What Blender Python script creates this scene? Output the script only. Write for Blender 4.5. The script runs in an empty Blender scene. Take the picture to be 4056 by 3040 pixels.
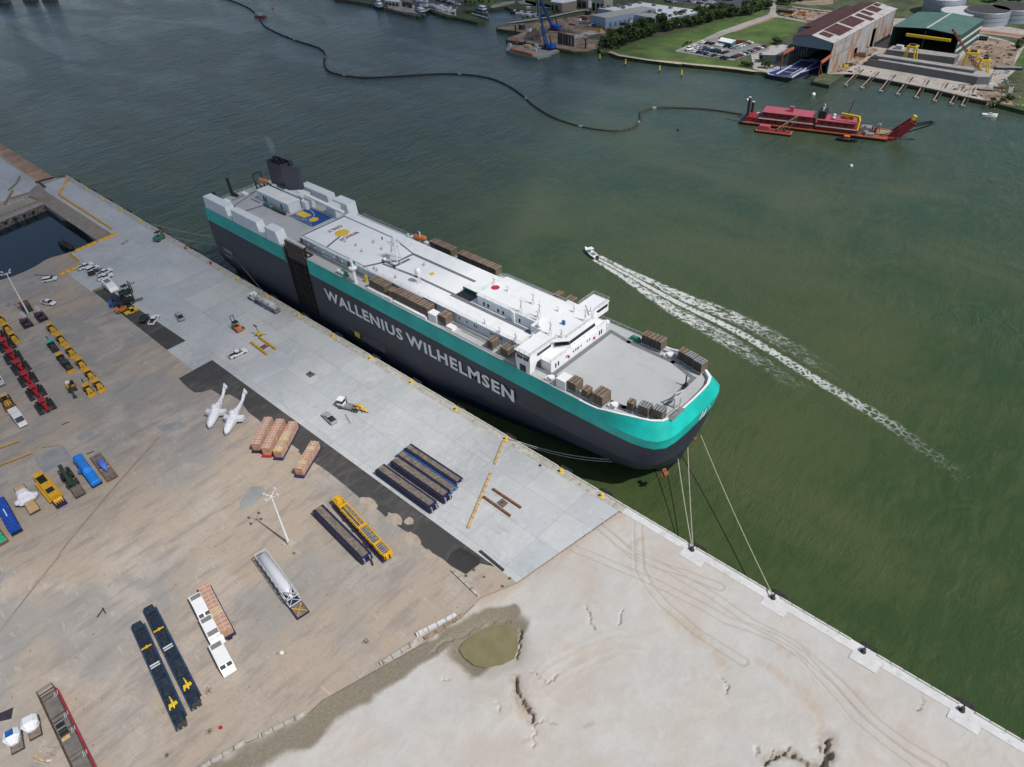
import bpy, bmesh, math, random
from mathutils import Vector, Matrix
random.seed(7)
R = math.radians
scene = bpy.context.scene
# ------------------------------------------------------------------ camera (world: X along the quay, Y over the water, Z up)
FPX, YAW, PITCH, ROLL, CY, CH = 2952.375739841657, -0.7841725714708402, 0.6770199337099101, -0.06689315236266423, -107.19996990342625, 145.8148421480913
PW, PH = 4056.0, 3040.0
def cam_axes():
    cy, sy = math.cos(YAW), math.sin(YAW); cp, sp = math.cos(PITCH), math.sin(PITCH)
    f = Vector((sy*cp, cy*cp, -sp)); r = Vector((cy, -sy, 0)); u = r.cross(f)
    cr, sr = math.cos(ROLL), math.sin(ROLL)
    return r*cr + u*sr, u*cr - r*sr, f
CR_, CU_, CF_ = cam_axes()
cam_d = bpy.data.cameras.new('camera'); cam = bpy.data.objects.new('camera', cam_d)
scene.collection.objects.link(cam)
cam.matrix_world = Matrix(((CR_.x, CU_.x, -CF_.x, 0), (CR_.y, CU_.y, -CF_.y, CY), (CR_.z, CU_.z, -CF_.z, CH), (0, 0, 0, 1)))
cam_d.sensor_width = 36.0; cam_d.sensor_fit = 'HORIZONTAL'; cam_d.lens = FPX/PW*36.0
cam_d.clip_start = 1.0; cam_d.clip_end = 9000
scene.camera = cam
# ------------------------------------------------------------------ world, sun, exposure
SUN_EL = R(52); SUN_DIR = Vector((math.cos(SUN_EL)*0.9974, math.cos(SUN_EL)*0.072, math.sin(SUN_EL)))
w = bpy.data.worlds.new('World'); scene.world = w; w.use_nodes = True
nt = w.node_tree; nt.nodes.clear()
sky = nt.nodes.new('ShaderNodeTexSky'); sky.sky_type = 'NISHITA'; sky.sun_disc = False
sky.sun_elevation = SUN_EL; sky.sun_rotation = math.atan2(SUN_DIR.x, SUN_DIR.y)
sky.air_density = 1.0; sky.dust_density = 1.2; sky.ozone_density = 1.0
bg = nt.nodes.new('ShaderNodeBackground'); bg.inputs[1].default_value = 0.085
ow = nt.nodes.new('ShaderNodeOutputWorld')
nt.links.new(sky.outputs[0], bg.inputs[0]); nt.links.new(bg.outputs[0], ow.inputs[0])
sl = bpy.data.lights.new('sun', 'SUN'); sl.energy = 3.2; sl.angle = R(0.53); sl.color = (1.0, 0.955, 0.89)
so = bpy.data.objects.new('sun', sl); scene.collection.objects.link(so)
so.rotation_euler = (-SUN_DIR).to_track_quat('-Z', 'Y').to_euler(); so.location = SUN_DIR*500
scene.view_settings.view_transform = 'Standard'; scene.view_settings.look = 'None'
scene.view_settings.exposure = 0.16; scene.view_settings.gamma = 1.0
scene.render.engine = 'CYCLES'
scene.cycles.max_bounces = 6; scene.cycles.volume_bounces = 0; scene.cycles.transparent_max_bounces = 12
# ------------------------------------------------------------------ positions read off survey crops: crop -> (x0, y0, scale)
CR = {'A':(0,500,.3618),'B':(700,550,.3618),'D':(1300,750,.3618),'E':(1900,1050,.4523),'F':(800,950,.4523),'K':(0,1000,.3618),'L':(0,1600,.3618),'M':(0,2200,.5066),'N':(800,1500,.4523),'O':(900,1900,.4523),'Q':(1900,1600,.4523),'R':(1900,0,.3617),'S':(2600,0,.3165),'T':(3000,0,.2712),'U':(3400,0,.2966),'V':(2850,350,.4069),'X':(1300,0,.3165),'Y':(0,0,.5877),'Z':(1600,2200,.5067),'AA':(2600,2000,.6582),'BB':(2200,900,.7685),'CC':(500,2150,.5367),'OV':(0,0,1.8336),
'a1':(1950,0,.2034),'a2':(1600,0,.1808),'a3':(2150,0,.3391),'a5':(0,1180,.1809),'a6':(300,1120,.208),'a7':(0,700,.1899),'a8':(0,1450,.2714),'b2':(1500,1740,.193),'b3':(1230,1940,.193),'b4':(1000,800,.1356),'b5':(2280,970,.0995),'b6':(0,1900,.181),'b7':(2880,380,.1899),'b8':(3280,420,.1899)}
ZQ = 3.0          # level of the quay above the water
ZF = 2.0          # level of the far shore
def GP(c, x, y, z=ZQ):
    o = CR[c]; px = o[0] + x*o[2]; py = o[1] + y*o[2]
    d = CF_*FPX + CR_*(px - PW/2) - CU_*(py - PH/2)
    t = (z - CH)/d.z
    return Vector((d.x*t, CY + d.y*t, z))
def GL(c, pts, z=ZQ): return [GP(c, x, y, z) for x, y in pts]
def H(c, base, top, z0=ZQ):
    """height of an upright thing from its foot and its top"""
    b = GP(c, base[0], base[1], z0); o = CR[c]; py = o[1] + top[1]*o[2]; lo, hi = 0.0, 120.0
    for _ in range(30):
        m = (lo+hi)/2; d = Vector((b.x, b.y-CY, z0+m-CH)); q = PH/2 - FPX*d.dot(CU_)/d.dot(CF_)
        if q > py: lo = m
        else: hi = m
    return lo
# ------------------------------------------------------------------ mesh building
class MB:
    def __init__(s): s.v = []; s.f = []; s.m = []; s.T = Matrix.Identity(4)
    def add(s, vs, fs, m=0):
        b = len(s.v); s.v += [tuple(s.T @ Vector(v)) for v in vs]
        s.f += [tuple(b+i for i in f) for f in fs]; s.m += [m]*len(fs); return s
    def box(s, x0, x1, y0, y1, z0, z1, m=0, tx=0, ty=0):
        if x0 > x1: x0, x1 = x1, x0
        if y0 > y1: y0, y1 = y1, y0
        vs = [(x0,y0,z0),(x1,y0,z0),(x1,y1,z0),(x0,y1,z0),(x0+tx,y0+ty,z1),(x1-tx,y0+ty,z1),(x1-tx,y1-ty,z1),(x0+tx,y1-ty,z1)]
        return s.add(vs, [(0,3,2,1),(4,5,6,7),(0,1,5,4),(1,2,6,5),(2,3,7,6),(3,0,4,7)], m)
    def prism(s, poly, z0, z1, m=0, mt=None):
        n = len(poly); a = sum(poly[i][0]*poly[(i+1)%n][1]-poly[(i+1)%n][0]*poly[i][1] for i in range(n))
        if a < 0: poly = poly[::-1]
        s.add([(p[0],p[1],z0) for p in poly]+[(p[0],p[1],z1) for p in poly], [(i,(i+1)%n,n+(i+1)%n,n+i) for i in range(n)], m)
        s.add([(p[0],p[1],z1) for p in poly], [tuple(range(n))], m if mt is None else mt)
        return s.add([(p[0],p[1],z0) for p in poly], [tuple(range(n-1,-1,-1))], m)
    def sheet(s, poly, z=None, m=0):
        n = len(poly); a = sum(poly[i][0]*poly[(i+1)%n][1]-poly[(i+1)%n][0]*poly[i][1] for i in range(n))
        if a < 0: poly = poly[::-1]
        return s.add([(p[0],p[1],p[2] if z is None else z) for p in poly], [tuple(range(n))], m)
    def prof(s, pts, y0, y1, m=0):
        """side profile (x,z) extruded across y"""
        n = len(pts); a = sum(pts[i][0]*pts[(i+1)%n][1]-pts[(i+1)%n][0]*pts[i][1] for i in range(n))
        if a < 0: pts = pts[::-1]
        vs = [(p[0],y0,p[1]) for p in pts]+[(p[0],y1,p[1]) for p in pts]
        return s.add(vs, [(i,(i+1)%n,n+(i+1)%n,n+i) for i in range(n)]+[tuple(range(n-1,-1,-1))[::-1], tuple(range(2*n-1,n-1,-1))], m)
    def beam(s, p, q, w, h=None, m=0):
        p, q = Vector(p), Vector(q); d = q-p; h = h or w
        if d.length < 1e-6: return s
        d.normalize(); up = Vector((0,0,1)) if abs(d.z) < .95 else Vector((1,0,0))
        a = d.cross(up).normalized()*(w/2); b = a.cross(d).normalized()*(h/2)
        return s.add([p-a-b,p+a-b,p+a+b,p-a+b,q-a-b,q+a-b,q+a+b,q-a+b], [(0,1,2,3),(7,6,5,4),(0,4,5,1),(1,5,6,2),(2,6,7,3),(3,7,4,0)], m)
    def tube(s, pts, r, n=6, m=0, cap=True):
        pts = [Vector(p) for p in pts]; rs = r if isinstance(r, (list, tuple)) else [r]*len(pts); vs = []
        for i, p in enumerate(pts):
            d = (pts[min(i+1,len(pts)-1)]-pts[max(i-1,0)]).normalized(); up = Vector((0,0,1)) if abs(d.z) < .9 else Vector((1,0,0))
            a = d.cross(up).normalized(); b = d.cross(a)
            vs += [p+(a*math.cos(2*math.pi*k/n)+b*math.sin(2*math.pi*k/n))*rs[i] for k in range(n)]
        fs = [(i*n+k, i*n+(k+1)%n, (i+1)*n+(k+1)%n, (i+1)*n+k) for i in range(len(pts)-1) for k in range(n)]
        if cap: fs += [tuple(range(n)), tuple(range(len(pts)*n-1, (len(pts)-1)*n-1, -1))]
        return s.add(vs, fs, m)
    def cyl(s, x, y, z0, z1, r0, r1=None, n=12, m=0): return s.tube([(x,y,z0),(x,y,z1)], [r0, r0 if r1 is None else r1], n, m)
    def wheel(s, x, y, z, r, w, n=12, m=0): return s.tube([(x,y-w/2,z),(x,y+w/2,z)], r, n, m)
    def ball(s, x, y, z, r, rz=None, m=0, n=10, k=6, z0=-1):
        rz = rz or r; vs = []; a0 = -math.pi/2 if z0 < 0 else 0
        for j in range(k+1):
            a = a0 + (math.pi/2-a0)*j/k
            vs += [(x+r*math.cos(a)*math.cos(2*math.pi*i/n), y+r*math.cos(a)*math.sin(2*math.pi*i/n), z+rz*math.sin(a)) for i in range(n)]
        return s.add(vs, [(j*n+i, j*n+(i+1)%n, (j+1)*n+(i+1)%n, (j+1)*n+i) for j in range(k) for i in range(n)], m)
    def loft(s, rings, m=0, closed=True, cap=True):
        n = len(rings[0]); vs = [p for r in rings for p in r]; e = n if closed else n-1
        fs = [(i*n+k, i*n+(k+1)%n, (i+1)*n+(k+1)%n, (i+1)*n+k) for i in range(len(rings)-1) for k in range(e)]
        if cap: fs += [tuple(range(n-1,-1,-1)), tuple(range((len(rings)-1)*n, len(rings)*n))]
        return s.add(vs, fs, m)
    def rail(s, pts, h=1.1, r=.05, step=3, m=0, rows=2):
        pts = [Vector(p) for p in pts]
        for a, b in zip(pts, pts[1:]):
            n = max(1, round((b-a).length/step))
            for j in range(rows): s.beam(a+Vector((0,0,h*(j+1)/rows)), b+Vector((0,0,h*(j+1)/rows)), r*2 if j == rows-1 else r*1.4, m=m)
            for i in range(n+1): q = a.lerp(b, i/n); s.beam(q, q+Vector((0,0,h)), r*1.6, m=m)
        return s
    def cut(s):
        s.c = getattr(s, 'c', [(0,0)]) + [(len(s.v), len(s.f))]; return s
    def pieces(s):
        s.cut(); out = []
        for (a, b), (c, d) in zip(s.c, s.c[1:]):
            if d > b: m = MB(); m.v = s.v[a:c]; m.f = [tuple(i-a for i in f) for f in s.f[b:d]]; m.m = s.m[b:d]; out.append(m)
        return out
    def build(s, name, mats, parent=None, smooth=False, weld=False):
        me = bpy.data.meshes.new(name); me.from_pydata(s.v, [], s.f)
        for q in (mats if isinstance(mats, (list, tuple)) else [mats]): me.materials.append(q)
        me.polygons.foreach_set('material_index', s.m)
        bm = bmesh.new(); bm.from_mesh(me)
        if weld: bmesh.ops.remove_doubles(bm, verts=bm.verts, dist=.001)
        bmesh.ops.recalc_face_normals(bm, faces=bm.faces); bm.to_mesh(me); bm.free()
        if smooth: me.polygons.foreach_set('use_smooth', [True]*len(me.polygons))
        me.update(); o = bpy.data.objects.new(name, me); scene.collection.objects.link(o)
        if parent is not None: o.parent = parent
        return o
def thing(name, label, cat, loc=(0,0,0), rz=0.0, group=None):
    o = bpy.data.objects.new(name, None); scene.collection.objects.link(o)
    o.location = loc; o.rotation_euler = (0,0,rz); o.empty_display_size = .5
    o['label'] = label; o['category'] = cat
    if group: o['group'] = group
    return o
def tag(o, label, cat, group=None, kind=None):
    o['label'] = label; o['category'] = cat
    if group: o['group'] = group
    if kind: o['kind'] = kind
    return o
def struct(o, label=None, cat=None):
    o['kind'] = 'structure'
    if label: o['label'] = label; o['category'] = cat
    return o
def copy_tree(o, parent=None):
    c = o.copy(); scene.collection.objects.link(c)
    if parent is not None: c.parent = parent
    for ch in list(o.children): copy_tree(ch, c)
    return c
def again(o, label, loc, rz=0.0, scale=None):
    c = copy_tree(o); c.location = loc; c.rotation_euler = (0,0,rz); c['label'] = label
    if scale: c.scale = scale
    return c
def ang(a, b): return math.atan2(b.y-a.y, b.x-a.x)
ORD = ['first','second','third','fourth','fifth','sixth','seventh','eighth','ninth','tenth','eleventh','twelfth','thirteenth','fourteenth','fifteenth','sixteenth','seventeenth','eighteenth','nineteenth','twentieth','twenty-first','twenty-second','twenty-third','twenty-fourth','twenty-fifth','twenty-sixth','twenty-seventh','twenty-eighth','twenty-ninth','thirtieth']
# ------------------------------------------------------------------ materials
class NT:
    def __init__(s, m): s.t = m.node_tree; s.n = s.t.nodes; s.l = s.t.links
    def new(s, t, **k):
        n = s.n.new(t)
        for a, b in k.items(): setattr(n, a, b)
        return n
    def link(s, a, b): s.l.new(a, b)
    def noise(s, vec, scale, det=4, rough=.55, dist=0, stretch=None, rot=0):
        if stretch or rot:
            mp = s.new('ShaderNodeMapping'); mp.inputs['Scale'].default_value = stretch or (1,1,1); mp.inputs['Rotation'].default_value = (0,0,rot)
            s.link(vec, mp.inputs[0]); vec = mp.outputs[0]
        n = s.new('ShaderNodeTexNoise'); n.inputs['Scale'].default_value = scale; n.inputs['Detail'].default_value = det
        n.inputs['Roughness'].default_value = rough; n.inputs['Distortion'].default_value = dist
        s.link(vec, n.inputs['Vector']); return n.outputs['Fac']
    def ramp(s, fac, stops):
        r = s.new('ShaderNodeValToRGB'); e = r.color_ramp.elements
        while len(e) < len(stops): e.new(.5)
        for i, (p, c) in enumerate(stops): e[i].position = p; e[i].color = (c[0],c[1],c[2],1) if isinstance(c, (tuple, list)) else (c,c,c,1)
        s.link(fac, r.inputs[0]); return r.outputs[0]
    def mix(s, fac, a, b, mode='MIX'):
        m = s.new('ShaderNodeMix', data_type='RGBA', blend_type=mode)
        for v, k in ((fac, 0), (a, 6), (b, 7)):
            if isinstance(v, (int, float)): m.inputs[k].default_value = v if k == 0 else (v,v,v,1)
            elif isinstance(v, tuple): m.inputs[k].default_value = (v[0],v[1],v[2],1)
            else: s.link(v, m.inputs[k])
        return m.outputs[2]
    def math(s, op, a, b=0.0, c=None, clamp=False):
        m = s.new('ShaderNodeMath', operation=op, use_clamp=clamp)
        for i, v in enumerate((a, b) if c is None else (a, b, c)):
            if isinstance(v, (int, float)): m.inputs[i].default_value = v
            else: s.link(v, m.inputs[i])
        return m.outputs[0]
    def sm(s, v, a, b):
        m = s.new('ShaderNodeMapRange', interpolation_type='SMOOTHSTEP'); m.inputs[1].default_value = a; m.inputs[2].default_value = b
        s.link(v, m.inputs[0]); return m.outputs[0]
    def bump(s, h, strength, dist, bsdf):
        b = s.new('ShaderNodeBump'); b.inputs['Strength'].default_value = strength; b.inputs['Distance'].default_value = dist
        s.link(h, b.inputs['Height']); s.link(b.outputs[0], bsdf.inputs['Normal'])
def newmat(name):
    m = bpy.data.materials.new(name); m.use_nodes = True; t = NT(m)
    return m, t, t.n['Principled BSDF'], t.new('ShaderNodeTexCoord').outputs['Object']
def M(name, col, rough=.6, metal=0.0, var=.18, scale=.8, dirt=None, bump=0.0, streak=False, spec=.5):
    """painted or raw surface with patchy tone and optional grime or rust of its own colour"""
    m, t, b, v = newmat(name)
    n = t.noise(v, scale, 5, .62)
    c = t.mix(t.sm(n, .3, .7), tuple(x*(1-var) for x in col), tuple(min(1, x*(1+var)) for x in col))
    if dirt:
        dc, amt = dirt
        n2 = t.noise(v, scale*1.7, 8, .7, stretch=(1,1,.18) if streak else None)
        c = t.mix(t.sm(n2, .66-amt*.4, .78-amt*.3), c, dc)
    t.link(c, b.inputs['Base Color']); b.inputs['Roughness'].default_value = rough; b.inputs['Metallic'].default_value = metal
    b.inputs['Specular IOR Level'].default_value = spec
    if bump: t.bump(t.noise(v, scale*6, 4), .6, bump, b)
    return m
# ------------------------------------------------------------------ ground materials
def mat_yard():
    m, t, b, v = newmat('worn_yard_concrete')
    n1 = t.noise(v, .018, 5, .6); n2 = t.noise(v, .07, 6, .65, .6); n3 = t.noise(v, .35, 6, .7, 0, (1,.22,1), .42); n4 = t.noise(v, 1.6, 5, .7)
    c = t.mix(t.sm(n1, .43, .57), (.405,.335,.265), (.30,.287,.268))
    c = t.mix(t.math('MULTIPLY', t.sm(n2, .45, .65), .75), c, (.46,.40,.345))
    c = t.mix(t.math('MULTIPLY', t.sm(n3, .47, .66), .6), c, (.235,.215,.20))
    c = t.mix(t.math('MULTIPLY', t.sm(n4, .5, .66), .38), c, (.27,.225,.19))
    n5 = t.noise(v, .9, 3, .5, 0, (.25,1,1), -.3)
    c = t.mix(t.math('MULTIPLY', t.sm(n5, .62, .75), .35), c, (.55,.49,.43))
    # slab joints
    br = t.new('ShaderNodeTexBrick'); br.offset = 0.0; br.inputs['Scale'].default_value = 1.0
    br.inputs['Brick Width'].default_value = 24; br.inputs['Row Height'].default_value = 15; br.inputs['Mortar Size'].default_value = .09; br.inputs['Mortar Smooth'].default_value = .6
    br.inputs['Color1'].default_value = (1,1,1,1); br.inputs['Color2'].default_value = (.86,.87,.9,1); br.inputs['Mortar'].default_value = (.62,.6,.58,1)
    mp = t.new('ShaderNodeMapping'); mp.inputs['Rotation'].default_value = (0,0,0.02); t.link(v, mp.inputs[0]); t.link(mp.outputs[0], br.inputs[0])
    c = t.mix(t.math('MULTIPLY', t.sm(n2, .3, .7), .5), c, t.mix(1.0, c, br.outputs[0], 'MULTIPLY'))
    # oil spots and little holes
    vo = t.new('ShaderNodeTexVoronoi'); vo.inputs['Scale'].default_value = .33; t.link(v, vo.inputs['Vector'])
    sp = t.math('LESS_THAN', vo.outputs['Distance'], .055)
    c = t.mix(t.math('MULTIPLY', sp, .75), c, (.07,.06,.055))
    t.link(c, b.inputs['Base Color']); b.inputs['Roughness'].default_value = .9; b.inputs['Specular IOR Level'].default_value = .25
    t.bump(n4, .4, .05, b); return m
def mat_apron():
    m, t, b, v = newmat('pale_apron_concrete')
    br = t.new('ShaderNodeTexBrick'); br.offset = 0.0; br.inputs['Scale'].default_value = 1.0
    br.inputs['Brick Width'].default_value = 13.4; br.inputs['Row Height'].default_value = 10.8; br.inputs['Mortar Size'].default_value = .05; br.inputs['Mortar Smooth'].default_value = .3
    br.inputs['Color1'].default_value = (1,1,1,1); br.inputs['Color2'].default_value = (.89,.91,.94,1); br.inputs['Mortar'].default_value = (.6,.6,.6,1)
    t.link(v, br.inputs[0])
    n1 = t.noise(v, .05, 5, .6, .5); n2 = t.noise(v, .5, 7, .72, 1.2, (1,.35,1), .5); n3 = t.noise(v, 2.2, 4, .6); n6 = t.noise(v, .022, 3, .5)
    c = t.mix(t.sm(n1, .35, .65), (.445,.465,.472), (.52,.53,.528))
    c = t.mix(t.math('MULTIPLY', t.sm(n6, .5, .7), .5), c, (.36,.355,.35))
    c = t.mix(t.math('MULTIPLY', t.sm(n2, .48, .66), .5), c, (.59,.61,.62))
    c = t.mix(t.math('MULTIPLY', t.sm(t.noise(v, .33, 6, .7, 2.0, (.3,1,1), .3), .52, .72), .5), c, (.32,.35,.375))
    c = t.mix(t.math('MULTIPLY', t.sm(n3, .5, .8), .12), c, (.25,.24,.23))
    c = t.mix(1.0, c, br.outputs[0], 'MULTIPLY')
    t.link(c, b.inputs['Base Color']); b.inputs['Roughness'].default_value = .85; b.inputs['Specular IOR Level'].default_value = .3
    t.bump(n3, .3, .02, b); return m
def mat_asphalt(name='dark_asphalt', base=(.052,.050,.050), dust=(.16,.14,.12)):
    m, t, b, v = newmat(name)
    n1 = t.noise(v, .12, 6, .68, .6); n2 = t.noise(v, .5, 6, .7, 0, (1,.25,1), -.5)
    c = t.mix(t.sm(n1, .45, .72), base, tuple(x*1.6 for x in base))
    c = t.mix(t.math('MULTIPLY', t.sm(n2, .5, .72), .55), c, dust)
    t.link(c, b.inputs['Base Color']); b.inputs['Roughness'].default_value = .92; t.bump(n2, .3, .02, b); return m
def mat_sand():
    m, t, b, v = newmat('dredged_sand')
    at = t.new('ShaderNodeAttribute', attribute_name='wet'); sep = t.new('ShaderNodeSeparateColor'); t.link(at.outputs[0], sep.inputs[0])
    n1 = t.noise(v, .05, 6, .6, .4); n2 = t.noise(v, .35, 7, .72, .8, (1,.3,1), .7); n3 = t.noise(v, 1.8, 6, .7)
    c = t.mix(t.sm(n1, .4, .6), (.475,.458,.43), (.475,.43,.38)); c = t.mix(t.math('MULTIPLY', t.sm(t.noise(v, .14, 8, .75, .6), .42, .62), .35), c, (.57,.565,.555))
    c = t.mix(t.math('MULTIPLY', t.sm(n2, .5, .75), .35), c, (.61,.59,.565))
    c = t.mix(t.math('MULTIPLY', t.sm(n3, .55, .72), .3), c, (.38,.335,.29))
    c = t.mix(t.math('MULTIPLY', t.sm(t.math('ADD', sep.outputs[1], t.math('MULTIPLY', t.math('SUBTRACT', n2, .5), 3.2)), .3, 1.1), .6), c, (.43,.33,.245))
    wet = t.sm(t.math('ADD', sep.outputs[0], t.math('MULTIPLY', t.math('SUBTRACT', n3, .5), .55)), .25, .8)
    mud = t.mix(t.sm(n3, .35, .7), (.19,.165,.12), (.25,.22,.17))
    c = t.mix(wet, c, mud)
    c = t.mix(t.math('MULTIPLY', t.sm(sep.outputs[2], .25, 1.0), .6), c, (.30,.25,.195))
    t.link(c, b.inputs['Base Color']); b.inputs['Roughness'].default_value = .88; b.inputs['Specular IOR Level'].default_value = .3
    t.bump(t.math('ADD', n3, t.math('MULTIPLY', n2, 1.5)), .6, .08, b); return m
def mat_water():
    m, t, b, v = newmat('harbour_water')
    n1 = t.noise(v, .009, 5, .6, .8, (1,1.6,1), .6); n2 = t.noise(v, .035, 6, .65, 1.2, (1,.4,1), .35)
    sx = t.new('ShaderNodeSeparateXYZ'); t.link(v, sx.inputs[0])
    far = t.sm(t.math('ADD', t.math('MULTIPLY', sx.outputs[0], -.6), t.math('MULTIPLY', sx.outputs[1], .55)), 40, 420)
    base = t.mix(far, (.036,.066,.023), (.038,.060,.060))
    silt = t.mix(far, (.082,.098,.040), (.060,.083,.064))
    c = t.mix(t.math('MULTIPLY', t.sm(n1, .42, .68), .75), base, silt)
    c = t.mix(t.math('MULTIPLY', t.sm(n2, .48, .75), .45), c, silt)
    n6 = t.noise(v, .16, 7, .7, 1.5, (1,.35,1), .25)
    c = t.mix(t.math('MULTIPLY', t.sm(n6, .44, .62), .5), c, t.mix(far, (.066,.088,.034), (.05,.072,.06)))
    t.link(c, b.inputs['Base Color']); b.inputs['Roughness'].default_value = .17; b.inputs['IOR'].default_value = 1.33
    w1 = t.noise(v, .42, 4, .62, .5, (1,.4,1), 1.15); w2 = t.noise(v, .11, 5, .6, .6, (1,.45,1), .75); w3 = t.noise(v, 1.6, 3, .6, 0, (1,.5,1), 1.0)
    h = t.math('ADD', t.math('MULTIPLY', w1, .55), t.math('ADD', t.math('MULTIPLY', w2, 1.1), t.math('MULTIPLY', w3, .24)))
    wn = t.noise(v, .006, 4, .6, 1.5, (1,3,1), .5)
    h = t.math('MULTIPLY', t.math('SUBTRACT', h, .905), t.math('ADD', .5, t.math('MULTIPLY', t.sm(wn, .38, .62), .75)))
    t.link(t.math('ADD', .10, t.math('MULTIPLY', t.sm(wn, .35, .6), .12)), b.inputs['Roughness'])
    t.bump(h, .85, .8, b); return m
MT = {}
MT['yard'] = mat_yard(); MT['apron'] = mat_apron(); MT['asphalt'] = mat_asphalt(); MT['sand'] = mat_sand(); MT['water'] = mat_water()
MT['coping'] = M('coping_concrete', (.44,.425,.38), .85, var=.14, scale=.4, dirt=((.27,.25,.21), .45))
MT['coping_new'] = M('new_coping_concrete', (.60,.60,.60), .85, var=.08, scale=.5, dirt=((.4,.39,.37), .3))
MT['bull'] = M('kerb_concrete', (.56,.55,.51), .85, var=.15, scale=1.0, dirt=((.3,.28,.25), .3))
MT['seawall'] = M('stained_sea_wall', (.20,.19,.17), .9, var=.3, scale=.5, dirt=((.06,.055,.05), .6))
MT['rubber'] = M('black_rubber', (.022,.022,.024), .7, var=.3)
MT['yel'] = M('yellow_paint', (.66,.36,.015), .5, var=.14, scale=1.2, dirt=((.30,.18,.06), .25))
MT['bright_yel'] = M('bright_yellow_paint', (.70,.49,.03), .45, var=.08)
MT['red'] = M('red_paint', (.42,.02,.03), .45, var=.15)
MT['white'] = M('white_paint', (.78,.79,.79), .4, var=.05, scale=.3)
MT['black'] = M('black_metal', (.018,.019,.022), .5, var=.3)
MT['dark'] = M('dark_grime_shade', (.045,.042,.04), .8, var=.4, scale=2)
MT['glass'] = M('dark_glass', (.018,.024,.03), .12, var=.2)
MT['steel'] = M('grey_steel', (.30,.31,.32), .45, .3, var=.2, dirt=((.16,.11,.08), .3))
MT['rust'] = M('rusty_steel', (.20,.075,.035), .85, var=.35, scale=1.5)
MT['timber'] = M('weathered_timber', (.28,.22,.16), .9, var=.35, scale=1.8)
MT['pale_timber'] = M('pale_timber', (.52,.36,.18), .85, var=.2, scale=1.5)
MT['navy'] = M('navy_paint', (.012,.02,.10), .5, var=.3, dirt=((.05,.045,.05), .35))
MT['blue'] = M('blue_paint', (.015,.10,.34), .45, var=.2)
MT['green'] = M('green_paint', (.03,.22,.12), .5, var=.2)
MT['orange'] = M('orange_paint', (.62,.19,.05), .5, var=.15)
MT['lgrey'] = M('light_grey_paint', (.50,.52,.53), .5, var=.1)
MT['grass'] = M('mown_grass', (.055,.105,.022), .95, var=.35, scale=.05, dirt=((.10,.13,.03), .45), bump=.1)
MT['scrub'] = M('rough_scrub', (.050,.072,.028), .95, var=.45, scale=.08, dirt=((.12,.10,.065), .4), bump=.2)
MT['dirt'] = M('trampled_dirt', (.27,.20,.15), .95, var=.3, scale=.06, dirt=((.15,.105,.075), .5), bump=.1)
MT['gravel'] = M('pale_gravel', (.36,.33,.30), .95, var=.18, scale=.15, dirt=((.24,.21,.18), .35))
MT['road'] = M('worn_road', (.30,.285,.265), .9, var=.15, scale=.1, dirt=((.19,.18,.16), .35))
MT['lot'] = M('grey_lot_asphalt', (.20,.20,.195), .9, var=.15, scale=.15)
MT['beach'] = M('shell_beach', (.40,.33,.27), .95, var=.2, scale=.3)
# ------------------------------------------------------------------ water
mb = MB(); mb.add([(-7000,-2500,0),(4000,-2500,0),(4000,9000,0),(-7000,9000,0)], [(0,1,2,3)])
struct(mb.build('water', MT['water']))
# ------------------------------------------------------------------ yard, apron, asphalt
SB = [GP('Q',1215,945), GP('Z',880,215), GP('Z',600,330), GP('Z',470,458), GP('Z',165,678), GP('CC',1440,1165), GP('CC',1345,1255), GP('CC',970,1440), GP('CC',880,1475), GP('CC',580,1658)]
yard_poly = [(SB[0].x, 0), (-413.8, 0), (-417.2,-4.7), (-560,-3.2), (-560,-41), (-386.2,-41.4), (-389.6,-20.7)] + GL('A', [(560,900),(640,965),(700,975),(800,1030),(900,1105),(1000,1190),(1060,1250)]) + [GP('A',800,1370)] + GL('A', [(700,1402),(560,1440),(480,1475),(400,1530),(280,1590),(130,1650)]) + [GP('K',0,305), (-560,-68), (-560,-330), (-70,-330)] + [SB[9] + (SB[9]-SB[7])*9] + [SB[i] for i in range(9,0,-1)]
mb = MB(); mb.prism([(p[0],p[1]) for p in yard_poly], -1.5, ZQ)
struct(mb.build('yard', [MT['yard']]))
ap = [(-70.3,-2.0), (-75.4,-34.4), (-211.2,-34.5), (-211.2,-41.4), (-228.7,-41.4), (-228.7,-34.5), (-288.0,-36.3), (-288.8,-41.3), (-311.5,-41.3), (-311.8,-34.0), (-327.5,-33.8), (-328,-14.3), (-403.7,-14.2), (-413.6,-12.0), (-413.6,-2.0)]
mb = MB(); mb.sheet(ap, ZQ+.008); struct(mb.build('concrete_apron', MT['apron']))
mb = MB(); mb.sheet([(-413.6,-20.7),(-403,-20.7),(-389.6,-21.0),(-340,-21.2),(-328,-21),(-328,-14.3),(-403.7,-14.2),(-413.6,-12.2)], ZQ+.004)
struct(mb.build('mud_bank', M('mud_bank', (.26,.225,.19), .9, var=.15, scale=.3)))
mb = MB(); mb.sheet(GL('A', [(-300,180),(0,335),(60,395),(230,500),(330,560),(400,640),(290,745),(0,830),(-400,960)]), ZQ+.006); struct(mb.build('old_apron', MT['apron']))
mb = MB(); mb.sheet(GL('A', [(-60,150),(0,185),(600,570),(440,600),(330,555),(230,480),(60,350),(-60,290)]), ZQ+.004); struct(mb.build('red_earth', M('red_earth', (.36,.23,.16), .95, var=.25, scale=.15, dirt=((.26,.12,.07), .3))))
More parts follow.
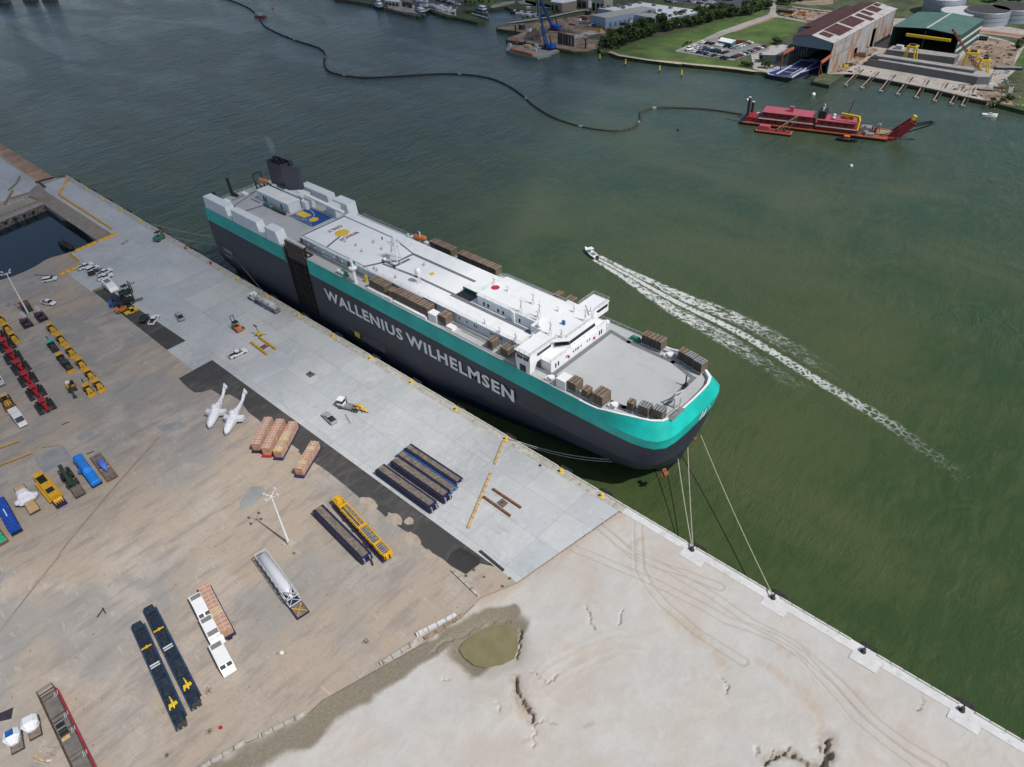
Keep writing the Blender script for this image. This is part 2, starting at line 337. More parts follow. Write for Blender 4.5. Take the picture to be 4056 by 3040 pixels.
as_in = [GP('O',2211,735), GP('O',2090,832)] + GL('O', [(1960,760),(1880,690),(1750,620),(1690,560),(1600,480),(1480,400),(1400,340),(1290,240),(1170,170),(1040,60)]) + GL('N', [(1120,830),(1030,765),(900,690),(780,600),(640,500),(560,420),(480,350),(410,300),(330,190),(240,140),(170,150),(80,95),(0,120)]) + [GP('K',2130,1535), GP('K',2050,1480), GP('K',1955,1382)]
mb = MB(); mb.sheet([(-211.2,-34.5), (-95.0,-34.35), (-82.2,-34.4)] + [(p.x,p.y) for p in as_in], ZQ+.006)
mb.sheet([(-288.0,-36.3), (-228.7,-34.5), (-228.7,-41.4), (-288.8,-40.8)], ZQ+.006)
struct(mb.build('asphalt_strip', MT['asphalt']))
mb = MB(); mb.sheet(GL('O', [(1960,640),(2040,590),(2211,690),(2211,740),(2090,830),(1920,720)]), ZQ+.010)
struct(mb.build('tar_patch', mat_asphalt('fresh_tar', (.026,.024,.024), (.06,.05,.045))))
mb = MB()
def blob(c, x, y, rx, ry, z, n=18, j=.22):
    rr = random.Random(int(x*7+y)); p = GP(c, x, y); p.y -= ry*.45
    return [(p.x+rx*math.cos(2*math.pi*i/n)*(1+rr.uniform(-j,j)), p.y+ry*math.sin(2*math.pi*i/n)*(1+rr.uniform(-j,j)), z) for i in range(n)]
for a in (('N',1470,1080,3.2,1.6),('N',1700,1215,2.6,1.7),('N',1830,1235,1.3,1.2),('N',1850,1385,3.0,1.8),('N',560,50,0,0),('N',790,600,4.5,1.2),('N',2000,1530,2.5,1)):
    if a[3]: mb.sheet(blob(*a, ZQ+.011))
struct(mb.build('spilled_sand', M('spilled_sand', (.37,.31,.25), .95, var=.15, scale=.4)))
mb = MB()
for c, pts in (('L', [(370,590),(690,450),(790,595),(470,765)]), ('L', [(835,370),(1000,285),(1035,340),(885,415)]), ('L', [(1720,250),(1960,190),(2050,250),(1800,330)]), ('N', [(330,1080),(420,950),(540,940),(560,1000),(430,1120),(330,1150)]), ('M', [(0,240),(30,180),(0,100)])): mb.sheet(GL(c, pts, ZQ+.005))
struct(mb.build('repaired_slabs', M('repair_concrete', (.27,.275,.275), .9, var=.15, scale=.3)))
mb = MB()
for c, pts, wd in (('L', [(1740,370),(1440,700),(1180,1000),(760,1500),(640,1658)], 1.0), ('M', [(470,0),(320,180),(150,400),(0,590)], 1.0)):
    q = GL(c, pts, ZQ+.009)
    for a, b2 in zip(q, q[1:]):
        d = (b2-a).normalized(); nrm = Vector((-d.y, d.x, 0))*wd*.32; mb.sheet([a-nrm, b2-nrm, b2+nrm, a+nrm])
struct(mb.build('trench_repair', M('trench_repair', (.27,.205,.18), .9, var=.15)))
# ------------------------------------------------------------------ dredged sand with gullies (height field)
import numpy as np
def vnoise(x, y, seed):
    xi = np.floor(x).astype(np.int64); yi = np.floor(y).astype(np.int64); fx = x-xi; fy = y-yi
    fx = fx*fx*(3-2*fx); fy = fy*fy*(3-2*fy)
    def h(a, b2):
        n = (a*374761393 + b2*668265263 + seed*1442695041) & 0xffffffff
        n = ((n ^ (n >> 13))*1274126177) & 0xffffffff
        return ((n ^ (n >> 16)) & 0xffff)/65535.0
    return (h(xi,yi)*(1-fx)+h(xi+1,yi)*fx)*(1-fy) + (h(xi,yi+1)*(1-fx)+h(xi+1,yi+1)*fx)*fy
def fbm(x, y, s, seed, o=4): return sum(vnoise(x*s*2**i, y*s*2**i, seed+i)/2**i for i in range(o))/2
def segdist(X, Y, pts):
    d = np.full(X.shape, 1e9)
    for a, b2 in zip(pts, pts[1:]):
        vx, vy = b2[0]-a[0], b2[1]-a[1]; L = vx*vx+vy*vy+1e-9
        t = np.clip(((X-a[0])*vx+(Y-a[1])*vy)/L, 0, 1); d = np.minimum(d, np.hypot(X-a[0]-t*vx, Y-a[1]-t*vy))
    return d
def inside(X, Y, poly):
    r = np.zeros(X.shape, bool); n = len(poly)
    for i in range(n):
        x1, y1 = poly[i][0], poly[i][1]; x2, y2 = poly[(i+1)%n][0], poly[(i+1)%n][1]
        c = ((y1 > Y) != (y2 > Y)) & (X < (x2-x1)*(Y-y1)/(y2-y1+1e-12)+x1); r ^= c
    return r
gx = np.arange(-100, 30, .23); gy = np.arange(-125, -1.2, .23); X, Y = np.meshgrid(gx, gy)
bd = [tuple(p[:2]) for p in SB]; bd2 = bd + [(bd[-1][0]+(bd[-1][0]-bd[-3][0])*9, bd[-1][1]+(bd[-1][1]-bd[-3][1])*9)]
reg = inside(X, Y, bd2 + [(62,-400),(62,-1.9),(-69.5,-1.9)]); db = np.where(reg, segdist(X, Y, bd2), 0); dq = np.abs(Y+1.9)
mk = np.clip((np.minimum(db, dq)-.3)/4, 0, 1)
Z = 2.97 + mk*((fbm(X, Y, .05, 3)-.5)*.9 + (fbm(X, Y, .3, 9)-.5)*.13 + (fbm(X, Y, 1.1, 5, 2)-.5)*.035)
Z = np.where(reg, Z, 2.4)
# broad plateau below and its eroded scarp
sc = GL('AA', [(-300,560),(0,800),(200,1000),(420,1130),(640,1270),(860,1400),(980,1440)])
wob = (fbm(X, Y, .35, 21)-.5)*2.2
ds = segdist(X+wob, Y+wob, [tuple(p[:2]) for p in sc]); Z += mk*.32*np.exp(-(ds/4.5)**2)*(.4+1.2*fbm(X,Y,.12,61))
arc = GL('Z', [(1080,1010),(1200,900),(1450,770),(1650,690),(1850,700),(2050,800),(2171,920)]); da = segdist(X, Y, [tuple(p[:2]) for p in arc])
Z += mk*.05*np.exp(-((da-1.2)/.5)**2) + mk*.04*np.exp(-((da-2.9)/.45)**2)
slope = GL('Z', [(0,1500),(200,1280),(500,1220),(860,1150),(1010,1060),(1190,690),(1400,520)]); dsl = segdist(X+wob*.5, Y-wob*.5, [tuple(p[:2]) for p in slope])
Z += mk*.22*np.exp(-(dsl/3.5)**2)*(.4+1.2*fbm(X,Y,.12,71))
wob2 = fbm(X, Y, 1.3, 91, 3); wob3 = fbm(X, Y, 1.3, 95, 3)
tan = np.zeros(X.shape); gul = np.zeros(X.shape)
for c, pts, dep, wd in (('Z', [(875,950),(890,1090),(940,1170),(1000,1240),(985,1290)], 1.5, .55), ('Z', [(1410,400),(1455,480),(1450,540),(1490,590)], .5, .32), ('Z', [(1700,440),(1690,500),(1675,540)], .45, .3),
    ('Z', [(1000,910),(1060,970),(1120,1005),(1190,940)], .5, .32), ('Z', [(900,560),(905,640),(895,720),(870,790)], .8, .4), ('Z', [(1000,1310),(1010,1400),(1005,1500)], .35, .25), ('Z', [(1010,1300),(1090,1290),(1180,1310)], .4, .25), 
    ('AA', [(1045,1405),(1020,1450),(1040,1500),(1000,1580),(990,1640)], 1.9, .8), ('AA', [(990,1570),(900,1560),(830,1510),(740,1500),(650,1550)], 1.2, .5), ('AA', [(960,1440),(985,1480)], .6, .4), ('AA', [(780,1505),(785,1460)], .6, .3), ('AA', [(690,1520),(690,1465)], .5, .3), ('AA', [(600,1510),(590,1465)], .4, .3), ('AA', [(410,1130),(425,1080),(400,1040)], .45, .28), ('AA', [(1590,1130),(1600,1190),(1560,1240)], .6, .3), 
    ('Z', [(720,1160),(735,1235)], .35, .25), ('Z', [(300,965),(340,975)], .4, .3), ('Z', [(640,515),(760,500),(830,520)], .35, .3), ('Z', [(205,760),(300,670),(380,650)], .6, .35), ('Z', [(430,630),(540,560),(640,520)], .35, .3)):
    d = segdist(X + wob*.22 + (wob2-.5)*1.5, Y + wob*.22 + (wob3-.5)*1.5, [tuple(GP(c, *p)[:2]) for p in pts]); Z -= mk*min(dep*1.15,1.9)*np.exp(-(d/(wd*.55))**4); Z -= mk*dep*.1*np.exp(-(d/(wd*3))**2); gul = np.maximum(gul, np.exp(-(d/(wd*2.6))**2)*min(1, dep))
for c, pts, off in (('AA', [(-500,260),(0,470),(260,600),(420,690),(560,735),(720,800),(880,900),(1040,1080),(1200,1270),(1380,1420),(1560,1550),(1700,1640)], 1), ('AA', [(-420,60),(-200,250),(0,350),(300,520),(560,700),(820,830),(1100,1070),(1300,1290),(1500,1440),(1720,1570)], 1), ('Q', [(1420,880),(1385,1100),(1390,1270),(1400,1450),(1480,1600),(1620,1760),(1900,2000),(2300,2250)], 1), ('Q', [(960,1020),(1180,1190),(1330,1320),(1500,1390),(1800,1480),(2100,1600)], 1)):
    q = [tuple(GP(c, *p)[:2]) for p in pts]; d = segdist(X+wob*.1, Y+wob*.1, q)
    tr = np.exp(-((d-.95)/.32)**2); Z -= mk*.09*tr; gul = np.maximum(gul, tr*.75)
    Z += mk*.05*np.exp(-((d-1.5)/.2)**2)
pond = GL('Z', [(455,725),(480,680),(560,620),(640,580),(700,555),(780,550),(830,575),(865,630),(868,720),(840,790),(760,830),(640,852),(560,835),(490,780)])
pp = [tuple(p[:2]) for p in pond]; dp = segdist(X, Y, pp+pp[:1]); ip = inside(X, Y, pp); sd = np.where(ip, -dp, dp)
Z -= .95*np.exp(-(np.maximum(sd+.6, 0)/3.0)**2)*np.clip(db/2.5, 0, 1)
mudc = GL('Z', [(850,440),(640,470),(400,620),(150,760),(0,860)]) + GL('CC', [(1500,1240),(1300,1400),(1000,1560),(700,1720),(400,1900)])
dm = segdist(X, Y, [tuple(p[:2]) for p in mudc]); nm = fbm(X, Y, .16, 33)
wet = np.clip(1.35 - dm/(3.4+np.clip(-(X+80)*.22, -1.5, 6)) + (nm-.5)*1.3, 0, 1); wet = np.maximum(wet, np.clip(1.2-sd/5.0+(nm-.5)*1.6, 0, 1)*.9)
east = np.clip((X-(-66.5))/2, 0, 1); wet *= (1-east*.85)
tc = GL('Z', [(300,330),(640,340),(900,200),(1030,120)]) + [GP('Q',1100,1020), GP('Q',1230,960)]
tan = np.clip(1.1-segdist(X, Y, [tuple(p[:2]) for p in tc])/3.2, 0, 1)
for c, pts, rr in (('AA', [(60,640),(250,780),(420,960)], 2.6), ('AA', [(740,850),(800,900)], 1.6), ('AA', [(640,950),(790,1060)], 2), ('AA', [(860,1080),(980,1250),(1010,1380)], 2.6), ('AA', [(1200,1110),(1290,1200)], 1.6), ('Q', [(1310,1250),(1430,1180)], 1.2), ('Z', [(1420,1340),(1480,1310)], .7), ('Z', [(940,1460),(990,1440)], .8), ('Z', [(880,1100),(930,1260)], 1.2)):
    tan = np.maximum(tan, .8*np.clip(1.2-segdist(X, Y, [tuple(GP(c, *p)[:2]) for p in pts])/rr, 0, 1))
ny_, nx_ = X.shape; me = bpy.data.meshes.new('sand_fill')
me.vertices.add(nx_*ny_); me.vertices.foreach_set('co', np.stack([X, Y, Z], -1).ravel())
idx = np.arange(nx_*ny_).reshape(ny_, nx_); q = np.stack([idx[:-1,:-1], idx[:-1,1:], idx[1:,1:], idx[1:,:-1]], -1).reshape(-1, 4)
me.loops.add(q.size); me.loops.foreach_set('vertex_index', q.ravel()); me.polygons.add(len(q)); me.polygons.foreach_set('loop_start', np.arange(0, q.size, 4)); me.polygons.foreach_set('use_smooth', np.ones(len(q), bool)); me.update(calc_edges=True)
ca = me.color_attributes.new('wet', 'FLOAT_COLOR', 'POINT'); ca.data.foreach_set('color', np.stack([wet, tan, gul, np.ones(X.shape)], -1).ravel())
me.materials.append(MT['sand']); sf = bpy.data.objects.new('sand_fill', me); scene.collection.objects.link(sf); struct(sf)
m_, t_, b_, v_ = newmat('pond_water'); t_.link(t_.mix(t_.sm(t_.noise(v_, .3, 4), .3, .7), (.19,.17,.085), (.23,.205,.12)), b_.inputs['Base Color']); b_.inputs['Roughness'].default_value = .12
mb = MB(); mb.sheet([(p.x + (p.x-pond[0].x)*0, p.y) for p in [Vector((sum(a.x for a in pond)/len(pond), sum(a.y for a in pond)/len(pond), 0))*-.12 + p*1.12 for p in pond]], 2.56)
struct(mb.build('pond', m_))
mb = MB(); mb.prism([(SB[0].x+.2,-1.95),(60,-1.95),(60,0),(SB[0].x+.2,0)], -1.5, 2.5); mb.prism([(SB[0].x,-3),(60,-3),(60,-250),(-70,-250),(-90,-110)], -1.5, 0.9); struct(mb.build('fill_base', MT['seawall']))
# ------------------------------------------------------------------ quay wall with kerb segments
qw = thing('quay_wall', 'long straight concrete quay wall with pale coping and low segmented kerb beside the ship', 'quay wall', (-170,0,0))
qw_off = Vector((170,0,0))
def qb(name, mbx, mat):
    o = mbx.build(name, mat, qw); o.location = qw_off; return o
mb = MB(); mb.box(-413.8,60,0,.45,-1.5,2.62); qb('wall_face', mb, MT['seawall'])
mb = MB(); mb.box(-413.8,-69.4,-2.0,.5,2.63,ZQ+.03); qb('coping', mb, MT['coping'])
mb = MB(); mb.box(-69.4,60,-1.95,.5,2.63,ZQ+.06)
for a, b2 in ((-51.8,-46),(-31,-25.6),(-11.2,-5.7),(7.8,13.2),(28,34)): mb.box(a,b2,-3.9,-1.95,2.6,ZQ+.05)
c2 = qb('coping', mb, MT['coping_new']); c2['label'] = 'newer paler coping with square pads'
segs = []; x = 22.0
while x > -413: 
    if abs((x+9.9+2000) % 20.05 - 0) > 0: segs.append(x)
    x -= 2.65
def near_boll(xc): return min(abs(xc-b) for b in BOLL) < 1.6
BOLL = [-388.5,-370.1,-350.5,-330.6,-311.0,-290.9,-270.8,-250.4,-230.5,-210.2,-190.0,-169.9,-149.9,-130.0,-109.9,-90.0,-76.5,-50.0,-29.5,-9.5,9.5]
segs = [s for s in segs if not near_boll(s-1.3)]
proto = MB(); proto.box(-2.5,0,.02,.42,ZQ+.031,ZQ+.36, tx=.03, ty=.04); po = None
for i, s in enumerate(segs[:95]):
    if po is None: po = qb('kerb_segment', proto, MT['bull']); po.location = Vector((s,0,0))+qw_off
    else:
        c3 = po.copy(); scene.collection.objects.link(c3); c3.parent = qw; c3.location = Vector((s,0,random.uniform(0,.02)))+qw_off
mb = MB()
for s in segs[95:]: mb.box(s-2.5,s,.02,.42,ZQ+.031,ZQ+.36)
o = qb('kerb_segment', mb, MT['bull']); o['kind'] = 'stuff'
# bollards: mushroom heads
def bollard(x, col, label, dx=0):
    t = thing('bollard', label, 'bollard', (x,-.85,ZQ+.03), 0, 'bollards along the quay edge')
    b = MB(); b.cyl(0,0,0,.12,.62,.6,12); b.build('base', col, t)
    b = MB(); b.cyl(0,0,.12,.7,.34,.24,10); b.cyl(0,0,.7,.95,.24,.42,10); b.cyl(0,0,.95,1.08,.42,.3,10); b.beam((0,-.1,.95),(0,.7,.82),.3,.22); b.build('head', col, t)
    return t
nth = 0
for x in BOLL:
    if x > -60: bollard(x, MT['dark'], ['dark iron bollard where the two-part mooring line ends on its pad','dark iron bollard holding the single long bow line','unused dark iron bollard on the third pad of the new coping','dark iron bollard nearest the right edge of the picture'][[-50.0,-29.5,-9.5,9.5].index(x)])
    elif x in (-290.9,-270.8): bollard(x, MT['red'], 'red painted bollard, %s one from the ship stern' % ('farther' if x < -280 else 'nearer'))
    else:
        nth += 1; bollard(x, MT['bright_yel'], 'yellow bollard on the quay edge, %s in line counting from the far end' % ORD[nth-1])
# fenders: black cylinders hung on the wall
FEN = [-405.7,-386,-368.3,-348.5,-328.6,-308.9,-289.2,-269.1,-249.4,-229.6,-209.8,-190,-170,-150,-130,-110.2,-90,-76.9,-49.5,-29,-9.1,9.5]
fp = None
for i, x in enumerate(FEN):
    lab = 'black rubber fender hung on the quay wall, %s from the far end' % (ORD[i])
    if fp is None:
        fp = thing('fender', lab, 'fender', (x,1.3,2.2), 0, 'fenders along the quay wall')
        b = MB(); b.tube([(-1.7,0,0),(1.7,0,0)], [.75,.75], 12); b.build('drum', MT['rubber'], fp)
        [MB().beam((xx,0,.7),(xx,-.9,.8),.1).build('chain', MT['black'], fp) for xx in (-1.2,1.2)]
    else: again(fp, lab, (x,1.3,2.2))
t = thing('fender', 'black fender at the far corner of the quay wall', 'fender', (-418.9,-1.5,1.5), R(75), 'fenders along the quay wall'); b = MB(); b.tube([(-1.7,0,0),(1.7,0,0)], .75, 12); b.build('drum', MT['rubber'], t)
# ------------------------------------------------------------------ lettering
def text_part(name, body, mat, parent, origin, right, up, width, height, bold=.012, th=.04):
    """raised lettering: body laid in the box (origin, right*width, up*height)"""
    cu = bpy.data.curves.new('t', 'FONT'); cu.body = body; cu.size = 1; cu.offset = bold; cu.resolution_u = 2; cu.space_character = 1.12 if bold > .03 else 1.0
    ob = bpy.data.objects.new('t', cu); scene.collection.objects.link(ob)
    dg = bpy.context.evaluated_depsgraph_get(); me = bpy.data.meshes.new_from_object(ob.evaluated_get(dg))
    bpy.data.objects.remove(ob); bpy.data.curves.remove(cu)
    xs = [v.co.x for v in me.vertices]; ys = [v.co.y for v in me.vertices]; x0, x1, y0, y1 = min(xs), max(xs), min(ys), max(ys)
    right, up = Vector(right).normalized(), Vector(up).normalized(); nrm = right.cross(up)
    mb = MB(); vs = [Vector(origin) + right*((v.co.x-x0)/(x1-x0)*width) + up*((v.co.y-y0)/(y1-y0)*height) + nrm*th for v in me.vertices]
    mb.add(vs, [tuple(p.vertices) for p in me.polygons]); mb2 = MB(); mb2.v, mb2.f, mb2.m = mb.v, mb.f, mb.m
    bpy.data.meshes.remove(me)
    o = mb2.build(name, mat, parent)
    if parent is not None: o.location = -parent.location
    return o
def sbs(name, mb, mat, **k): return [sb_(name, q, mat, **k) for q in mb.pieces()]
# ------------------------------------------------------------------ the car carrier
D = 26.6; YC = 19.4
def plated(name, col, rust, rough, seam=.93):
    m, t, b, v = newmat(name); mp = t.new('ShaderNodeMapping'); mp.inputs['Rotation'].default_value = (R(90),0,0); t.link(v, mp.inputs[0])
    br = t.new('ShaderNodeTexBrick'); br.inputs['Scale'].default_value = 1; br.inputs['Brick Width'].default_value = 9; br.inputs['Row Height'].default_value = 2.6; br.inputs['Mortar Size'].default_value = .035
    br.inputs['Color1'].default_value = (1,1,1,1); br.inputs['Color2'].default_value = (.94,.94,.95,1); br.inputs['Mortar'].default_value = (.8,.8,.8,1); t.link(mp.outputs[0], br.inputs[0])
    n = t.noise(v, .12, 5, .6); n2 = t.noise(v, .5, 8, .72, 0, (1,1,.12)); n3 = t.noise(v, .35, 7, .7, 0, (.4,1,1))
    c = t.mix(t.sm(n, .4, .6), tuple(x*.9 for x in col), tuple(x*1.12 for x in col)); c = t.mix(1.0, c, br.outputs[0], 'MULTIPLY')
    c = t.mix(t.math('MULTIPLY', t.sm(n2, .66, .82), .5), c, rust); c = t.mix(t.math('MULTIPLY', t.sm(n3, .58, .72), .25), c, tuple(min(1, x*1.7+.01) for x in col))
    t.link(c, b.inputs['Base Color']); b.inputs['Roughness'].default_value = rough; b.inputs['Specular IOR Level'].default_value = .3; t.bump(br.outputs[0], .3, .03, b); return m
MT['hull'] = plated('charcoal_hull_paint', (.030,.037,.057), (.07,.045,.035), .45)
MT['boot'] = M('navy_boot_paint', (.010,.013,.040), .45, var=.2, scale=.3)
MT['teal'] = plated('teal_hull_paint', (.010,.44,.385), (.06,.22,.17), .42)
MT['deck'] = M('grey_deck_paint', (.44,.455,.455), .8, var=.05, scale=.25, dirt=((.37,.375,.37), .25))
def panelled(name, col, stain, bwid, row, mort=.86):
    m, t, b, v = newmat(name); br = t.new('ShaderNodeTexBrick'); br.inputs['Scale'].default_value = 1; br.inputs['Brick Width'].default_value = bwid; br.inputs['Row Height'].default_value = row; br.inputs['Mortar Size'].default_value = .05; br.offset = .0
    br.inputs['Color1'].default_value = (1,1,1,1); br.inputs['Color2'].default_value = (.965,.97,.975,1); br.inputs['Mortar'].default_value = (mort,mort,mort,1); t.link(v, br.inputs[0])
    n = t.noise(v, .2, 6, .65, .5); n2 = t.noise(v, .8, 7, .72, 0, (1,.3,1)); n3 = t.noise(v, .09, 4, .6)
    c = t.mix(t.math('MULTIPLY', t.sm(n, .5, .68), .55), col, stain); c = t.mix(t.math('MULTIPLY', t.sm(n2, .6, .75), .4), c, stain); c = t.mix(t.math('MULTIPLY', t.sm(n3, .45, .6), .18), c, stain); c = t.mix(1.0, c, br.outputs[0], 'MULTIPLY')
    t.link(c, b.inputs['Base Color']); b.inputs['Roughness'].default_value = .6; return m
MT['roof'] = panelled('white_deck_roof', (.78,.80,.81), (.66,.67,.66), 7.5, 5.4, .9); MT['deck'] = panelled('grey_deck_paint', (.45,.465,.465), (.385,.39,.38), 9, 6.2, .9)
MT['wall'] = M('white_house_paint', (.68,.72,.74), .45, var=.05, scale=.4, dirt=((.50,.50,.48), .12), streak=True)
MT['wline'] = M('dark_walkway_paint', (.15,.16,.175), .7, var=.1)
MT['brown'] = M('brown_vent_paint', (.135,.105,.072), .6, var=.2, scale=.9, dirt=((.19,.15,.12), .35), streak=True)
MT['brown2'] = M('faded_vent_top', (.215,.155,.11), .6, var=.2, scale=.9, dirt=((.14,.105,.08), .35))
MT['ramp'] = M('rust_dark_ramp', (.020,.017,.017), .8, var=.45, scale=.7, dirt=((.06,.035,.025), .2))
ship = thing('car_carrier', 'huge charcoal and teal vehicle carrier with WALLENIUS WILHELMSEN on its side, moored along the quay', 'ship', (-170, YC, 0))
SO = -ship.location
def sb_(name, mb, mat, smooth=False, par=None, label=None):
    o = mb.build(name, mat, par or ship, smooth)
    if par is None: o.location = SO
    if label: o['label'] = label
    return o
Bh = 16.13
xs0 = [-269.5,-262,-250,-240,-230,-215.3,-202.8,-195,-185,-175,-165,-155,-148]
def curve_pts(pts, n):
    d = [0]
    for a, b in zip(pts, pts[1:]): d.append(d[-1]+math.hypot(a[0]-b[0], a[1]-b[1]))
    out = []
    for i in range(n+1):
        s = d[-1]*i/n; k = max(j for j in range(len(d)) if d[j] <= s+1e-9); k = min(k, len(pts)-2); f = (s-d[k])/(d[k+1]-d[k])
        out.append((pts[k][0]*(1-f)+pts[k+1][0]*f, pts[k][1]*(1-f)+pts[k+1][1]*f))
    return out
def smoothpts(p, it=2):
    for _ in range(it):
        q = [p[0]]
        for a, b in zip(p, p[1:]): q += [(a[0]*.75+b[0]*.25, a[1]*.75+b[1]*.25), (a[0]*.25+b[0]*.75, a[1]*.25+b[1]*.75)]
        p = q + [p[-1]]
    return p
NBW = 34
low = [(-148,Bh)] + [(-145+74.7*s, Bh*max(0, 1-s)**(1/1.5)) for s in [i/24 for i in range(25)]]
top = smoothpts([(-148,Bh),(-110,Bh),(-84,Bh),(-77,15.6),(-73,13.9),(-68.6,12.6),(-66.0,10.6),(-65.3,7),(-65.2,0)])
knk = smoothpts([(-148,Bh),(-110,Bh),(-84,Bh),(-76,Bh-.05),(-69,15.6),(-64.9,13.8),(-63.7,9.5),(-63.5,5),(-63.5,0)])
tbo = smoothpts([(-148,Bh),(-110,Bh),(-86,16.05),(-77,15.7),(-69.5,14.8),(-65.2,12.8),(-64.1,8.5),(-63.9,4),(-63.9,0)])
L0, LT, LK, LB = curve_pts(low, NBW), curve_pts(top, NBW), curve_pts(knk, NBW), curve_pts(tbo, NBW)
def lerp2(A, B, f): return [(a[0]*(1-f)+b[0]*f, a[1]*(1-f)+b[1]*f) for a, b in zip(A, B)]
def ss(x, a, b): t = min(1, max(0, (x-a)/(b-a))); return t*t*(3-2*t)
levels = []   # each: list of (x, half, z)
def level(curve, zf, stern=0.0, hs=0.0):
    st = [(x + (stern if x < -265 else stern*.5 if x < -255 else 0), Bh-(hs if x < -265 else hs*.4 if x < -255 else 0)) for x in xs0]
    pts = st + curve[1:]
    levels.append([(x, h, zf(x)) for x, h in pts])
level(lerp2(L0, LB, 0), lambda x: -1.2, 9, 3)
level(lerp2(L0, LB, 0), lambda x: 0.0, 6.5, 2)
level(lerp2(L0, LB, .30), lambda x: 3.7, 2.0, .6)
level(lerp2(L0, LB, .58), lambda x: 7.0)
level(lerp2(L0, LB, .86), lambda x: 13.0)
level(LB, lambda x: 21.0 - .5*ss(x, -84, -68))
level(LK, lambda x: 23.6 + .2*ss(x, -90, -70))
level(LT, lambda x: D + 1.1*ss(x, -83, -77))
def skin(i, j, skip=None, both=True):
    m = MB()
    for side in ((-1, 1) if both else (-1,)):
        A, Bq = levels[i], levels[j]; n = len(A)
        vs = [(x, YC+side*h, z) for x, h, z in A]+[(x, YC+side*h, z) for x, h, z in Bq]
        fs = [(k, k+1, n+k+1, n+k) for k in range(n-1) if not (skip and side == -1 and k in skip)]
        m.add(vs, fs, 0)
    a, b = levels[i][0], levels[j][0]
    m.add([(a[0],YC-a[1],a[2]),(a[0],YC+a[1],a[2]),(b[0],YC+b[1],b[2]),(b[0],YC-b[1],b[2])], [(0,1,2,3)], 0)
    return m
hullm = MB(); RK = [5]
for i in range(5):
    s = skin(i, i+1, RK if i >= 2 else None); b0 = len(hullm.v); hullm.v += s.v; hullm.f += [tuple(v+b0 for v in f) for f in s.f]; hullm.m += [1 if i < 2 else 0]*len(s.f)
hull = sb_('hull', hullm, [MT['hull'], MT['boot']], True)
tm = MB()
for i in (5, 6):
    s = skin(i, i+1, RK); b0 = len(tm.v); tm.v += s.v; tm.f += [tuple(v+b0 for v in f) for f in s.f]; tm.m += [0]*len(s.f)
tb = sb_('teal_band', tm, MT['teal'])
for o in (hull, tb):
    for e in o.data.polygons: e.use_smooth = True
dk = MB(); T = levels[7]; dk.sheet([(x-(.35 if x > -70 else 0), YC-h+.12, D-.03) for x, h, z in T] + [(x-(.35 if x > -70 else 0), YC+h-.12, D-.03) for x, h, z in T[::-1]][1:])
deck = sb_('main_deck', dk, MT['deck'])
bw = MB()   # white bulwark lip round the bow
for side in (-1, 1):
    q = [(x, YC+side*h, z) for x, h, z in T if x > -90]; n = len(q)
    inn = [(x-.5*ss(x,-72,-66)-.05, YC+side*max(0, h-.55), z) for x, h, z in T if x > -90]
    bw.add([(a,b,c+.06) for a,b,c in q]+[(a,b,c+.06) for a,b,c in inn]+[(a,b,D-.02) for a,b,c in inn], [(k,k+1,n+k+1,n+k) for k in range(n-1)]+[(n+k,n+k+1,2*n+k+1,2*n+k) for k in range(n-1)])
sb_('bulwark', bw, MT['white'])
# mooring cut-outs in the bow rail
m = MB(); m.box(-66.3,-65.0,10.2,15.6,D+.95,D+1.22)
for k in range(9): m.box(-66.3,-65.0,10.3+k*.6,10.4+k*.6,D+1.22,D+1.3)
sb_('bow_platform', m, MT['steel'])
# ramp recess and upright stern quarter ramp
m = MB(); ys = YC-Bh
m.box(-215.3,-202.8,ys+2.6,ys+3.0,3.7,D+.5); m.box(-215.5,-215.25,ys-.02,ys+3,3.7,D+.5); m.box(-202.85,-202.6,ys-.02,ys+3,3.7,D+.5); m.box(-215.3,-202.8,ys,ys+3,3.4,3.8)
sb_('ramp_recess', m, MT['ramp'])
m = MB(); m.box(-214.6,-203.4,ys+.9,ys+1.3,4.2,30.0)
for i in range(6): xx = -214.5+i*2.2; m.box(xx-.13,xx+.13,ys+.45,ys+.9,4.2,29.8)
for i in range(9): zz = 5+i*2.7; m.box(-214.6,-203.4,ys+.55,ys+.92,zz-.1,zz+.1)
rp = sb_('stern_ramp', m, MT['ramp']); 
m = MB(); m.box(-214.3,-203.7,ys+.1,ys+.86,23.6,29.9); sb_('ramp_flap', m, M('brown_ramp_plate', (.07,.05,.04), .7, var=.3, dirt=((.04,.03,.025), .5)))
m = MB()
for i in range(12): m.beam((-214+i*.9,ys+.2,29.6),(-214+i*.9,ys+1.6,30.2),.28,.28)
sb_('ramp_teeth', m, MT['white'])
m = MB(); m.box(-216.9,-215.52,ys-.06,ys+.3,20.6,D+.05); sb_('ramp_guide', m, M('dark_green_paint', (.012,.20,.10), .5, dirt=((.10,.06,.03), .3)))
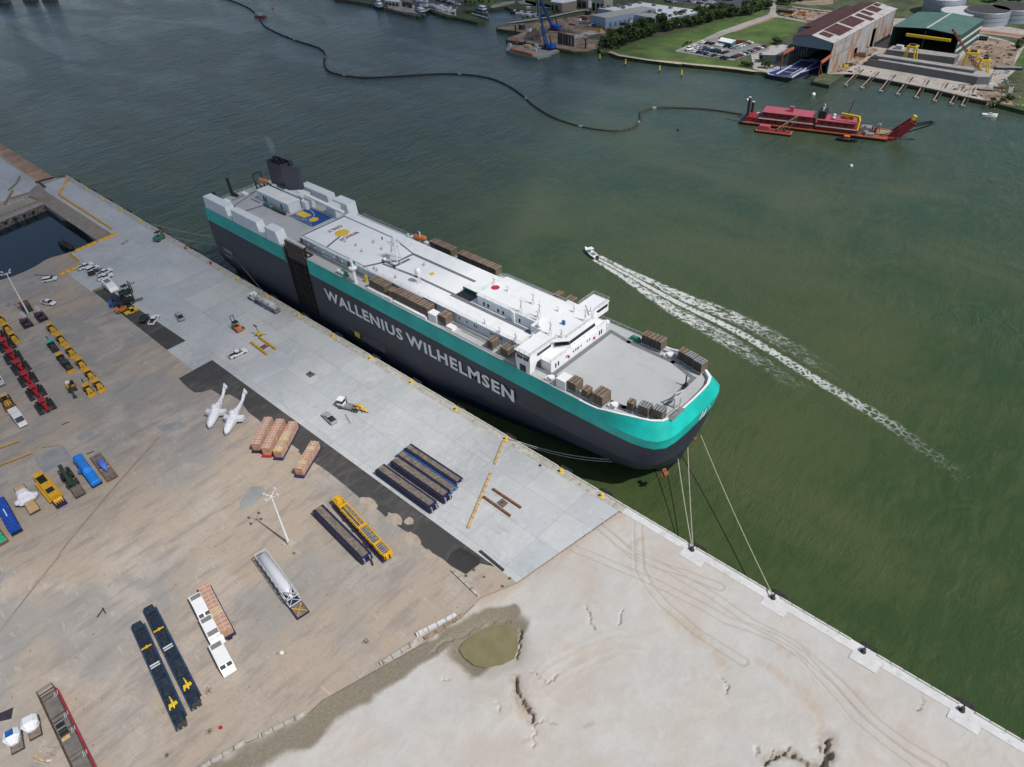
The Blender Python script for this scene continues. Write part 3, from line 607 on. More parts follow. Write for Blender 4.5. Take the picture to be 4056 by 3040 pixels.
# side openings
m = MB(); m.box(-185.7,-166.4,ys-.04,ys+.3,4.2,6.5); so_ = sb_('side_opening', m, MT['black'])
m = MB(); m.box(-182.6,-180.0,ys-.14,ys-.05,4.3,6.3); sb_('opening_machinery', m, MT['bright_yel'])
m = MB()
for z in (4.45,5.6): m.beam((-178.5,ys-.14,z),(-166.8,ys-.14,z),.12,.12)
for i in range(17): m.beam((-178.5+i*.72,ys-.14,4.45),(-178.2+i*.72,ys-.14,5.6),.07,.07)
m.box(-185.7,-166.4,ys-.10,ys-.05,6.5,6.62); sb_('gangway', m, MT['steel'])
m = MB(); m.box(-232.6,-229.4,ys-.04,ys+.2,4.2,6.6); sb_('pilot_door', m, MT['black'])
m = MB(); m.box(-268.3,-266.6,ys-.04,ys+.2,11.6,12.6); m.cut(); m.box(-265.6,-258.6,ys-.04,ys+.2,11.3,12.6); m.cut(); m.box(-258.0,-256.2,ys-.04,ys+.2,11.0,12.7); m.cut(); m.box(-257.2,-256.0,ys-.05,ys+.2,9.3,10.9)
sbs('mooring_port', m, MT['black'])
text_part('ship_name', 'TOLEDO', MT['lgrey'], ship, (-264,ys-.02,9.4), (1,0,0), (0,0,1), 6.2, 1.5)
text_part('home_port', 'VALLETTA', MT['lgrey'], ship, (-264.2,ys-.02,7.3), (1,0,0), (0,0,1), 5.4, .8)
def hull_pt(x, z):     # starboard hull point at x, z
    for i in range(7):
        A, Bq = levels[i], levels[i+1]
        def at(Lv):
            for a, b in zip(Lv, Lv[1:]):
                if a[0] <= x <= b[0]: f = (x-a[0])/(b[0]-a[0]+1e-9); return a[1]*(1-f)+b[1]*f, a[2]*(1-f)+b[2]*f
            return 0, Lv[-1][2]
        (h0, z0), (h1, z1) = at(A), at(Bq)
        if z0 <= z <= z1: f = (z-z0)/(z1-z0); return YC-(h0*(1-f)+h1*f)
    return YC-Bh
m = MB()
for x0, x1 in ((-83.6,-82.2),(-81.0,-76.3),(-74.6,-71.0)):
    y0, y1 = hull_pt(x0, 6.2), hull_pt(x1, 6.2); m.cut(); m.beam((x0,y0-.02,6.3),(x1,y1-.02,6.3),.35,.8)
sbs('mooring_port', m, MT['black'])
m = MB()
for x, z0, z1 in ((-165,8.5,10.2),(-163.8,8.3,10),(-149.5,8.9,10.3),(-148.7,8.5,10),(-118,9.5,11),(-200.8,10.8,12.2)): m.cut(); m.box(x,x+.18,ys-.03,ys+.1,z0,z1)
sbs('draft_mark', m, MT['rust'])
text_part('company_name', 'WALLENIUS', M('white_lettering', (.74,.75,.76), .5, var=.04), ship, (-195.8,ys-.03,13.9), (1,0,0), (0,0,1), 39.9, 4.3, .032)
text_part('company_name', 'WILHELMSEN', bpy.data.materials['white_lettering'], ship, (-154.2,ys-.03,13.9), (1,0,0), (0,0,1), 44.5, 4.35, .032)
# bow emblem: slanted strokes on the teal band
m = MB()
for y in (21.2, 22.7): m.add([(-63.78,y-.1,20.9),(-63.78,y+.75,20.9),(-63.40,y+1.2,23.6),(-63.40,y+.35,23.6)], [(0,1,2,3)])
m.add([(-63.45,24.5,23.0),(-63.45,25.0,23.0),(-63.40,25.1,23.6),(-63.40,24.6,23.6)], [(0,1,2,3)])
sb_('bow_emblem', m, MT['white'])
m = MB(); m.beam((-67.3,12.5,8.6),(-66.0,11.9,7.4),1.0,.7); m.beam((-67.0,11.0,7.3),(-66.3,13.4,7.3),.5,.6); m.beam((-66.6,12.2,8.5),(-66.2,12.0,6.6),.4)
sb_('anchor', m, MT['rust'])
m = MB(); m.beam((-68.6,27.2,8.4),(-67.4,27.8,7.4),1.1,.8); m.beam((-68.3,26.4,7.3),(-67.6,28.8,7.3),.45,.5); sb_('anchor', m, MT['rust'])
# deck markings
def stripe(mb, pts, w, z, closed=False):
    pts = [Vector((p[0],p[1],0)) for p in pts]
    if closed: pts = pts+pts[:1]
    for a, b in zip(pts, pts[1:]):
        d = (b-a).normalized()*(w/2); n = Vector((-d.y, d.x, 0)); a2, b2 = a-d, b+d
        mb.add([(a2.x-n.x,a2.y-n.y,z),(b2.x-n.x,b2.y-n.y,z),(b2.x+n.x,b2.y+n.y,z),(a2.x+n.x,a2.y+n.y,z)], [(0,1,2,3)])
m = MB(); stripe(m, [(-98.9,7.0),(-98.9,31.6)], 1.3, D+.0); m.cut(); stripe(m, [(-98.9,32),(-92.2,30.9),(-78.1,30.7),(-70.8,28.3)], 1.2, D+.006); m.cut(); stripe(m, [(-70.4,28.4),(-69.9,14.0)], 1.1, D+.012); m.cut(); stripe(m, [(-69.7,14),(-77.3,8.2),(-81.2,7.9),(-98.8,7.0)], 1.1, D+.018)
m.cut(); stripe(m, [(-265,13),(-264.6,23.6)], .6, D+.02); m.cut(); stripe(m, [(-259.2,9.1),(-264.5,23.5)], .6, D+.026); m.cut(); stripe(m, [(-252.1,11.1),(-250.6,18.9)], .9, D+.02); m.cut(); stripe(m, [(-259.5,18.2),(-254,18.2)], .7, D+.02)
m.cut(); stripe(m, [(-212,7.7),(-140,7.7),(-100,6.9)], 1.4, D+.02)
sbs('walkway_marking', m, MT['wline'])
# long deckhouse
R3 = D+3.0
m = MB(); m.box(-212.6,-100,8.8,30.4,D-.01,R3-.02); dh = sb_('deckhouse', m, MT['wall'])
m = MB(); m.box(-212.9,-103.4,8.55,30.6,R3-.015,R3+.1); sb_('deckhouse_roof', m, MT['roof'])
Z3 = R3+.106
m = MB(); stripe(m, [(-212.2,9.3),(-212.2,27.4)], .9, Z3); m.cut(); stripe(m, [(-211.7,27.3),(-186.1,27.3),(-171.7,24.1)], .55, Z3+.006); m.cut(); stripe(m, [(-211.7,9.3),(-178.3,9.2)], .35, Z3+.003); m.cut(); stripe(m, [(-171.7,23.9),(-172.1,18.3),(-175.5,14.2),(-178.1,9.2)], 1.0, Z3+.009); m.cut(); stripe(m, [(-174.3,13.9),(-160.4,15.1),(-143.8,15.2)], .9, Z3+.012); m.cut(); stripe(m, [(-171.4,24.0),(-144.2,24.1)], 1.1, Z3+.015); m.cut(); stripe(m, [(-198.6,9.9),(-200.9,16.5)], .8, Z3+.015)
m.cut(); stripe(m, [(-143.6,14.6),(-112.5,14.6)], 1.3, Z3+.02); m.cut(); stripe(m, [(-176.5,15.5),(-170.5,15.2),(-170.2,20.6)], 1.2, Z3+.018)
sbs('roof_marking', m, MT['wline'])
m = MB(); m.box(-143.2,-137.0,15.3,18.2,Z3+.01,Z3+.06); sb_('light_well', m, MT['black'])
m = MB(); m.box(-142.9,-136.4,18.25,18.5,Z3+.0,R3+1.5,0); 
o = sb_('well_screen', m, M('dark_teal_glass', (.01,.09,.085), .2))
m = MB(); m.sheet([(-202.6+2.5*math.cos(a), 18.9+2.5*math.sin(a), Z3+.02) for a in [i*math.pi/16 for i in range(32)]]); sb_('winch_circle', m, MT['bright_yel'], label='yellow circle painted on the white roof')
dr = M('maroon_lettering', (.22,.01,.03), .6)
text_part('winch_lettering', 'WINCH', dr, ship, (-199.6,22.8,Z3+.02), (0,-1,0), (1,0,0), 7.6, 2.0, .035, .01); text_part('winch_lettering', 'ONLY', dr, ship, (-208.0,22.2,Z3+.02), (0,-1,0), (1,0,0), 6.0, 2.0, .035, .01)
m = MB(); m.box(-158.3,-156.8,18.5,19.9,Z3,Z3+.12); sb_('hatch', m, MT['bright_yel'])
# side windows and doors of the deckhouse
for x0, x1, z0, z1 in ((-145.9,-144.8,.5,2.5),(-213.0,-212.0,.4,2.4),(-186.9,-185.7,.3,2.3),(-111,-109.9,.4,2.3)):
    m = MB(); m.box(x0,x1,8.72,8.82,D+z0,D+z1); sb_('door', m, MT['dark'])
for x in (-141.2,-134.9,-132,-129,-128.1,-122.6,-121.7,-119.4,-118.6,-114.6,-152.6,-160):
    m = MB(); m.box(x-.22,x+.22,8.73,8.82,D+1.3,D+1.95); sb_('window', m, MT['glass'])
m = MB()
for x in [-211+i*2.5 for i in range(26)]: m.box(x,x+.12,8.68,8.8,D+.1,D+2.7)
m.box(-212.6,-150,8.3,8.8,D+2.75,D+2.95); sb_('wall_stiffener', m, MT['wall'])
m = MB()
for x in (-207.5,-203.8,-199.2,-193.4,-189,-183): m.cut(); m.ball(x,8.3,D+1.6,.3)
sbs('life_ring', m, MT['white'])
m = MB(); m.beam((-192.2,8.6,D+.4),(-192.2,8.6,D+2.5),.12); m.beam((-192.2,8.6,D+2.4),(-190.2,8.6,D+.6),.1); sb_('fire_hose', m, MT['red'])
# upper accommodation block and bridge
R6 = D+6.1
m = MB(); m.box(-134.4,-112.4,15.9,28.4,R3,R6-.02); m.box(-112.4,-103,14.0,29.4,R3,R6-.02); ub = sb_('upper_house', m, MT['wall'])
m = MB(); m.box(-134.7,-112.2,15.7,28.6,R6-.015,R6+.08); m.box(-112.2,-101.3,13.8,29.6,R6-.01,R6+.085); sb_('upper_roof', m, MT['roof'])
for x in (-131.9,-130.2,-126.3,-124.4,-118.2): m = MB(); m.box(x-.3,x+.3,15.8,15.9,R3+.5,R3+1.6); sb_('window', m, MT['glass'])
m = MB(); m.box(-120.6,-119.6,15.2,15.95,R3,R6+.3); sb_('vent_trunk', m, MT['white'])
m = MB(); m.box(-108.2,-103.2,3.2,36.3,D+2.9,R6-.02,tx=.0); m.add([(-108.0,3.3,D),(-103.6,3.3,D),(-103.6,5.0,D),(-108.0,5.0,D),(-108.2,3.2,D+3),(-103.2,3.2,D+3),(-103.2,6,D+3),(-108.2,6,D+3)], [(0,1,5,4),(1,2,6,5),(2,3,7,6),(3,0,4,7)])
m.add([(-103.2,12,D+3.0),(-99.6,16,D+3.0),(-99.6,26,D+3.0),(-103.2,30,D+3.0),(-103.2,12,R6-.1),(-100.9,15,R6-.1),(-100.9,26.4,R6-.1),(-103.2,29.5,R6-.1)], [(0,1,5,4),(1,2,6,5),(2,3,7,6),(4,5,6,7)])
br_ = sb_('bridge', m, MT['white'])
m = MB(); m.box(-108.5,-102.9,3.0,36.5,R6-.012,R6+.09); m.prism([(-103.3,10.9),(-99.6,14.6),(-99.6,27),(-103.3,30.6)], R6-.03, R6+.12); sb_('bridge_roof', m, MT['roof'])
m = MB(); m.box(-103.22,-103.1,6,11.5,R6-1.5,R6-.7); m.box(-103.22,-103.1,30.2,35.8,R6-1.5,R6-.7)
m.add([(-102.6,12.1,R6-1.7),(-99.95,15.5,R6-1.7),(-100.45,15.2,R6-.6),(-102.7,12.3,R6-.6)], [(0,1,2,3)]); m.add([(-100.05,15.6,R6-1.7),(-100.05,26.4,R6-1.7),(-100.6,26.4,R6-.6),(-100.6,15.6,R6-.6)], [(0,1,2,3)])
sbs('bridge_window', m, MT['glass'])
m = MB(); m.cut(); m.box(-107.6,-105.8,3.05,3.22,R6-1.9,R6-1.0); m.cut(); m.box(-105.4,-103.7,3.05,3.22,R6-1.9,R6-1.0); m.cut(); m.box(-106.8,-104.8,3.1,3.4,D+.3,D+2.3); sbs('bridge_window', m, MT['glass'])
m = MB(); m.box(-108.1,-103.3,2.98,3.2,R6-.85,R6-.05); nb = sb_('name_board', m, MT['black'])
text_part('name_lettering', 'TOLEDO', MT['white'], ship, (-107.6,2.95,R6-.75), (1,0,0), (0,0,1), 3.9, .6, .02)
# forward wall of the house
m = MB(); m.box(-103.2,-99.9,7.5,30.9,D,R3); fw_ = sb_('forward_house', m, MT['white'])
m = MB(); m.box(-103.4,-99.7,7.3,31.1,R3,R3+.07); sb_('forward_roof', m, MT['roof'])
for y in (9.4,10.5,28.0,28.9): m = MB(); m.box(-99.92,-99.84,y-.25,y+.25,D+.5,D+1.9); sb_('window', m, MT['glass'])
for y in (13.6,14.3,16.7,17.6,18.3,18.9,19.9,22.6,23.6): m = MB(); m.box(-99.92,-99.84,y-.18,y+.18,D+1.2,D+1.8); sb_('window', m, MT['glass'])
for y in (14.6,25.5): m = MB(); m.box(-99.9,-99.6,y-.3,y+.3,D+.7,D+1.3); sb_('fire_box', m, MT['red'])
# rails
m = MB()
m.cut(); m.rail([(-201.5,3.6,D),(-174,3.6,D)], r=.035); m.cut(); m.rail([(-137,3.5,D),(-109,3.5,D)], r=.035); m.cut(); m.rail([(-103,3.5,D),(-96,3.5,D)], r=.035); m.cut(); m.rail([(-212,35.2,D),(-176,35.2,D)], r=.05); m.cut(); m.rail([(-143,35.2,D),(-122,35.2,D)], r=.05); m.cut(); m.rail([(-113,35.2,D),(-90,35.2,D)], r=.05)
m.cut(); m.rail([(-212.6,8.7,R3),(-212.6,30.3,R3)], r=.035); m.cut(); m.rail([(-212.6,8.7,R3),(-180,8.7,R3),(-104,8.7,R3)], r=.03, step=4); m.cut(); m.rail([(-135,30.4,R3),(-109,30.4,R3)], r=.03)
m.cut(); m.rail([(-134.5,15.8,R6),(-134.5,28.4,R6),(-109,28.4,R6)], r=.035); m.cut(); m.rail([(-134.5,15.8,R6),(-112.3,15.8,R6)], r=.035); m.cut(); m.rail([(-108.4,3.1,R6),(-103,3.1,R6),(-103,13,R6),(-100.9,15.2,R6),(-100.9,26.4,R6),(-103,29.5,R6),(-103,36.4,R6),(-108.4,36.4,R6),(-108.4,29.5,R6)], r=.04, step=2)
m.cut(); m.rail([(-108.4,3.1,R6),(-108.4,13.8,R6)], r=.035); m.cut(); m.rail([(-99.8,7.4,R3),(-99.8,31,R3)], r=.035, step=2); m.cut(); m.rail([(-103.2,7.4,R3),(-99.8,7.4,R3)], r=.035)
m.cut(); m.rail([(-234.6,18.6,D),(-220.3,18.4,D)], h=1.8, r=.05, step=1.3); m.cut(); m.rail([(-268.8,7,D),(-268.8,31,D)], r=.05, step=2); m.cut(); m.rail([(-173.3,32.6,D),(-144,32.6,D)], r=.05, step=1.6)
sbs('guard_rail', m, MT['lgrey'])
m = MB()
for i in range(18): m.beam((-89+i*1.0, 33.2-.06*max(0,i-8), D+.5),(-88.2+i*1.0,33.2-.06*max(0,i-8),D+.5),.5,.5)
sb_('pipe_rack', m, MT['lgrey'])
for y0, zz, x0_, x1_ in ((8.0,.35,-200,-182),(4.0,.3,-136,-110),(31.6,.35,-212,-176),(34.4,.3,-142,-122),(6.4,.3,-132,-110)):
    m = MB(); m.beam((x0_,y0,D+zz),(x1_,y0,D+zz),.18)
    for k in range(int((x1_-x0_)/3)): m.beam((x0_+1+k*3,y0,D),(x0_+1+k*3,y0,D+zz),.12)
    sb_('deck_pipe', m, MT['lgrey'])
# ventilation housings
def vent(x0, x1, y0, y1, z0=.8, h=2.45, n=2, top='brown2', rot=0, grid=False):
    port = y0 > 28
    cx, cy = (x0+x1)/2, (y0+y1)/2; lx, ly = (x1-x0)/2-.08, (y1-y0)/2
    e = bpy.data.objects.new('ventilation_housing', None)
    m = MB(); m.T = Matrix.Translation((cx,cy,D)) @ Matrix.Rotation(rot, 4, 'Z'); m.box(-lx,lx,-ly,ly,z0,z0+h,0); m.box(-lx-.05,lx+.05,-ly-.05,ly+.05,z0+h,z0+h+.08,1)
    for k in range(1, n+1):
        xx = -lx+2*lx*k/(n+1); m.box(xx-.09,xx+.09,-ly-.06,ly+.06,z0+h+.05,z0+h+.14,2); m.box(xx-.03,xx+.03,-ly-.03,-ly,z0+.1,z0+h,2)
    if port: m.box(-lx+.12,-.06,-ly-.03,-ly,z0+.15,z0+h-.15,2); m.box(.06,lx-.12,-ly-.03,-ly,z0+.15,z0+h-.15,2)
    else:
      for k in range(6): m.box(-lx*.92,lx*.92,-ly-.035,-ly,z0+.25+k*h/6.8,z0+.31+k*h/6.8,2)
    if grid:
        for k in range(5): m.box(-lx,lx,-ly+.2+k*ly*.42,-ly+.3+k*ly*.42,z0+h+.1,z0+h+.2,3)
        for k in range(4): m.box(-lx+.3+k*lx*.55,-lx+.4+k*lx*.55,-ly,ly,z0+h+.1,z0+h+.2,3)
    for a in (-1, 1):
        for b in (-1, 1): m.box(a*(lx-.2)-.08,a*(lx-.2)+.08,b*(ly-.2)-.08,b*(ly-.2)+.08,0,z0,3)
    m.box(-lx,lx,-ly,ly,z0-.2,z0-.05,3)
    bpy.data.objects.remove(e)
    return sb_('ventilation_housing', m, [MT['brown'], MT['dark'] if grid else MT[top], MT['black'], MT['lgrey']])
for x0, x1, n in ((-170.7,-167.1,1),(-167.0,-163.0,2),(-161.9,-159.3,0),(-159.2,-155.5,2),(-155.4,-151.5,2),(-151.4,-147.3,2),(-147.2,-143.9,2),(-139.5,-136.3,1)): vent(x0,x1,4.7,7.7 if x1-x0 > 3 else 7.0,n=n, h=2.5 if x1-x0 > 3 else 2.1)
for x0, x1, n in ((-173.6,-171.3,1),(-171.2,-167.4,2),(-167.3,-163.3,2),(-160.6,-158.4,1),(-158.3,-154.5,2),(-154.4,-150.8,2),(-150.7,-146.9,2),(-146.8,-143.4,2)): vent(x0,x1,32.8,35.6,n=n)
for x0, x1, y0, n in ((-119.9,-117.8,4.5,1),(-114.9,-112.0,4.3,2),(-120.4,-118.6,33.0,1),(-116.4,-113.6,33.0,2)): vent(x0,x1,y0,y0+2.7,n=n)
for x0, x1, y0, y1, n, h in ((-91.9,-89.1,4.3,7.3,2,2.5),(-87.5,-85.5,4.3,6.4,1,2.2),(-84.0,-80.8,4.1,7.6,2,2.9),(-88.8,-86.1,31.7,34.3,2,2.7),(-85.7,-82.5,31.7,34.5,2,2.7),(-77.4,-75.5,31.5,33.8,1,2.6)): vent(x0,x1,y0,y1,n=n,h=h)
vent(-76.0,-74.2,7.1,8.9,n=1,h=2.4,rot=.15); vent(-73.2,-70.4,7.7,10.1,n=1,h=2.5,rot=.12,grid=True); vent(-69.9,-67.1,8.7,11.0,n=1,h=2.5,rot=.1,grid=True)
vent(-75.2,-72.3,30.9,33.2,n=1,h=2.7,rot=-.12,grid=True); vent(-72.2,-69.2,30.2,32.6,n=1,h=2.7,rot=-.16,grid=True)
m = MB(); m.cut(); m.box(-95.2,-92.2,3.9,7.2,D,D+2.8); m.cut(); m.box(-143.4,-139.9,4.3,6.6,D,D+2.6); m.cut(); m.box(-136.2,-133.6,4.4,6.2,D,D+.9); m.cut(); m.box(-163.0,-159.5,3.8,4.6,D,D+.8); m.cut(); m.box(-171,-163,3.7,4.6,D,D+.7); m.cut(); m.box(-158.8,-144,3.7,4.5,D,D+.7); sbs('deck_locker', m, MT['white'])
for x, y in ((-78.8,6.4),(-79.6,31.6),(-97.5,4.9),(-101.5,33.4)): m = MB(); m.cyl(x,y,D,D+1.3,.35); m.cyl(x,y,D+1.1,D+1.5,.85); m.box(x-1.6,x-.4,y-.8,y+.8,D,D+.8); sb_('winch', m, MT['white'])
m = MB(); m.tube([(-92.2,32.8,D+.7),(-90.2,32.8,D+.7)], .6, 10); m.box(-93,-89.6,32,33.6,D,D+.4); sb_('winch', m, MT['green'])
m = MB()
for x in (-186.6,-184.6): m.cut(); m.tube([(x,4.6,D+.8),(x+1.4,4.6,D+.8)], .6, 10)
sbs('tank_drum', m, MT['white']); m = MB(); m.tube([(-184.8,4.9,D+.8),(-182.6,4.9,D+.8)], .75, 10); m.box(-187.5,-182,3.9,5.6,D,D+.25); sb_('winch', m, MT['green'])
m = MB(); m.box(-174.9,-174.2,6.2,6.9,D,D+2.3); sb_('rescue_box', m, MT['bright_yel'])
m = MB(); m.cyl(-176.9,4.1,D,D+1,.75,.5); m.cyl(-176.9,4.1,D+1,D+5.2,.5,.5); m.cyl(-176.9,4.1,D+5.2,D+5.7,1.3,1.3); m.cyl(-176.9,4.1,D+5.7,D+8.2,.35,.25)
m.beam((-177,4.3,D+6.2),(-183.5,7.0,D+5.6),.25); m.beam((-177,4.8,D+6.2),(-183.3,7.5,D+5.6),.25); m.beam((-177,4.5,D+7.9),(-183.4,7.2,D+5.8),.12)
for k in range(6): f = k/6; m.beam((-177-6.4*f,4.3+2.7*f,D+6.2-.6*f),(-177-6.4*(f+.08),4.8+2.7*(f+.08),D+6.2-.6*f),.1)
sb_('deck_crane', m, MT['white'])
m = MB(); m.box(-178.2,-177.2,4.6,5.6,D+5.7,D+6.6); sb_('crane_cabin', m, MT['green'])
# mast, radome, roof mushrooms, whips
m = MB()
for a, b in (((-174.2,16.4),(-173,18)),((-171.4,17.0),(-172.4,18)),((-173,20),(-172.8,18.4))): m.beam((a[0],a[1],R3),(b[0],b[1],R3+8.5),.28)
for k in range(5): z = R3+1.5*k+1; f = (z-R3)/8.5*.8; m.beam((-174.2+1.2*f,16.4+1.6*f,z),(-171.4-1*f,17+1*f,z),.14); m.beam((-173,20-1.6*f,z),(-174.2+1.2*f,16.4+1.6*f,z),.12)
m.box(-174.2,-171.5,16.9,19.3,R3+5.9,R3+6.1); m.cut(); m.rail([(-174.2,16.9,R3+6.1),(-171.5,16.9,R3+6.1),(-171.5,19.3,R3+6.1),(-174.2,19.3,R3+6.1),(-174.2,16.9,R3+6.1)], h=.9, r=.04, step=1.5); m.beam((-176,16.6,R3+6.5),(-170.8,19.6,R3+6.5),.16); m.beam((-173,18,R3+8.4),(-173,18,R3+10.2),.12)
sb_('signal_mast', m, MT['white'])
m = MB(); m.add([(-176.6,16.3,R3+7),(-176.0,16.4,R3+7),(-176.0,16.4,R3+8),(-176.6,16.3,R3+8.1),(-176.62,16.33,R3+7),(-176.62,16.33,R3+8.1)], [(0,1,2,3),(0,4,5,3)]); sb_('flag', m, MT['red'])
m = MB()
for a in range(4): m.beam((-156.7+1.1*math.cos(a*1.57+.5),13.2+1.1*math.sin(a*1.57+.5),R3),(-156.7,13.2,R3+2.2),.14)
m.cyl(-156.7,13.2,R3+2.1,R3+3.4,.3,.3); m.box(-157.5,-155.9,12.5,13.9,R3+3.2,R3+3.35); m.ball(-156.7,13.2,R3+4.4,.95); m.cyl(-156.7,13.2,R3+3.35,R3+4.4,.8,.95); sb_('radome', m, MT['white'])
mush = None
for x, y in ((190,580),(310,625),(500,590),(375,690),(590,665),(685,810),(750,880),(1055,840),(745,975),(510,880),(540,900),(795,815)):
    p = GP('D',x,y,R3); m = MB(); m.cyl(p.x,p.y,R3,R3+.9,.16); m.cyl(p.x,p.y,R3+.8,R3+1.15,.42,.3); m.box(p.x-.3,p.x+.3,p.y-.3,p.y+.3,R3,R3+.2); sb_('roof_vent', m, MT['lgrey'])
for c, x, y, z, h in (('E',370,420,R6,5.5),('E',475,350,R6,4.5),('E',515,490,R6,4),('E',530,470,R6,6),('E',625,620,R6,5.5),('E',720,640,R6,3),('E',690,410,R6,2),('E',250,235,R6,2.2),('E',830,420,R6,2.6),('E',930,500,R6,5),('D',1820,1050,R6,3),('E',180,600,R3,2.4),('E',320,680,R3,3.4),('E',50,520,R3,2)):
    p = GP(c,x,y,z); m = MB()
    m.beam((p.x-.5,p.y-.4,z),(p.x,p.y,z+h*.8),.12); m.beam((p.x+.5,p.y-.4,z),(p.x,p.y,z+h*.8),.12); m.beam((p.x,p.y+.5,z),(p.x,p.y,z+h),.12); m.beam((p.x-.8,p.y,z+h*.7),(p.x+.8,p.y,z+h*.7),.12); m.box(p.x-.25,p.x+.25,p.y-.25,p.y+.25,z+h*.35,z+h*.45)
    sb_('antenna', m, MT['white'])
m = MB(); m.ball(-109.8,14.6,R6+.9,.7); m.cut(); m.ball(-110.6,12.9,R3+1,.6); m.cut(); m.ball(-175.2,15.2,R3+1,.6); sbs('radome', m, MT['white'])
p = GP('D',1830,1080,R6); m = MB(); m.sheet([(p.x+1.3*math.cos(i*.524),p.y+1.3*math.sin(i*.524),R6+.1) for i in range(12)]); sb_('compass_deck_mark', m, MT['red'])
p = GP('E',735,525,R6); m = MB(); m.box(p.x-.4,p.x+.4,p.y-.3,p.y+.3,R6+.08,R6+1.3); sb_('searchlight', m, MT['blue'])
m = MB(); m.beam((-105.5,30.5,R6+1.6),(-101.8,27.2,R6+1.6),.25); m.beam((-103.6,28.8,R6),(-103.6,28.8,R6+1.5),.3); sb_('radar_scanner', m, MT['white'])
# bow crane and foremast
m = MB(); m.cyl(-67.9,15.6,D,D+4.6,.28,.2); m.beam((-67.9,15.6,D+4.4),(-67.3,18.9,D+3.7),.25); m.beam((-67.9,15.0,D+3.2),(-67.1,17.5,D+3.2),.35); m.beam((-66.9,16.5,D),(-66.9,16.5,D+3),.2); m.cut(); m.rail([(-66.8,10.2,D+.8),(-66.5,17.8,D+.8)], h=.6, r=.05, step=1); sb_('foremast', m, MT['lgrey'])
m = MB(); m.cyl(-70.2,24.2,D,D+3.4,.22,.16); m.box(-70.6,-69.8,23.7,24.7,D,D+.8); m.box(-70.4,-69.9,22.8,23.6,D,D+.5); sb_('fairlead_post', m, MT['black'])
# aft deck: side casings, cabin, court, funnel, stern gear
def casing(x0, x1, y0, y1, h, front, aft=.3, out=0):
    m = MB(); m.add([(x0,y0,D),(x1,y0,D),(x1,y1,D),(x0,y1,D),(x0+aft,y0+out,D+h),(x1-front,y0+out,D+h),(x1-front,y1,D+h),(x0+aft,y1,D+h)], [(0,1,5,4),(1,2,6,5),(2,3,7,6),(3,0,4,7),(4,5,6,7)]); return sb_('side_casing', m, MT['wall'])
casing(-267.6,-250.6,3.3,6.6,4.6,1.0); casing(-250.6,-248.6,3.3,5.9,1.6,.2); casing(-247.8,-229.8,3.3,6.2,4.8,1.1); casing(-229.8,-226.6,3.3,5.4,1.8,.3); casing(-225.9,-217.6,3.3,6.8,4.8,1.2); casing(-217.6,-215.7,3.3,6.0,1.0,.2)
casing(-245.8,-227.8,32.0,35.4,4.6,.6); casing(-224.6,-215.4,31.4,35.4,4.8,.5); casing(-225.0,-219.4,28.4,31.4,4.0,.3)
m = MB(); m.box(-257.0,-236.2,19.9,25.0,D,D+3.6); sb_('aft_cabin', m, MT['wall']); m = MB(); m.box(-257.3,-236.0,19.7,25.2,D+3.6,D+3.72); sb_('cabin_roof', m, MT['roof'])
for x in (-253.0,-251.5,-241.2): m = MB(); m.box(x-.4,x+.4,19.8,19.92,D+.3,D+2.4); sb_('door', m, MT['dark'])
m = MB(); m.box(-249,-238.5,25.6,31.5,D,D+3.5); m.box(-238.5,-233.5,25.4,29.6,D,D+3.0); sb_('engine_casing', m, MT['wall'])
m = MB(); m.beam((-255,25.9,D+4.3),(-238,25.9,D+4.3),.9,.5); m.beam((-240,27.4,D+5.1),(-214,28.3,D+3.6),1.3,.7); m.beam((-236.5,26.6,D),(-236.5,26.6,D+4.6),.6,.6); m.box(-238.4,-235.6,25.7,27.6,D+4.2,D+5.0); sb_('overhead_duct', m, MT['white'])
m = MB(); m.tube([(-251,25.9,D+5.1),(-246.5,25.9,D+5.1)], .45, 8); sb_('duct_roll', m, M('dark_green_cloth', (.02,.06,.045), .8))
m = MB(); m.box(-234.6,-220.2,18.6,27.2,D+.02,D+.10); sb_('sports_court', m, M('blue_court', (.012,.07,.25), .7))
m = MB(); m.cut(); m.box(-234.2,-228.6,20.9,24.0,D+.10,D+.13); m.cut(); m.sheet([(-224.6+1.7*math.cos(i*.35),22.3+1.7*math.sin(i*.35),D+.13) for i in range(18)]); sbs('court_marking', m, MT['bright_yel'])
m = MB(); q = [(-234.4+8.3*math.cos(a), 22.4+3.9*math.sin(a)) for a in [-1.5+i*.3 for i in range(11)]]; stripe(m, q, .18, D+.135); q = [(-228.6+.9*math.cos(a), 22.4+1.4*math.sin(a)) for a in [-1.5+i*.5 for i in range(7)]]; stripe(m, q, .15, D+.14); sb_('court_line', m, MT['white'])
m = MB(); m.box(-250.2,-246.0,17.6,18.7,D,D+1.2,0); m.box(-246,-244.9,17.7,18.5,D,D+1.0,1); m.box(-244.9,-239.0,17.6,18.5,D,D+.9,2); m.box(-239,-236.4,17.7,18.6,D,D+.8,3); sb_('stores_row', m, [M('teal_tarp', (.02,.16,.22), .6), MT['orange'], M('net_green', (.03,.08,.05), .9, var=.5, scale=3), MT['dark']])
fm = M('funnel_paint', (.060,.062,.085), .45, var=.1, scale=.3, dirt=((.04,.04,.05), .2))
m = MB(); m.add([(-257.2,26.8,D),(-247.4,26.8,D),(-247.4,31.8,D),(-257.2,31.8,D),(-257.0,27.0,D+13.2),(-247.6,27.0,D+13.4),(-247.6,31.6,D+13.4),(-257.0,31.6,D+13.2)], [(0,1,5,4),(1,2,6,5),(2,3,7,6),(3,0,4,7)])
m.prism([(-247.5,26.8),(-243.0,30.8),(-243.0,32.2),(-247.5,32.2)],D,D+12.4)
fn = sb_('funnel', m, fm)
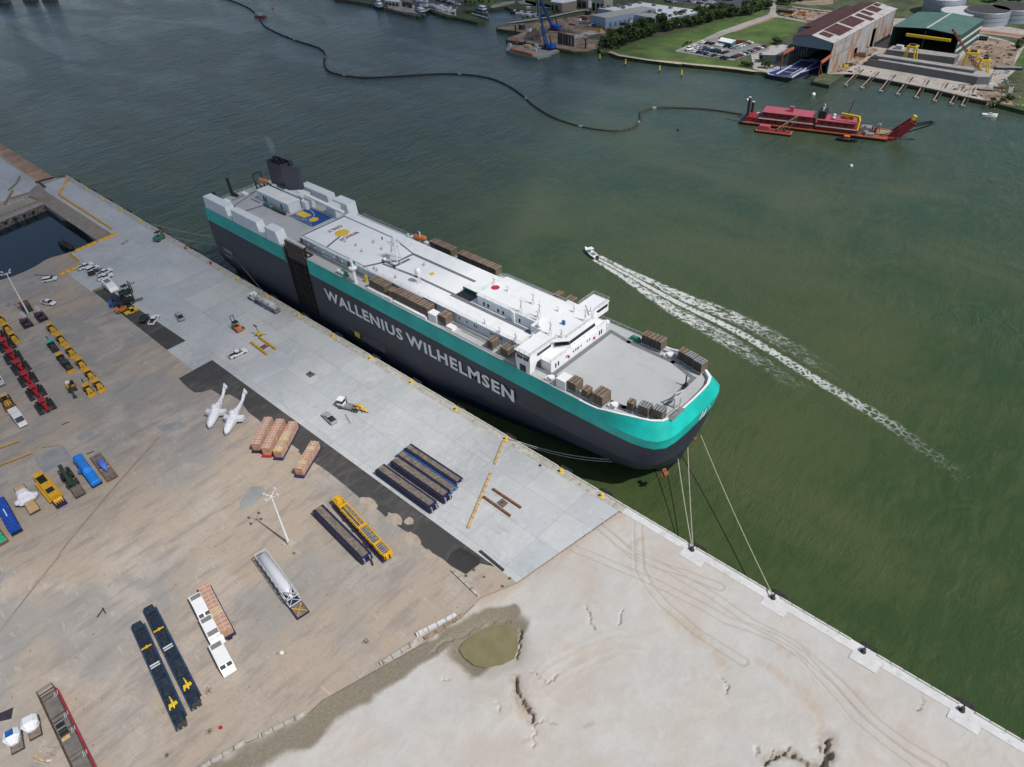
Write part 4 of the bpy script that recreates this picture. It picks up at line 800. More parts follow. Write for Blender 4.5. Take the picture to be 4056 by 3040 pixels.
m = MB(); m.box(-256.8,-247.8,27.2,31.4,D+11.8,D+12); m.cyl(-254.6,29.4,D+12,D+14.6,.9,.7,10); m.cyl(-251.8,28.6,D+12,D+14.2,.55,.5,8); m.cyl(-251.4,30.4,D+12,D+14.0,.5,.45,8); m.cyl(-249.2,29.5,D+12,D+13.8,.5,.45,8); m.add([(-247,30.2,D+11.6),(-245.6,30.2,D+11.6),(-246.6,30.2,D+14.4),(-247,31.6,D+11.6),(-245.6,31.6,D+11.6),(-246.6,31.6,D+14.4)], [(0,1,2),(3,4,5),(0,1,4,3),(1,2,5,4)]); sb_('exhaust_pipe', m, MT['black'])
m = MB(); m.beam((-268.2,8.2,D),(-268.2,8.2,D+4.2),.9,.9); m.beam((-268.5,15.3,D),(-268.7,15.2,D+7.2),.8,1.1); m.beam((-268.5,15.3,D+1),(-265.8,16.2,D),1.2,.8); m.beam((-268.2,8.2,D+1),(-265.8,9.4,D),1.2,.8); m.box(-267.5,-262,5.9,7.4,D,D+1.3); sb_('ramp_gallows', m, MT['black'])
for y in (10.2, 18.2): m = MB(); m.beam((-265.4,y,D+.8),(-263,y+.5,D+.2),1.5,1.3); sb_('winch_cover', m, MT['white'])
m = MB(); m.beam((-264.8,24.2,D),(-265.4,24.2,D+6.4),.4); m.beam((-264.8,27.6,D),(-265.4,27.6,D+6.4),.4); m.beam((-265.4,24,D+6.3),(-265.4,27.8,D+6.3),.5,.5); m.beam((-265,24.3,D+3.4),(-258.6,24.3,D+2.2),.3); m.beam((-265,27.4,D+3.4),(-258.6,27.4,D+2.2),.3)
for x in (-262,-260,-258.6): m.beam((x,24.3,D+2.6),(x,24.3,D),.25); m.beam((x,27.4,D+2.6),(x,27.4,D),.25)
sb_('lifeboat_davit', m, MT['dark'])
def lifeboat(x, y, z, rz, L=6.5, W=2.3):
    m = MB(); m.T = Matrix.Translation((x,y,z)) @ Matrix.Rotation(rz, 4, 'Z') @ Matrix.Rotation(-.12, 4, 'Y')
    rings = []
    for i in range(9):
        f = i/8*2-1; ww = W/2*(1-abs(f)**2.6)+.05; rings.append([(f*L/2, ww*math.cos(a), .9*math.sin(a)*(1-abs(f)**4*.5)+(.25*f*f)) for a in [k*math.pi/5 for k in range(10)]])
    m.loft(rings); return sb_('lifeboat', m, MT['orange'], True)
lifeboat(-261.4,25.8,D+4.2,0); m = MB(); m.box(-257.6,-255.2,27.5,29.5,D+3.4,D+5.6); sb_('liferaft_box', m, MT['white'])
lifeboat(-180.2,34.4,D+1.9,.1,6.2,2.3); m = MB(); m.beam((-179.6,33.6,D),(-179.8,34.2,D+4.2),.3); m.beam((-179.8,34.2,D+4.0),(-181.5,35,D+3.4),.25); m.box(-184.8,-183.2,33.6,35,D,D+1.2); m.cyl(-186.8,34.6,D+.2,D+1.0,.4); m.box(-178,-176.6,34,35,D,D+1.2); sb_('davit', m, MT['white'])
m = MB(); m.beam((-170.6-6,34.6,D),(-170.8-3,34.2,D+2.6),.2); m.beam((-176.8,34.6,D+.1),(-174.2,34.0,D+2.8),.35); sb_('gangway_davit', m, MT['lgrey'])
text_l = None
# thin exhaust
mv = bpy.data.materials.new('exhaust_haze'); mv.use_nodes = True; tv = NT(mv); tv.n.remove(tv.n['Principled BSDF']); pv = tv.new('ShaderNodeVolumePrincipled'); pv.inputs['Color'].default_value = (.75,.85,1,1); pv.inputs['Density'].default_value = .13; tv.link(pv.outputs[0], tv.n['Material Output'].inputs['Volume'])
m = MB(); rr = random.Random(4)
m.tube([(-254.6,29.4,D+14.6),(-254.9,29.5,D+15.6),(-255.6,29.9,D+16.8),(-256.8,30.3,D+17.9),(-258.4,31.0,D+18.8),(-260.4,31.4,D+19.3),(-262.5,32,D+19.8)], [.4,.9,1.2,1.5,1.2,.8,.2], 12)
o = m.build('exhaust_smoke', mv); tag(o, 'thin bluish exhaust smoke drifting off the dark funnel of the vehicle carrier', 'smoke', kind='stuff')
# mooring lines
def rope(name, label, a, b, sag=1.0, r=.09, col=(.42,.40,.33)):
    a, b = Vector(a), Vector(b); pts = [a.lerp(b, i/12)-Vector((0,0,sag*4*(i/12)*(1-i/12))) for i in range(13)]
    m = MB(); m.tube(pts, r, 5); o = m.build(name, M('rope_fibre', col, .9, var=.1)); tag(o, label, 'mooring line', 'mooring lines of the ship'); return o
rope('mooring_line', 'outermost bow mooring line running to the second pad of the new coping', (-66.9,29.6,8.0), (-29.6,-.9,ZQ+.9), 1.0, .14, (.36,.36,.22))
rope('mooring_line', 'right one of the two bow mooring lines ending on the first coping pad', (-66.9,23.2,8.3), (-49.8,-.9,ZQ+.9), .8, .12)
rope('mooring_line', 'left one of the two bow mooring lines ending on the first coping pad', (-67.6,19.4,8.2), (-50.1,-.8,ZQ+.9), .8, .12)
rope('mooring_line', 'pale spring line sagging from the bow slots to the yellow bollard by the timber beam', (-81.2,8.4,6.2), (-109.6,-.7,ZQ+.9), 1.6, .08, (.5,.5,.45))
rope('mooring_line', 'second pale spring line just under the first by the timber beam', (-79.6,8.9,6.0), (-109.5,-.6,ZQ+.8), 2.3, .08, (.5,.5,.45))
rope('mooring_line', 'dark stern spring line crossing the charcoal hull to the bollard by the tank truck', (-257.0,3.0,10.0), (-230.8,-.7,ZQ+.9), .6, .09, (.16,.15,.14))
rope('mooring_line', 'thin stern line over the water to the far bollards, upper one', (-269.4,12,9), (-330.6,-.8,ZQ+.9), 1.5, .06, (.45,.47,.48))
rope('mooring_line', 'thin stern line over the water to the bollard by the green forklift, lower one', (-269.4,6,9), (-311,-.8,ZQ+.9), 1.2, .06, (.45,.47,.48))
# ------------------------------------------------------------------ vehicles
def PT(name, m, mat, t, smooth=False): return m.build(name, mat, t, smooth)
MT['silver'] = M('silver_paint', (.42,.44,.47), .35, .3, var=.05); MT['carblack'] = M('black_car_paint', (.012,.013,.016), .25, var=.1); MT['bedliner'] = M('bed_liner', (.028,.028,.03), .8, var=.3)
MT['maroon'] = M('maroon_paint', (.045,.012,.02), .3, var=.1)
def wheels(t, xs, y, r=.38, w=.26):
    for x in xs:
        for s in (-1, 1): m = MB(); m.wheel(x, s*y, r, r, w, 12); m.wheel(x, s*(y+.01), r, r*.5, w, 8, 1); PT('wheel', m, [MT['rubber'], MT['steel']], t)
def pickup(name, label, loc, rz, col='white', bed='bedliner', L=6.1, W=2.05, cap=False, group='pickup trucks on the quay'):
    t = thing(name, label, 'pickup truck', loc, rz, group); h = L/2
    m = MB(); m.prof([(-h,.5),(-h,.98),(-h+.1,1.02),(h-1.75,1.08),(h-.35,1.02),(h-.05,.9),(h,.55),(h-.1,.42),(-h,.42)], -W/2, W/2)
    x1 = -h+2.05
    for s in (-1,1): m.box(-h, x1, s*W/2-(.12 if s > 0 else 0), s*W/2+(0 if s > 0 else .12), 1.0, 1.32)
    m.box(-h,-h+.1,-W/2,W/2,1.0,1.30); PT('body', m, MT[col], t)
    m = MB(); m.box(-h+.1,x1,-W/2+.12,W/2-.12,1.03,1.06); PT('cargo_bed', m, MT[bed], t)
    m = MB(); m.add([(x1-.0,-W/2+.06,1.05),(h-1.55,-W/2+.06,1.05),(h-1.55,W/2-.06,1.05),(x1,W/2-.06,1.05),(x1+.22,-W/2+.26,1.78),(h-2.45,-W/2+.26,1.78),(h-2.45,W/2-.26,1.78),(x1+.22,W/2-.26,1.78)], [(0,1,5,4),(1,2,6,5),(2,3,7,6),(3,0,4,7)]); PT('window', m, MT['glass'], t)
    m = MB(); m.box(x1+.17,h-2.4,-W/2+.22,W/2-.22,1.77,1.86, tx=.06, ty=.05)
    for xx in (x1+.95, x1+1.85):
        for s in (-1,1): m.beam((xx,s*(W/2-.04),1.1),(xx,s*(W/2-.24),1.8),.12,.06)
    PT('cab_roof', m, MT[col], t)
    m = MB(); m.box(h-.06,h+.08,-W/2+.05,W/2-.05,.45,.62); m.box(-h-.1,-h+.02,-W/2+.05,W/2-.05,.45,.62); PT('bumper', m, MT['steel'], t)
    wheels(t, (-h+1.25, h-1.15), W/2-.12); return t
def suv(name, label, loc, rz, col='white', L=5.2, W=2.0, Hh=1.8, group='cars on the quay', cat='car'):
    t = thing(name, label, cat, loc, rz, group); h = L/2
    m = MB(); m.prof([(-h,.45),(-h,1.0),(-h+.08,1.08),(h-1.5,1.08),(h-.3,.98),(h,.8),(h,.45)], -W/2, W/2); PT('body', m, MT[col], t)
    m = MB(); m.add([(-h+.08,-W/2+.05,1.07),(h-1.35,-W/2+.05,1.07),(h-1.35,W/2-.05,1.07),(-h+.08,W/2-.05,1.07),(-h+.35,-W/2+.24,Hh-.06),(h-2.1,-W/2+.24,Hh-.06),(h-2.1,W/2-.24,Hh-.06),(-h+.35,W/2-.24,Hh-.06)], [(0,1,5,4),(1,2,6,5),(2,3,7,6),(3,0,4,7)]); PT('window', m, MT['glass'], t)
    m = MB(); m.box(-h+.3,h-2.05,-W/2+.2,W/2-.2,Hh-.07,Hh, tx=.06, ty=.05); PT('roof', m, MT[col], t)
    wheels(t, (-h+1.0, h-.95), W/2-.12, .36); return t
def at2(c, a, b, z=ZQ+.02):
    """centre and heading of something seen from rear a to front b"""
    p, q = GP(c,*a,z), GP(c,*b,z); return (p+q)/2, ang(p, q)
for lab, c, a, b, col, kind in (('white pickup with black open bed, topmost of the cluster by the yellow barriers','K',(870,200),(1020,135),'white','p'),('white covered estate car second from top in the cluster by the yellow barriers','K',(955,225),(1085,165),'white','s'),
    ('dark maroon pickup between white vehicles in the cluster by the yellow barriers','K',(1005,250),(1120,215),'maroon','p'),('white crew cab pickup right of the maroon one by the yellow barriers','K',(1090,262),(1215,205),'white','p'),
    ('white crew cab pickup, lowest of the cluster by the yellow barriers','K',(1085,312),(1230,260),'white','p')):
    p, a2 = at2(c, a, b); (pickup if kind == 'p' else suv)('pickup_truck' if kind == 'p' else 'car', lab, p, a2, col)
p, a2 = at2('K', (490,325), (615,300)); suv('car', 'white estate car parked alone at the end of the yellow barrier', p, a2)
p, a2 = at2('K', (470,555), (605,580)); pickup('pickup_truck', 'white pickup with dark bed standing alone on the open yard', p, a2)
p, a2 = at2('a6', (1275,800), (1350,625)); suv('car', 'black large car on the dark asphalt patch', p, a2, 'carblack', 5.4, 2.05, 1.9)
p, a2 = at2('a6', (1450,820), (1560,660)); pickup('pickup_truck', 'white pickup with cluttered bed beside the black car on asphalt', p, a2)
p, a2 = at2('a6', (2040,750), (1940,590)); pickup('pickup_truck', 'silver pickup alone on the pale apron near the asphalt patch', p, a2, 'silver')
p, a2 = at2('F', (255,1040), (385,980)); pickup('pickup_truck', 'white single cab pickup by the two yellow beams', p, a2)
p, a2 = at2('N', (1165,405), (1070,315)); pickup('pickup_truck', 'silver white pickup with black bed beside the yellow armed tractor', p, a2, 'silver')
# covered trailer
p, a2 = at2('a6', (610,60), (760,200)); t = thing('covered_trailer', 'white rounded enclosed trailer with roof hatch at the end of the asphalt patch', 'trailer', p, a2)
m = MB(); m.prof([(-4.2,.6),(-4.2,3.0),(1.0,2.9),(3.2,2.2),(4.2,1.2),(4.2,.6)], -1.55, 1.55); PT('body', m, MT['white'], t); m = MB(); m.box(-3.4,-.4,-1.0,1.0,2.93,3.03); PT('roof_hatch', m, MT['lot'], t); wheels(t, (-1.2,-.2), 1.35, .4)
# forklifts and yard machines
def forklift(name, label, loc, rz, col, mast=3.4, s=1.0, fork_up=.2):
    t = thing(name, label, 'forklift', loc, rz, 'lifting machines on the quay'); t.scale = (s,s,s)
    m = MB(); m.prof([(-1.7,.35),(-1.75,1.3),(-1.0,1.45),(-.2,1.1),(1.1,1.0),(1.2,.35)], -.75, .75); PT('body', m, MT[col], t)
    m = MB()
    for x in (-.75,.75):
        for y in (-.62,.62): m.beam((x,y,1.0),(x*.8,y,2.4),.09)
    m.box(-.75,.75,-.68,.68,2.4,2.48); PT('overhead_guard', m, MT['black'], t); m = MB(); m.box(-.8,-.3,-.3,.3,1.1,1.6); PT('seat', m, MT['black'], t)
    m = MB()
    for y in (-.42,.42): m.beam((1.35,y,.15),(1.35,y,mast),.14,.16)
    for z in (.5,1.6,mast-.1): m.beam((1.35,-.42,z),(1.35,.42,z),.1)
    PT('mast', m, MT['black'], t)
    for y in (-.3,.3): m = MB(); m.box(1.45,2.9,y-.07,y+.07,fork_up,fork_up+.07); PT('fork', m, MT['dark'], t)
    wheels(t, (-1.15,.8), .72, .4, .3); return t
p, a2 = at2('A', (1710,1275), (1800,1215)); forklift('forklift', 'green and yellow forklift lifting over the quay edge by the far bollards', p, a2, 'green', 3.4, 1.5, 1.5)
p, a2 = at2('F', (335,810), (290,770)); forklift('forklift', 'orange forklift with tall mast beside a small dark hatch on the apron', p, a2, 'orange', 3.8, 1.35)
p, a2 = at2('a6', (760,440), (850,420)); forklift('forklift', 'blue forklift at the rear of the tangled machine group', p, a2, 'blue', 2.6, 1.5)
p, a2 = at2('a6', (880,430), (1100,370)); forklift('forklift', 'large black forklift with long forks in the tangled machine group', p, a2, 'black', 3.4, 1.9)
p, a2 = at2('a6', (930,250), (1040,190)); forklift('forklift', 'black forklift with lifted frame at the top of the tangled machine group', p, a2, 'black', 3.0, 1.5, 2)
p, a2 = at2('a6', (850,560), (960,520)); forklift('forklift', 'orange and rust forklift at the front of the tangled machine group', p, a2, 'orange', 2.4, 1.4)
p, a2 = at2('a6', (1010,610), (1130,560)); t = thing('yard_tractor', 'bright yellow low tractor in the tangled machine group', 'tractor', p, a2, 'lifting machines on the quay')
m = MB(); m.box(-2.2,2.2,-1.1,1.1,.5,1.0); m.box(1.0,2.2,-1.1,1.1,1.0,1.4); PT('body', m, MT['bright_yel'], t); m = MB(); m.box(-.2,.9,-1.0,.1,1.0,2.3); PT('cab', m, MT['glass'], t); m = MB(); m.box(-.3,1.0,-1.05,.15,2.3,2.42); PT('cab_roof', m, MT['bright_yel'], t); wheels(t, (-1.4,1.4), 1.0, .5, .35)
p, a2 = at2('F', (470,860), (540,820)); t = thing('light_tower', 'small wheeled light tower by the upper yellow beam', 'light tower', p, a2); m = MB(); m.box(-.9,.9,-.6,.6,.5,1.2); PT('generator', m, MT['bright_yel'], t); m = MB(); m.beam((0,0,1.2),(-.5,0,4.2),.15); m.beam((-.5,-.8,4.2),(-.5,.8,4.2),.12); PT('mast', m, MT['black'], t)
for y in (-.7,0,.7): m = MB(); m.box(-.7,-.35,y-.18,y+.18,4.15,4.5); PT('lamp', m, MT['black'], t)
m = MB(); m.beam((-1.6,-1.4,.1),(1.6,1.4,.1),.12); m.beam((-1.6,1.4,.1),(1.6,-1.4,.1),.12); PT('outrigger', m, MT['black'], t); wheels(t, (0,), .7, .3, .2)
# tank truck by the kerb
p, a2 = at2('F', (680,650), (395,490)); t = thing('tank_truck', 'white tank truck with long cylindrical trailer parked beside the quay kerb', 'truck', p, a2)
m = MB(); m.tube([(-9.3,0,2.3),(-9.0,0,2.3),(2.2,0,2.3),(2.5,0,2.3)], [.9,1.15,1.15,.9], 18); PT('tank', m, MT['lgrey'], t, True)
m = MB(); m.box(-9.6,2.0,-.5,.5,.95,1.2)
for s in (-1,1): m.box(-8.5,1.5,s*1.2-.1,s*1.2+.1,1.2,1.35)
PT('trailer_frame', m, MT['steel'], t); m = MB(); m.rail([(-9.5,-1,1.2),(-9.5,1,1.2)], h=2.4, r=.05, step=1); m.box(-10,-8.9,-1.2,1.2,.8,1.2); PT('rear_rack', m, MT['steel'], t)
for x in (-6,-2.6,.6): m = MB(); m.box(x-.5,x+.5,.2,1.5,3.05,3.15); PT('tank_hatch', m, MT['lot'], t)
m = MB(); m.box(3.9,6.2,-1.15,1.15,1.0,3.0); m.box(6.2,8.0,-.8,.8,.9,1.9,tx=.0); m.box(3.1,3.9,-1.1,1.1,1.0,3.2); PT('cab', m, MT['white'], t); m = MB(); m.box(6.15,6.26,-1.0,1.0,2.0,2.8); m.box(4.8,5.8,-1.18,-1.14,2.0,2.8); m.box(4.8,5.8,1.14,1.18,2.0,2.8); PT('window', m, MT['glass'], t)
m = MB(); m.box(1.5,8.0,-.45,.45,.6,.95); PT('chassis', m, MT['black'], t)
for s in (-1,1): m = MB(); m.cyl(3.0,s*.95,1,3.9,.1); PT('exhaust_stack', m, MT['black'], t)
wheels(t, (-8.4,-7.2,1.9,3.0,6.9), 1.05, .5, .35)
# terminal tractor with yellow hook
p, a2 = at2('N', (1400,290), (1190,240)); t = thing('terminal_tractor', 'white cab terminal tractor with yellow gooseneck hook on the apron', 'tractor', p, a2)
m = MB(); m.box(-3.6,3.6,-.55,.55,.75,1.15); m.box(-1.2,2.0,-1.1,1.1,.7,1.25); PT('chassis', m, MT['steel'], t); m = MB(); m.box(1.6,3.6,-1.1,.9,1.1,1.9); m.box(1.6,3.6,-1.1,.9,3.0,3.25); PT('cab', m, MT['white'], t)
m = MB(); m.box(1.68,3.52,-1.02,.82,1.9,3.0); PT('window', m, MT['glass'], t); m = MB(); m.cyl(1.2,-.9,1.2,3.6,.13); PT('exhaust_stack', m, MT['black'], t)
m = MB(); m.tube([(-1.6,0,1.5),(-3.2,0,2.3),(-4.6,0,2.0),(-5.8,0,.7),(-6.6,0,.45)], [.3,.35,.4,.3,.15], 8); m.box(-3.6,-2.6,-.6,.6,1.15,1.6); m.beam((-5.2,-.7,1.2),(-5.2,.7,1.2),.3); PT('gooseneck', m, MT['yel'], t, True); wheels(t, (-2.8,-1.8,2.6), 1.0, .55, .4)
# beams, hatches and mooring fittings lying about
def timber(label, a, b, w=.8, h=.45, mat='timber', z=ZQ+.01):
    a, b = Vector((a[0],a[1],0)), Vector((b[0],b[1],0)); t = thing('loose_timber', label, 'beam', ((a.x+b.x)/2,(a.y+b.y)/2,z), ang(a,b), 'long beams lying on the ground'); L = (b-a).length
    m = MB(); m.box(-L/2,L/2,-w/2,w/2,0,h,tx=.05,ty=.03); PT('log', m, MT[mat], t); m = MB()
    for x in [-L/2+.6+i*2.2 for i in range(int(L/2.2))]: m.box(x-.06,x+.06,-w/2-.02,w/2+.02,.02,h+.02)
    PT('iron_strap', m, MT['dark'], t); return t
timber('brown timber beam pointing at the yellow bollard with the spring line', (-110.0,-1.6), (-105.5,-10.1), .7, .45, 'pale_timber')
timber('brown timber beam in line with the bollard beam, farther from the edge', (-104.0,-13.0), (-95.3,-30.4), .7, .45, 'pale_timber')
timber('rusty steel beam on the water side of the square pit cover', (-99.7,-17.0), (-89.7,-17.1), .65, .5, 'rust'); timber('rusty steel beam on the yard side of the square pit cover', (-99.7,-20.5), (-89.9,-20.8), .65, .5, 'rust')
timber('dark beam along the end of the asphalt beside the apron edge', (-88.1,-33.5), (-79.9,-34.0), .6, .5, 'dark')
timber('grey concrete beam lying alone on the yard near the asphalt end', (-89.2,-41.8), (-79.4,-42.8), .7, .5, 'coping'); timber('pale concrete beam, upper of the pair beside the pond bank', (-82.7,-58.8), (-79.7,-49.6), .9, .7, 'coping_new'); timber('brown concrete beam, lower of the pair beside the pond bank', (-80.7,-58.2), (-78.5,-48.8), .6, .7, 'timber')
timber('long tan concrete beam below the pair at the mud edge', (-83.3,-68.4), (-81.5,-59.2), .9, .6, 'coping'); timber('tan concrete beam at the mud edge, middle of the lower row', (-89.5,-94.0), (-86.4,-84.8), .7, .5, 'coping'); timber('tan concrete beam at the mud edge by the bottom of the picture', (-92.9,-105.5), (-90.7,-96.3), .7, .5, 'coping')
timber('small plank lying by the silver white pickup', GP('N',1255,315)[:2], GP('N',1300,395)[:2], .35, .15, 'timber')
for c, a, b, lab in (('a7',(420,12),(365,130),'long grey pipe at the far left corner, upper piece'),('a7',(350,150),(190,300),'long grey pipe at the far left corner, middle piece'),('a7',(270,310),(95,600),'long grey pipe at the far left corner, lower piece crossing the beams'),('a7',(745,135),(1130,32),'dark curb beam between the red earth and the apron corner'),('a7',(815,130),(950,232),'short dark beam by the apron corner near orange cones'),('a7',(590,360),(210,475),'thick grey beam above the stone rubble beside the basin'),('a7',(1015,450),(0,835),'long tan wall beam along the basin edge'),('a7',(620,420),(820,495),'thin diagonal beam above the basin wall'),('a7',(560,460),(160,590),'stone block row behind the basin wall'),('K',(1020,435),(1140,390),'yellow brown boards at the end of the asphalt patch'),('K',(375,250),(610,262),'dark planks left of the parked white estate car'),
    ('b6',(370,590),(480,600),'short dark stick beside the white wrapped machine'),('L',(680,232),(760,200),'thin dark bar below the white box truck'),('L',(948,555),(1032,520),'thin dark bar above the blue wrapped truck'),('L',(460,485),(660,455),'brown plank on the repaired slab'),('M',(760,488),(812,415),'upright bar of the T shaped scrap on the open yard'),('M',(800,412),(828,458),'cross bar of the T shaped scrap on the open yard')):
    a, b = GP(c,*a), GP(c,*b); sm = 'stick' in lab or 'bar' in lab or 'plank' in lab
    timber(lab, a, b, .3 if sm else 1.2 if 'block' in lab or 'thick' in lab or 'wall' in lab else .8, .15 if sm else .6, 'dark' if 'dark' in lab or 'bar' in lab else 'coping' if 'block' in lab else 'timber')
for lab, y in (('yellow steel beam nearer the ship side of the small pit cover', [(505,865),(650,965)]), ('yellow steel beam on the yard side of the small pit cover', [(430,905),(570,1010)])):
    a, b = GP('F',*y[0]), GP('F',*y[1]); L = (b-a).length; t = thing('steel_girder', lab, 'beam', ((a.x+b.x)/2,(a.y+b.y)/2,ZQ+.01), ang(a,b), 'pairs of beams beside pit covers'); m = MB(); m.box(-L/2,L/2,-.35,.35,0,.12); m.box(-L/2,L/2,-.35,.35,.45,.57); m.box(-L/2+.02,L/2-.02,-.08,.08,.12,.45); PT('girder', m, MT['yel'], t); m = MB()
    for k in range(6): m.box(-L/2+.4+k*L/6,-L/2+.55+k*L/6,-.37,.37,.571,.60)
    PT('bolt_plate', m, MT['dark'], t)
for c, pts, lab, pc in (('Q', [(145,870),(198,828),(250,872),(202,915)], 'square dark pit cover between two rusty beams', 'red'), ('F', [(500,945),(550,915),(588,935),(540,965)], 'square pit cover between two yellow beams', 'red'), ('F', [(905,1180),(945,1150),(998,1180),(945,1210)], 'lone square pit cover with a dark fitting on the apron', 'black'), ('F', [(320,770),(355,755),(382,778),(350,795)], 'small dark hatch beside the orange forklift', 'black'), ('Q', [(512,545),(530,533),(545,545),(528,556)], 'tiny metal hatch near the coping by the third bollard', 'black')):
    q = GL(c, pts); cx = sum(p.x for p in q)/4; cy = sum(p.y for p in q)/4; t = thing('pit_cover', lab, 'pit cover', (cx,cy,ZQ+.012), 0, 'service pit covers')
    m = MB(); m.prism([(p.x-cx,p.y-cy) for p in q], 0, .05); PT('plate', m, M('pit_plate', (.12,.11,.10), .8, var=.3, scale=2) if 'pit_plate' not in bpy.data.materials else bpy.data.materials['pit_plate'], t); m = MB(); m.cyl(0,.1,.05,.5,.25,.2,8); PT('fitting', m, MT[pc], t)
# yellow barrier rows
BR = [((-409.9,-.6),(-403.0,-5.6),'the upper diagonal row at the far corner'),((-400.3,-6.8),(-394.0,-11.6),'the lower diagonal row at the far corner'),((-393.4,-12.2),(-334.7,-12.4),'the long row along the basin side'),((-328.3,-12.6),(-328.0,-21.2),'the upper row closing the basin'),((-328.1,-22.2),(-327.2,-31.4),'the lower row closing the basin'),((-327.5,-33.8),(-317.2,-34.0),'the row beside the mud spit'),((-312.6,-36.8),(-312.0,-44.0),'the row by the estate car')]
bp = None
for a, b, wh in BR:
    a, b = Vector((*a,0)), Vector((*b,0)); n = max(2, round((b-a).length/2.1)); st = (b-a)/n; az = ang(a,b)
    for i in range(n):
        p = a+st*(i+.5); p.z = ZQ+.01; lab = 'yellow barrier block, %s along %s' % (ORD[i], wh)
        if bp is None:
            bp = thing('safety_barrier', lab, 'barrier', p, az, 'yellow safety barriers round the basin'); m = MB(); m.prof([(-.38,0),(-.38,.2),(-.12,.55),(-.1,1.0),(.1,1.0),(.12,.55),(.38,.2),(.38,0)], -1.02, 1.02); m.T = Matrix.Identity(4)
            m.v = [(v[1], v[0], v[2]) for v in m.v]; m.f = [f[::-1] for f in m.f]; PT('shell', m, MT['yel'], bp)
        else: again(bp, lab, p, az+random.uniform(-.03,.03))
# light poles
def light_pole(label, base, h):
    t = thing('light_pole', label, 'lamp post', base, 0, 'tall yard light poles')
    m = MB(); m.box(-1.2,1.2,-1.2,1.2,-.02,.12); PT('footing', m, MT['coping'], t); m = MB(); m.cyl(0,0,.1,1.0,.45,.45,10); PT('plinth', m, MT['coping'], t); m = MB(); m.cyl(0,0,1.0,h,.30,.13,10); PT('pole', m, MT['white'], t)
    for k in range(4):
        a = k*math.pi/2+.5; m = MB(); m.tube([(0,0,h-.3),(.9*math.cos(a),.9*math.sin(a),h-.2),(1.9*math.cos(a),1.9*math.sin(a),h+.4)], .07, 6); PT('arm', m, MT['white'], t)
        m = MB(); m.box(1.6*math.cos(a)-.35,1.6*math.cos(a)+.35,1.9*math.sin(a)-.3,1.9*math.sin(a)+.3,h+.2,h+.55); PT('lamp', m, MT['lgrey'], t)
    return t
p = GP('N',760,1445); light_pole('white tall light pole in the middle of the yard above the silver tank', p, H('N',(760,1445),(605,1025)))
p = GP('K',320,690); light_pole('white tall light pole among the machines at the left edge', p, H('K',(320,690),(45,230)))
# ------------------------------------------------------------------ cargo on trailers
MT['lumber'] = M('stacked_lumber', (.47,.25,.16), .85, var=.2, scale=1.5, dirt=((.33,.2,.12), .4)); MT['lumber2'] = M('pale_lumber', (.52,.36,.19), .85, var=.2, scale=1.5); MT['wrapw'] = M('white_shrink_film', (.72,.73,.78), .22, var=.06, scale=1.5, bump=.25); MT['plank'] = M('worn_deck_planks', (.19,.155,.125), .9, var=.3, scale=.8, dirt=((.11,.095,.085), .5)); MT['navy2'] = M('deep_navy_steel', (.012,.016,.075), .55, var=.3, scale=.6, dirt=((.03,.03,.035), .4))
def lumber_load(label, cen, rz, L, W, bedcol, hz=2.5):
    t = thing('roll_trailer', 'low %s roll trailer %s' % ({'black':'black','red':'red','navy':'navy'}[bedcol], label), 'trailer', (cen[0],cen[1],ZQ+.01), rz, 'roll trailers under lumber')
    m = MB(); m.box(-L/2-.6,L/2+.5,-W/2-.25,W/2+.25,.35,.7); PT('bed', m, MT[bedcol], t)
    for x in (-L/2+1,-L/2+1.9): 
        for s in (-1,1): m = MB(); m.wheel(x,s*.8,.25,.25,.5,10); PT('wheel', m, MT['rubber'], t)
    m = MB(); m.box(L/2+.5,L/2+1.0,-.5,.5,.35,.6); PT('gooseneck_slot', m, MT['black'], t)
    t2 = thing('lumber_stack', 'strapped orange brown lumber stack '+label, 'lumber', (cen[0],cen[1],ZQ+.72), rz, 'lumber stacks on roll trailers')
    rr = random.Random(int(cen[0]*10)); n = 6
    for i in range(n):
        for j in range(4):
            m = MB(); x0 = -L/2+i*L/n+.04; x1 = -L/2+(i+1)*L/n-.04+rr.uniform(-.05,.05)
            for k in range(2): y0 = -W/2+k*W/2+.02; m.box(x0,x1,y0,y0+W/2-.05+rr.uniform(-.03,.02),j*hz/4,(j+1)*hz/4-.07)
            PT('bundle', m, MT['lumber' if rr.random() < .8 else 'lumber2'], t2)
    m = MB()
    for i in range(n*2): x = -L/2+(i+.5)*L/n/2; m.box(x-.04,x+.04,-W/2-.03,W/2+.03,0,hz+.02)
    m.box(-L/2,L/2,-.06,.06,hz-.06,hz+.02); PT('strap', m, MT['lgrey'], t2)
for lf, rr_, bc, lab in (((-161.8,-50.2),(-167.1,-39.7),'black','leftmost of the close trio'), ((-158.1,-49.3),(-163.6,-37.9),'red','in the middle of the close trio'), ((-154.6,-47.8),(-159.7,-36.2),'navy','rightmost of the close trio'), ((-144.3,-47.9),(-147.7,-37.2),'navy','standing alone on the asphalt edge')):
    dx, dy = rr_[0]-lf[0], rr_[1]-lf[1]; dg = math.hypot(dx, dy); L = math.sqrt(dg*dg-5.8); lumber_load(lab, ((lf[0]+rr_[0])/2+.3,(lf[1]+rr_[1])/2+.3), math.atan2(dy,dx)+math.atan2(2.4,L), L, 2.4, bc)
lumber_load('beside the three white cabins', (-121.4,-84.6), R(-10.5), 15.2, 2.5, 'navy', 2.0)
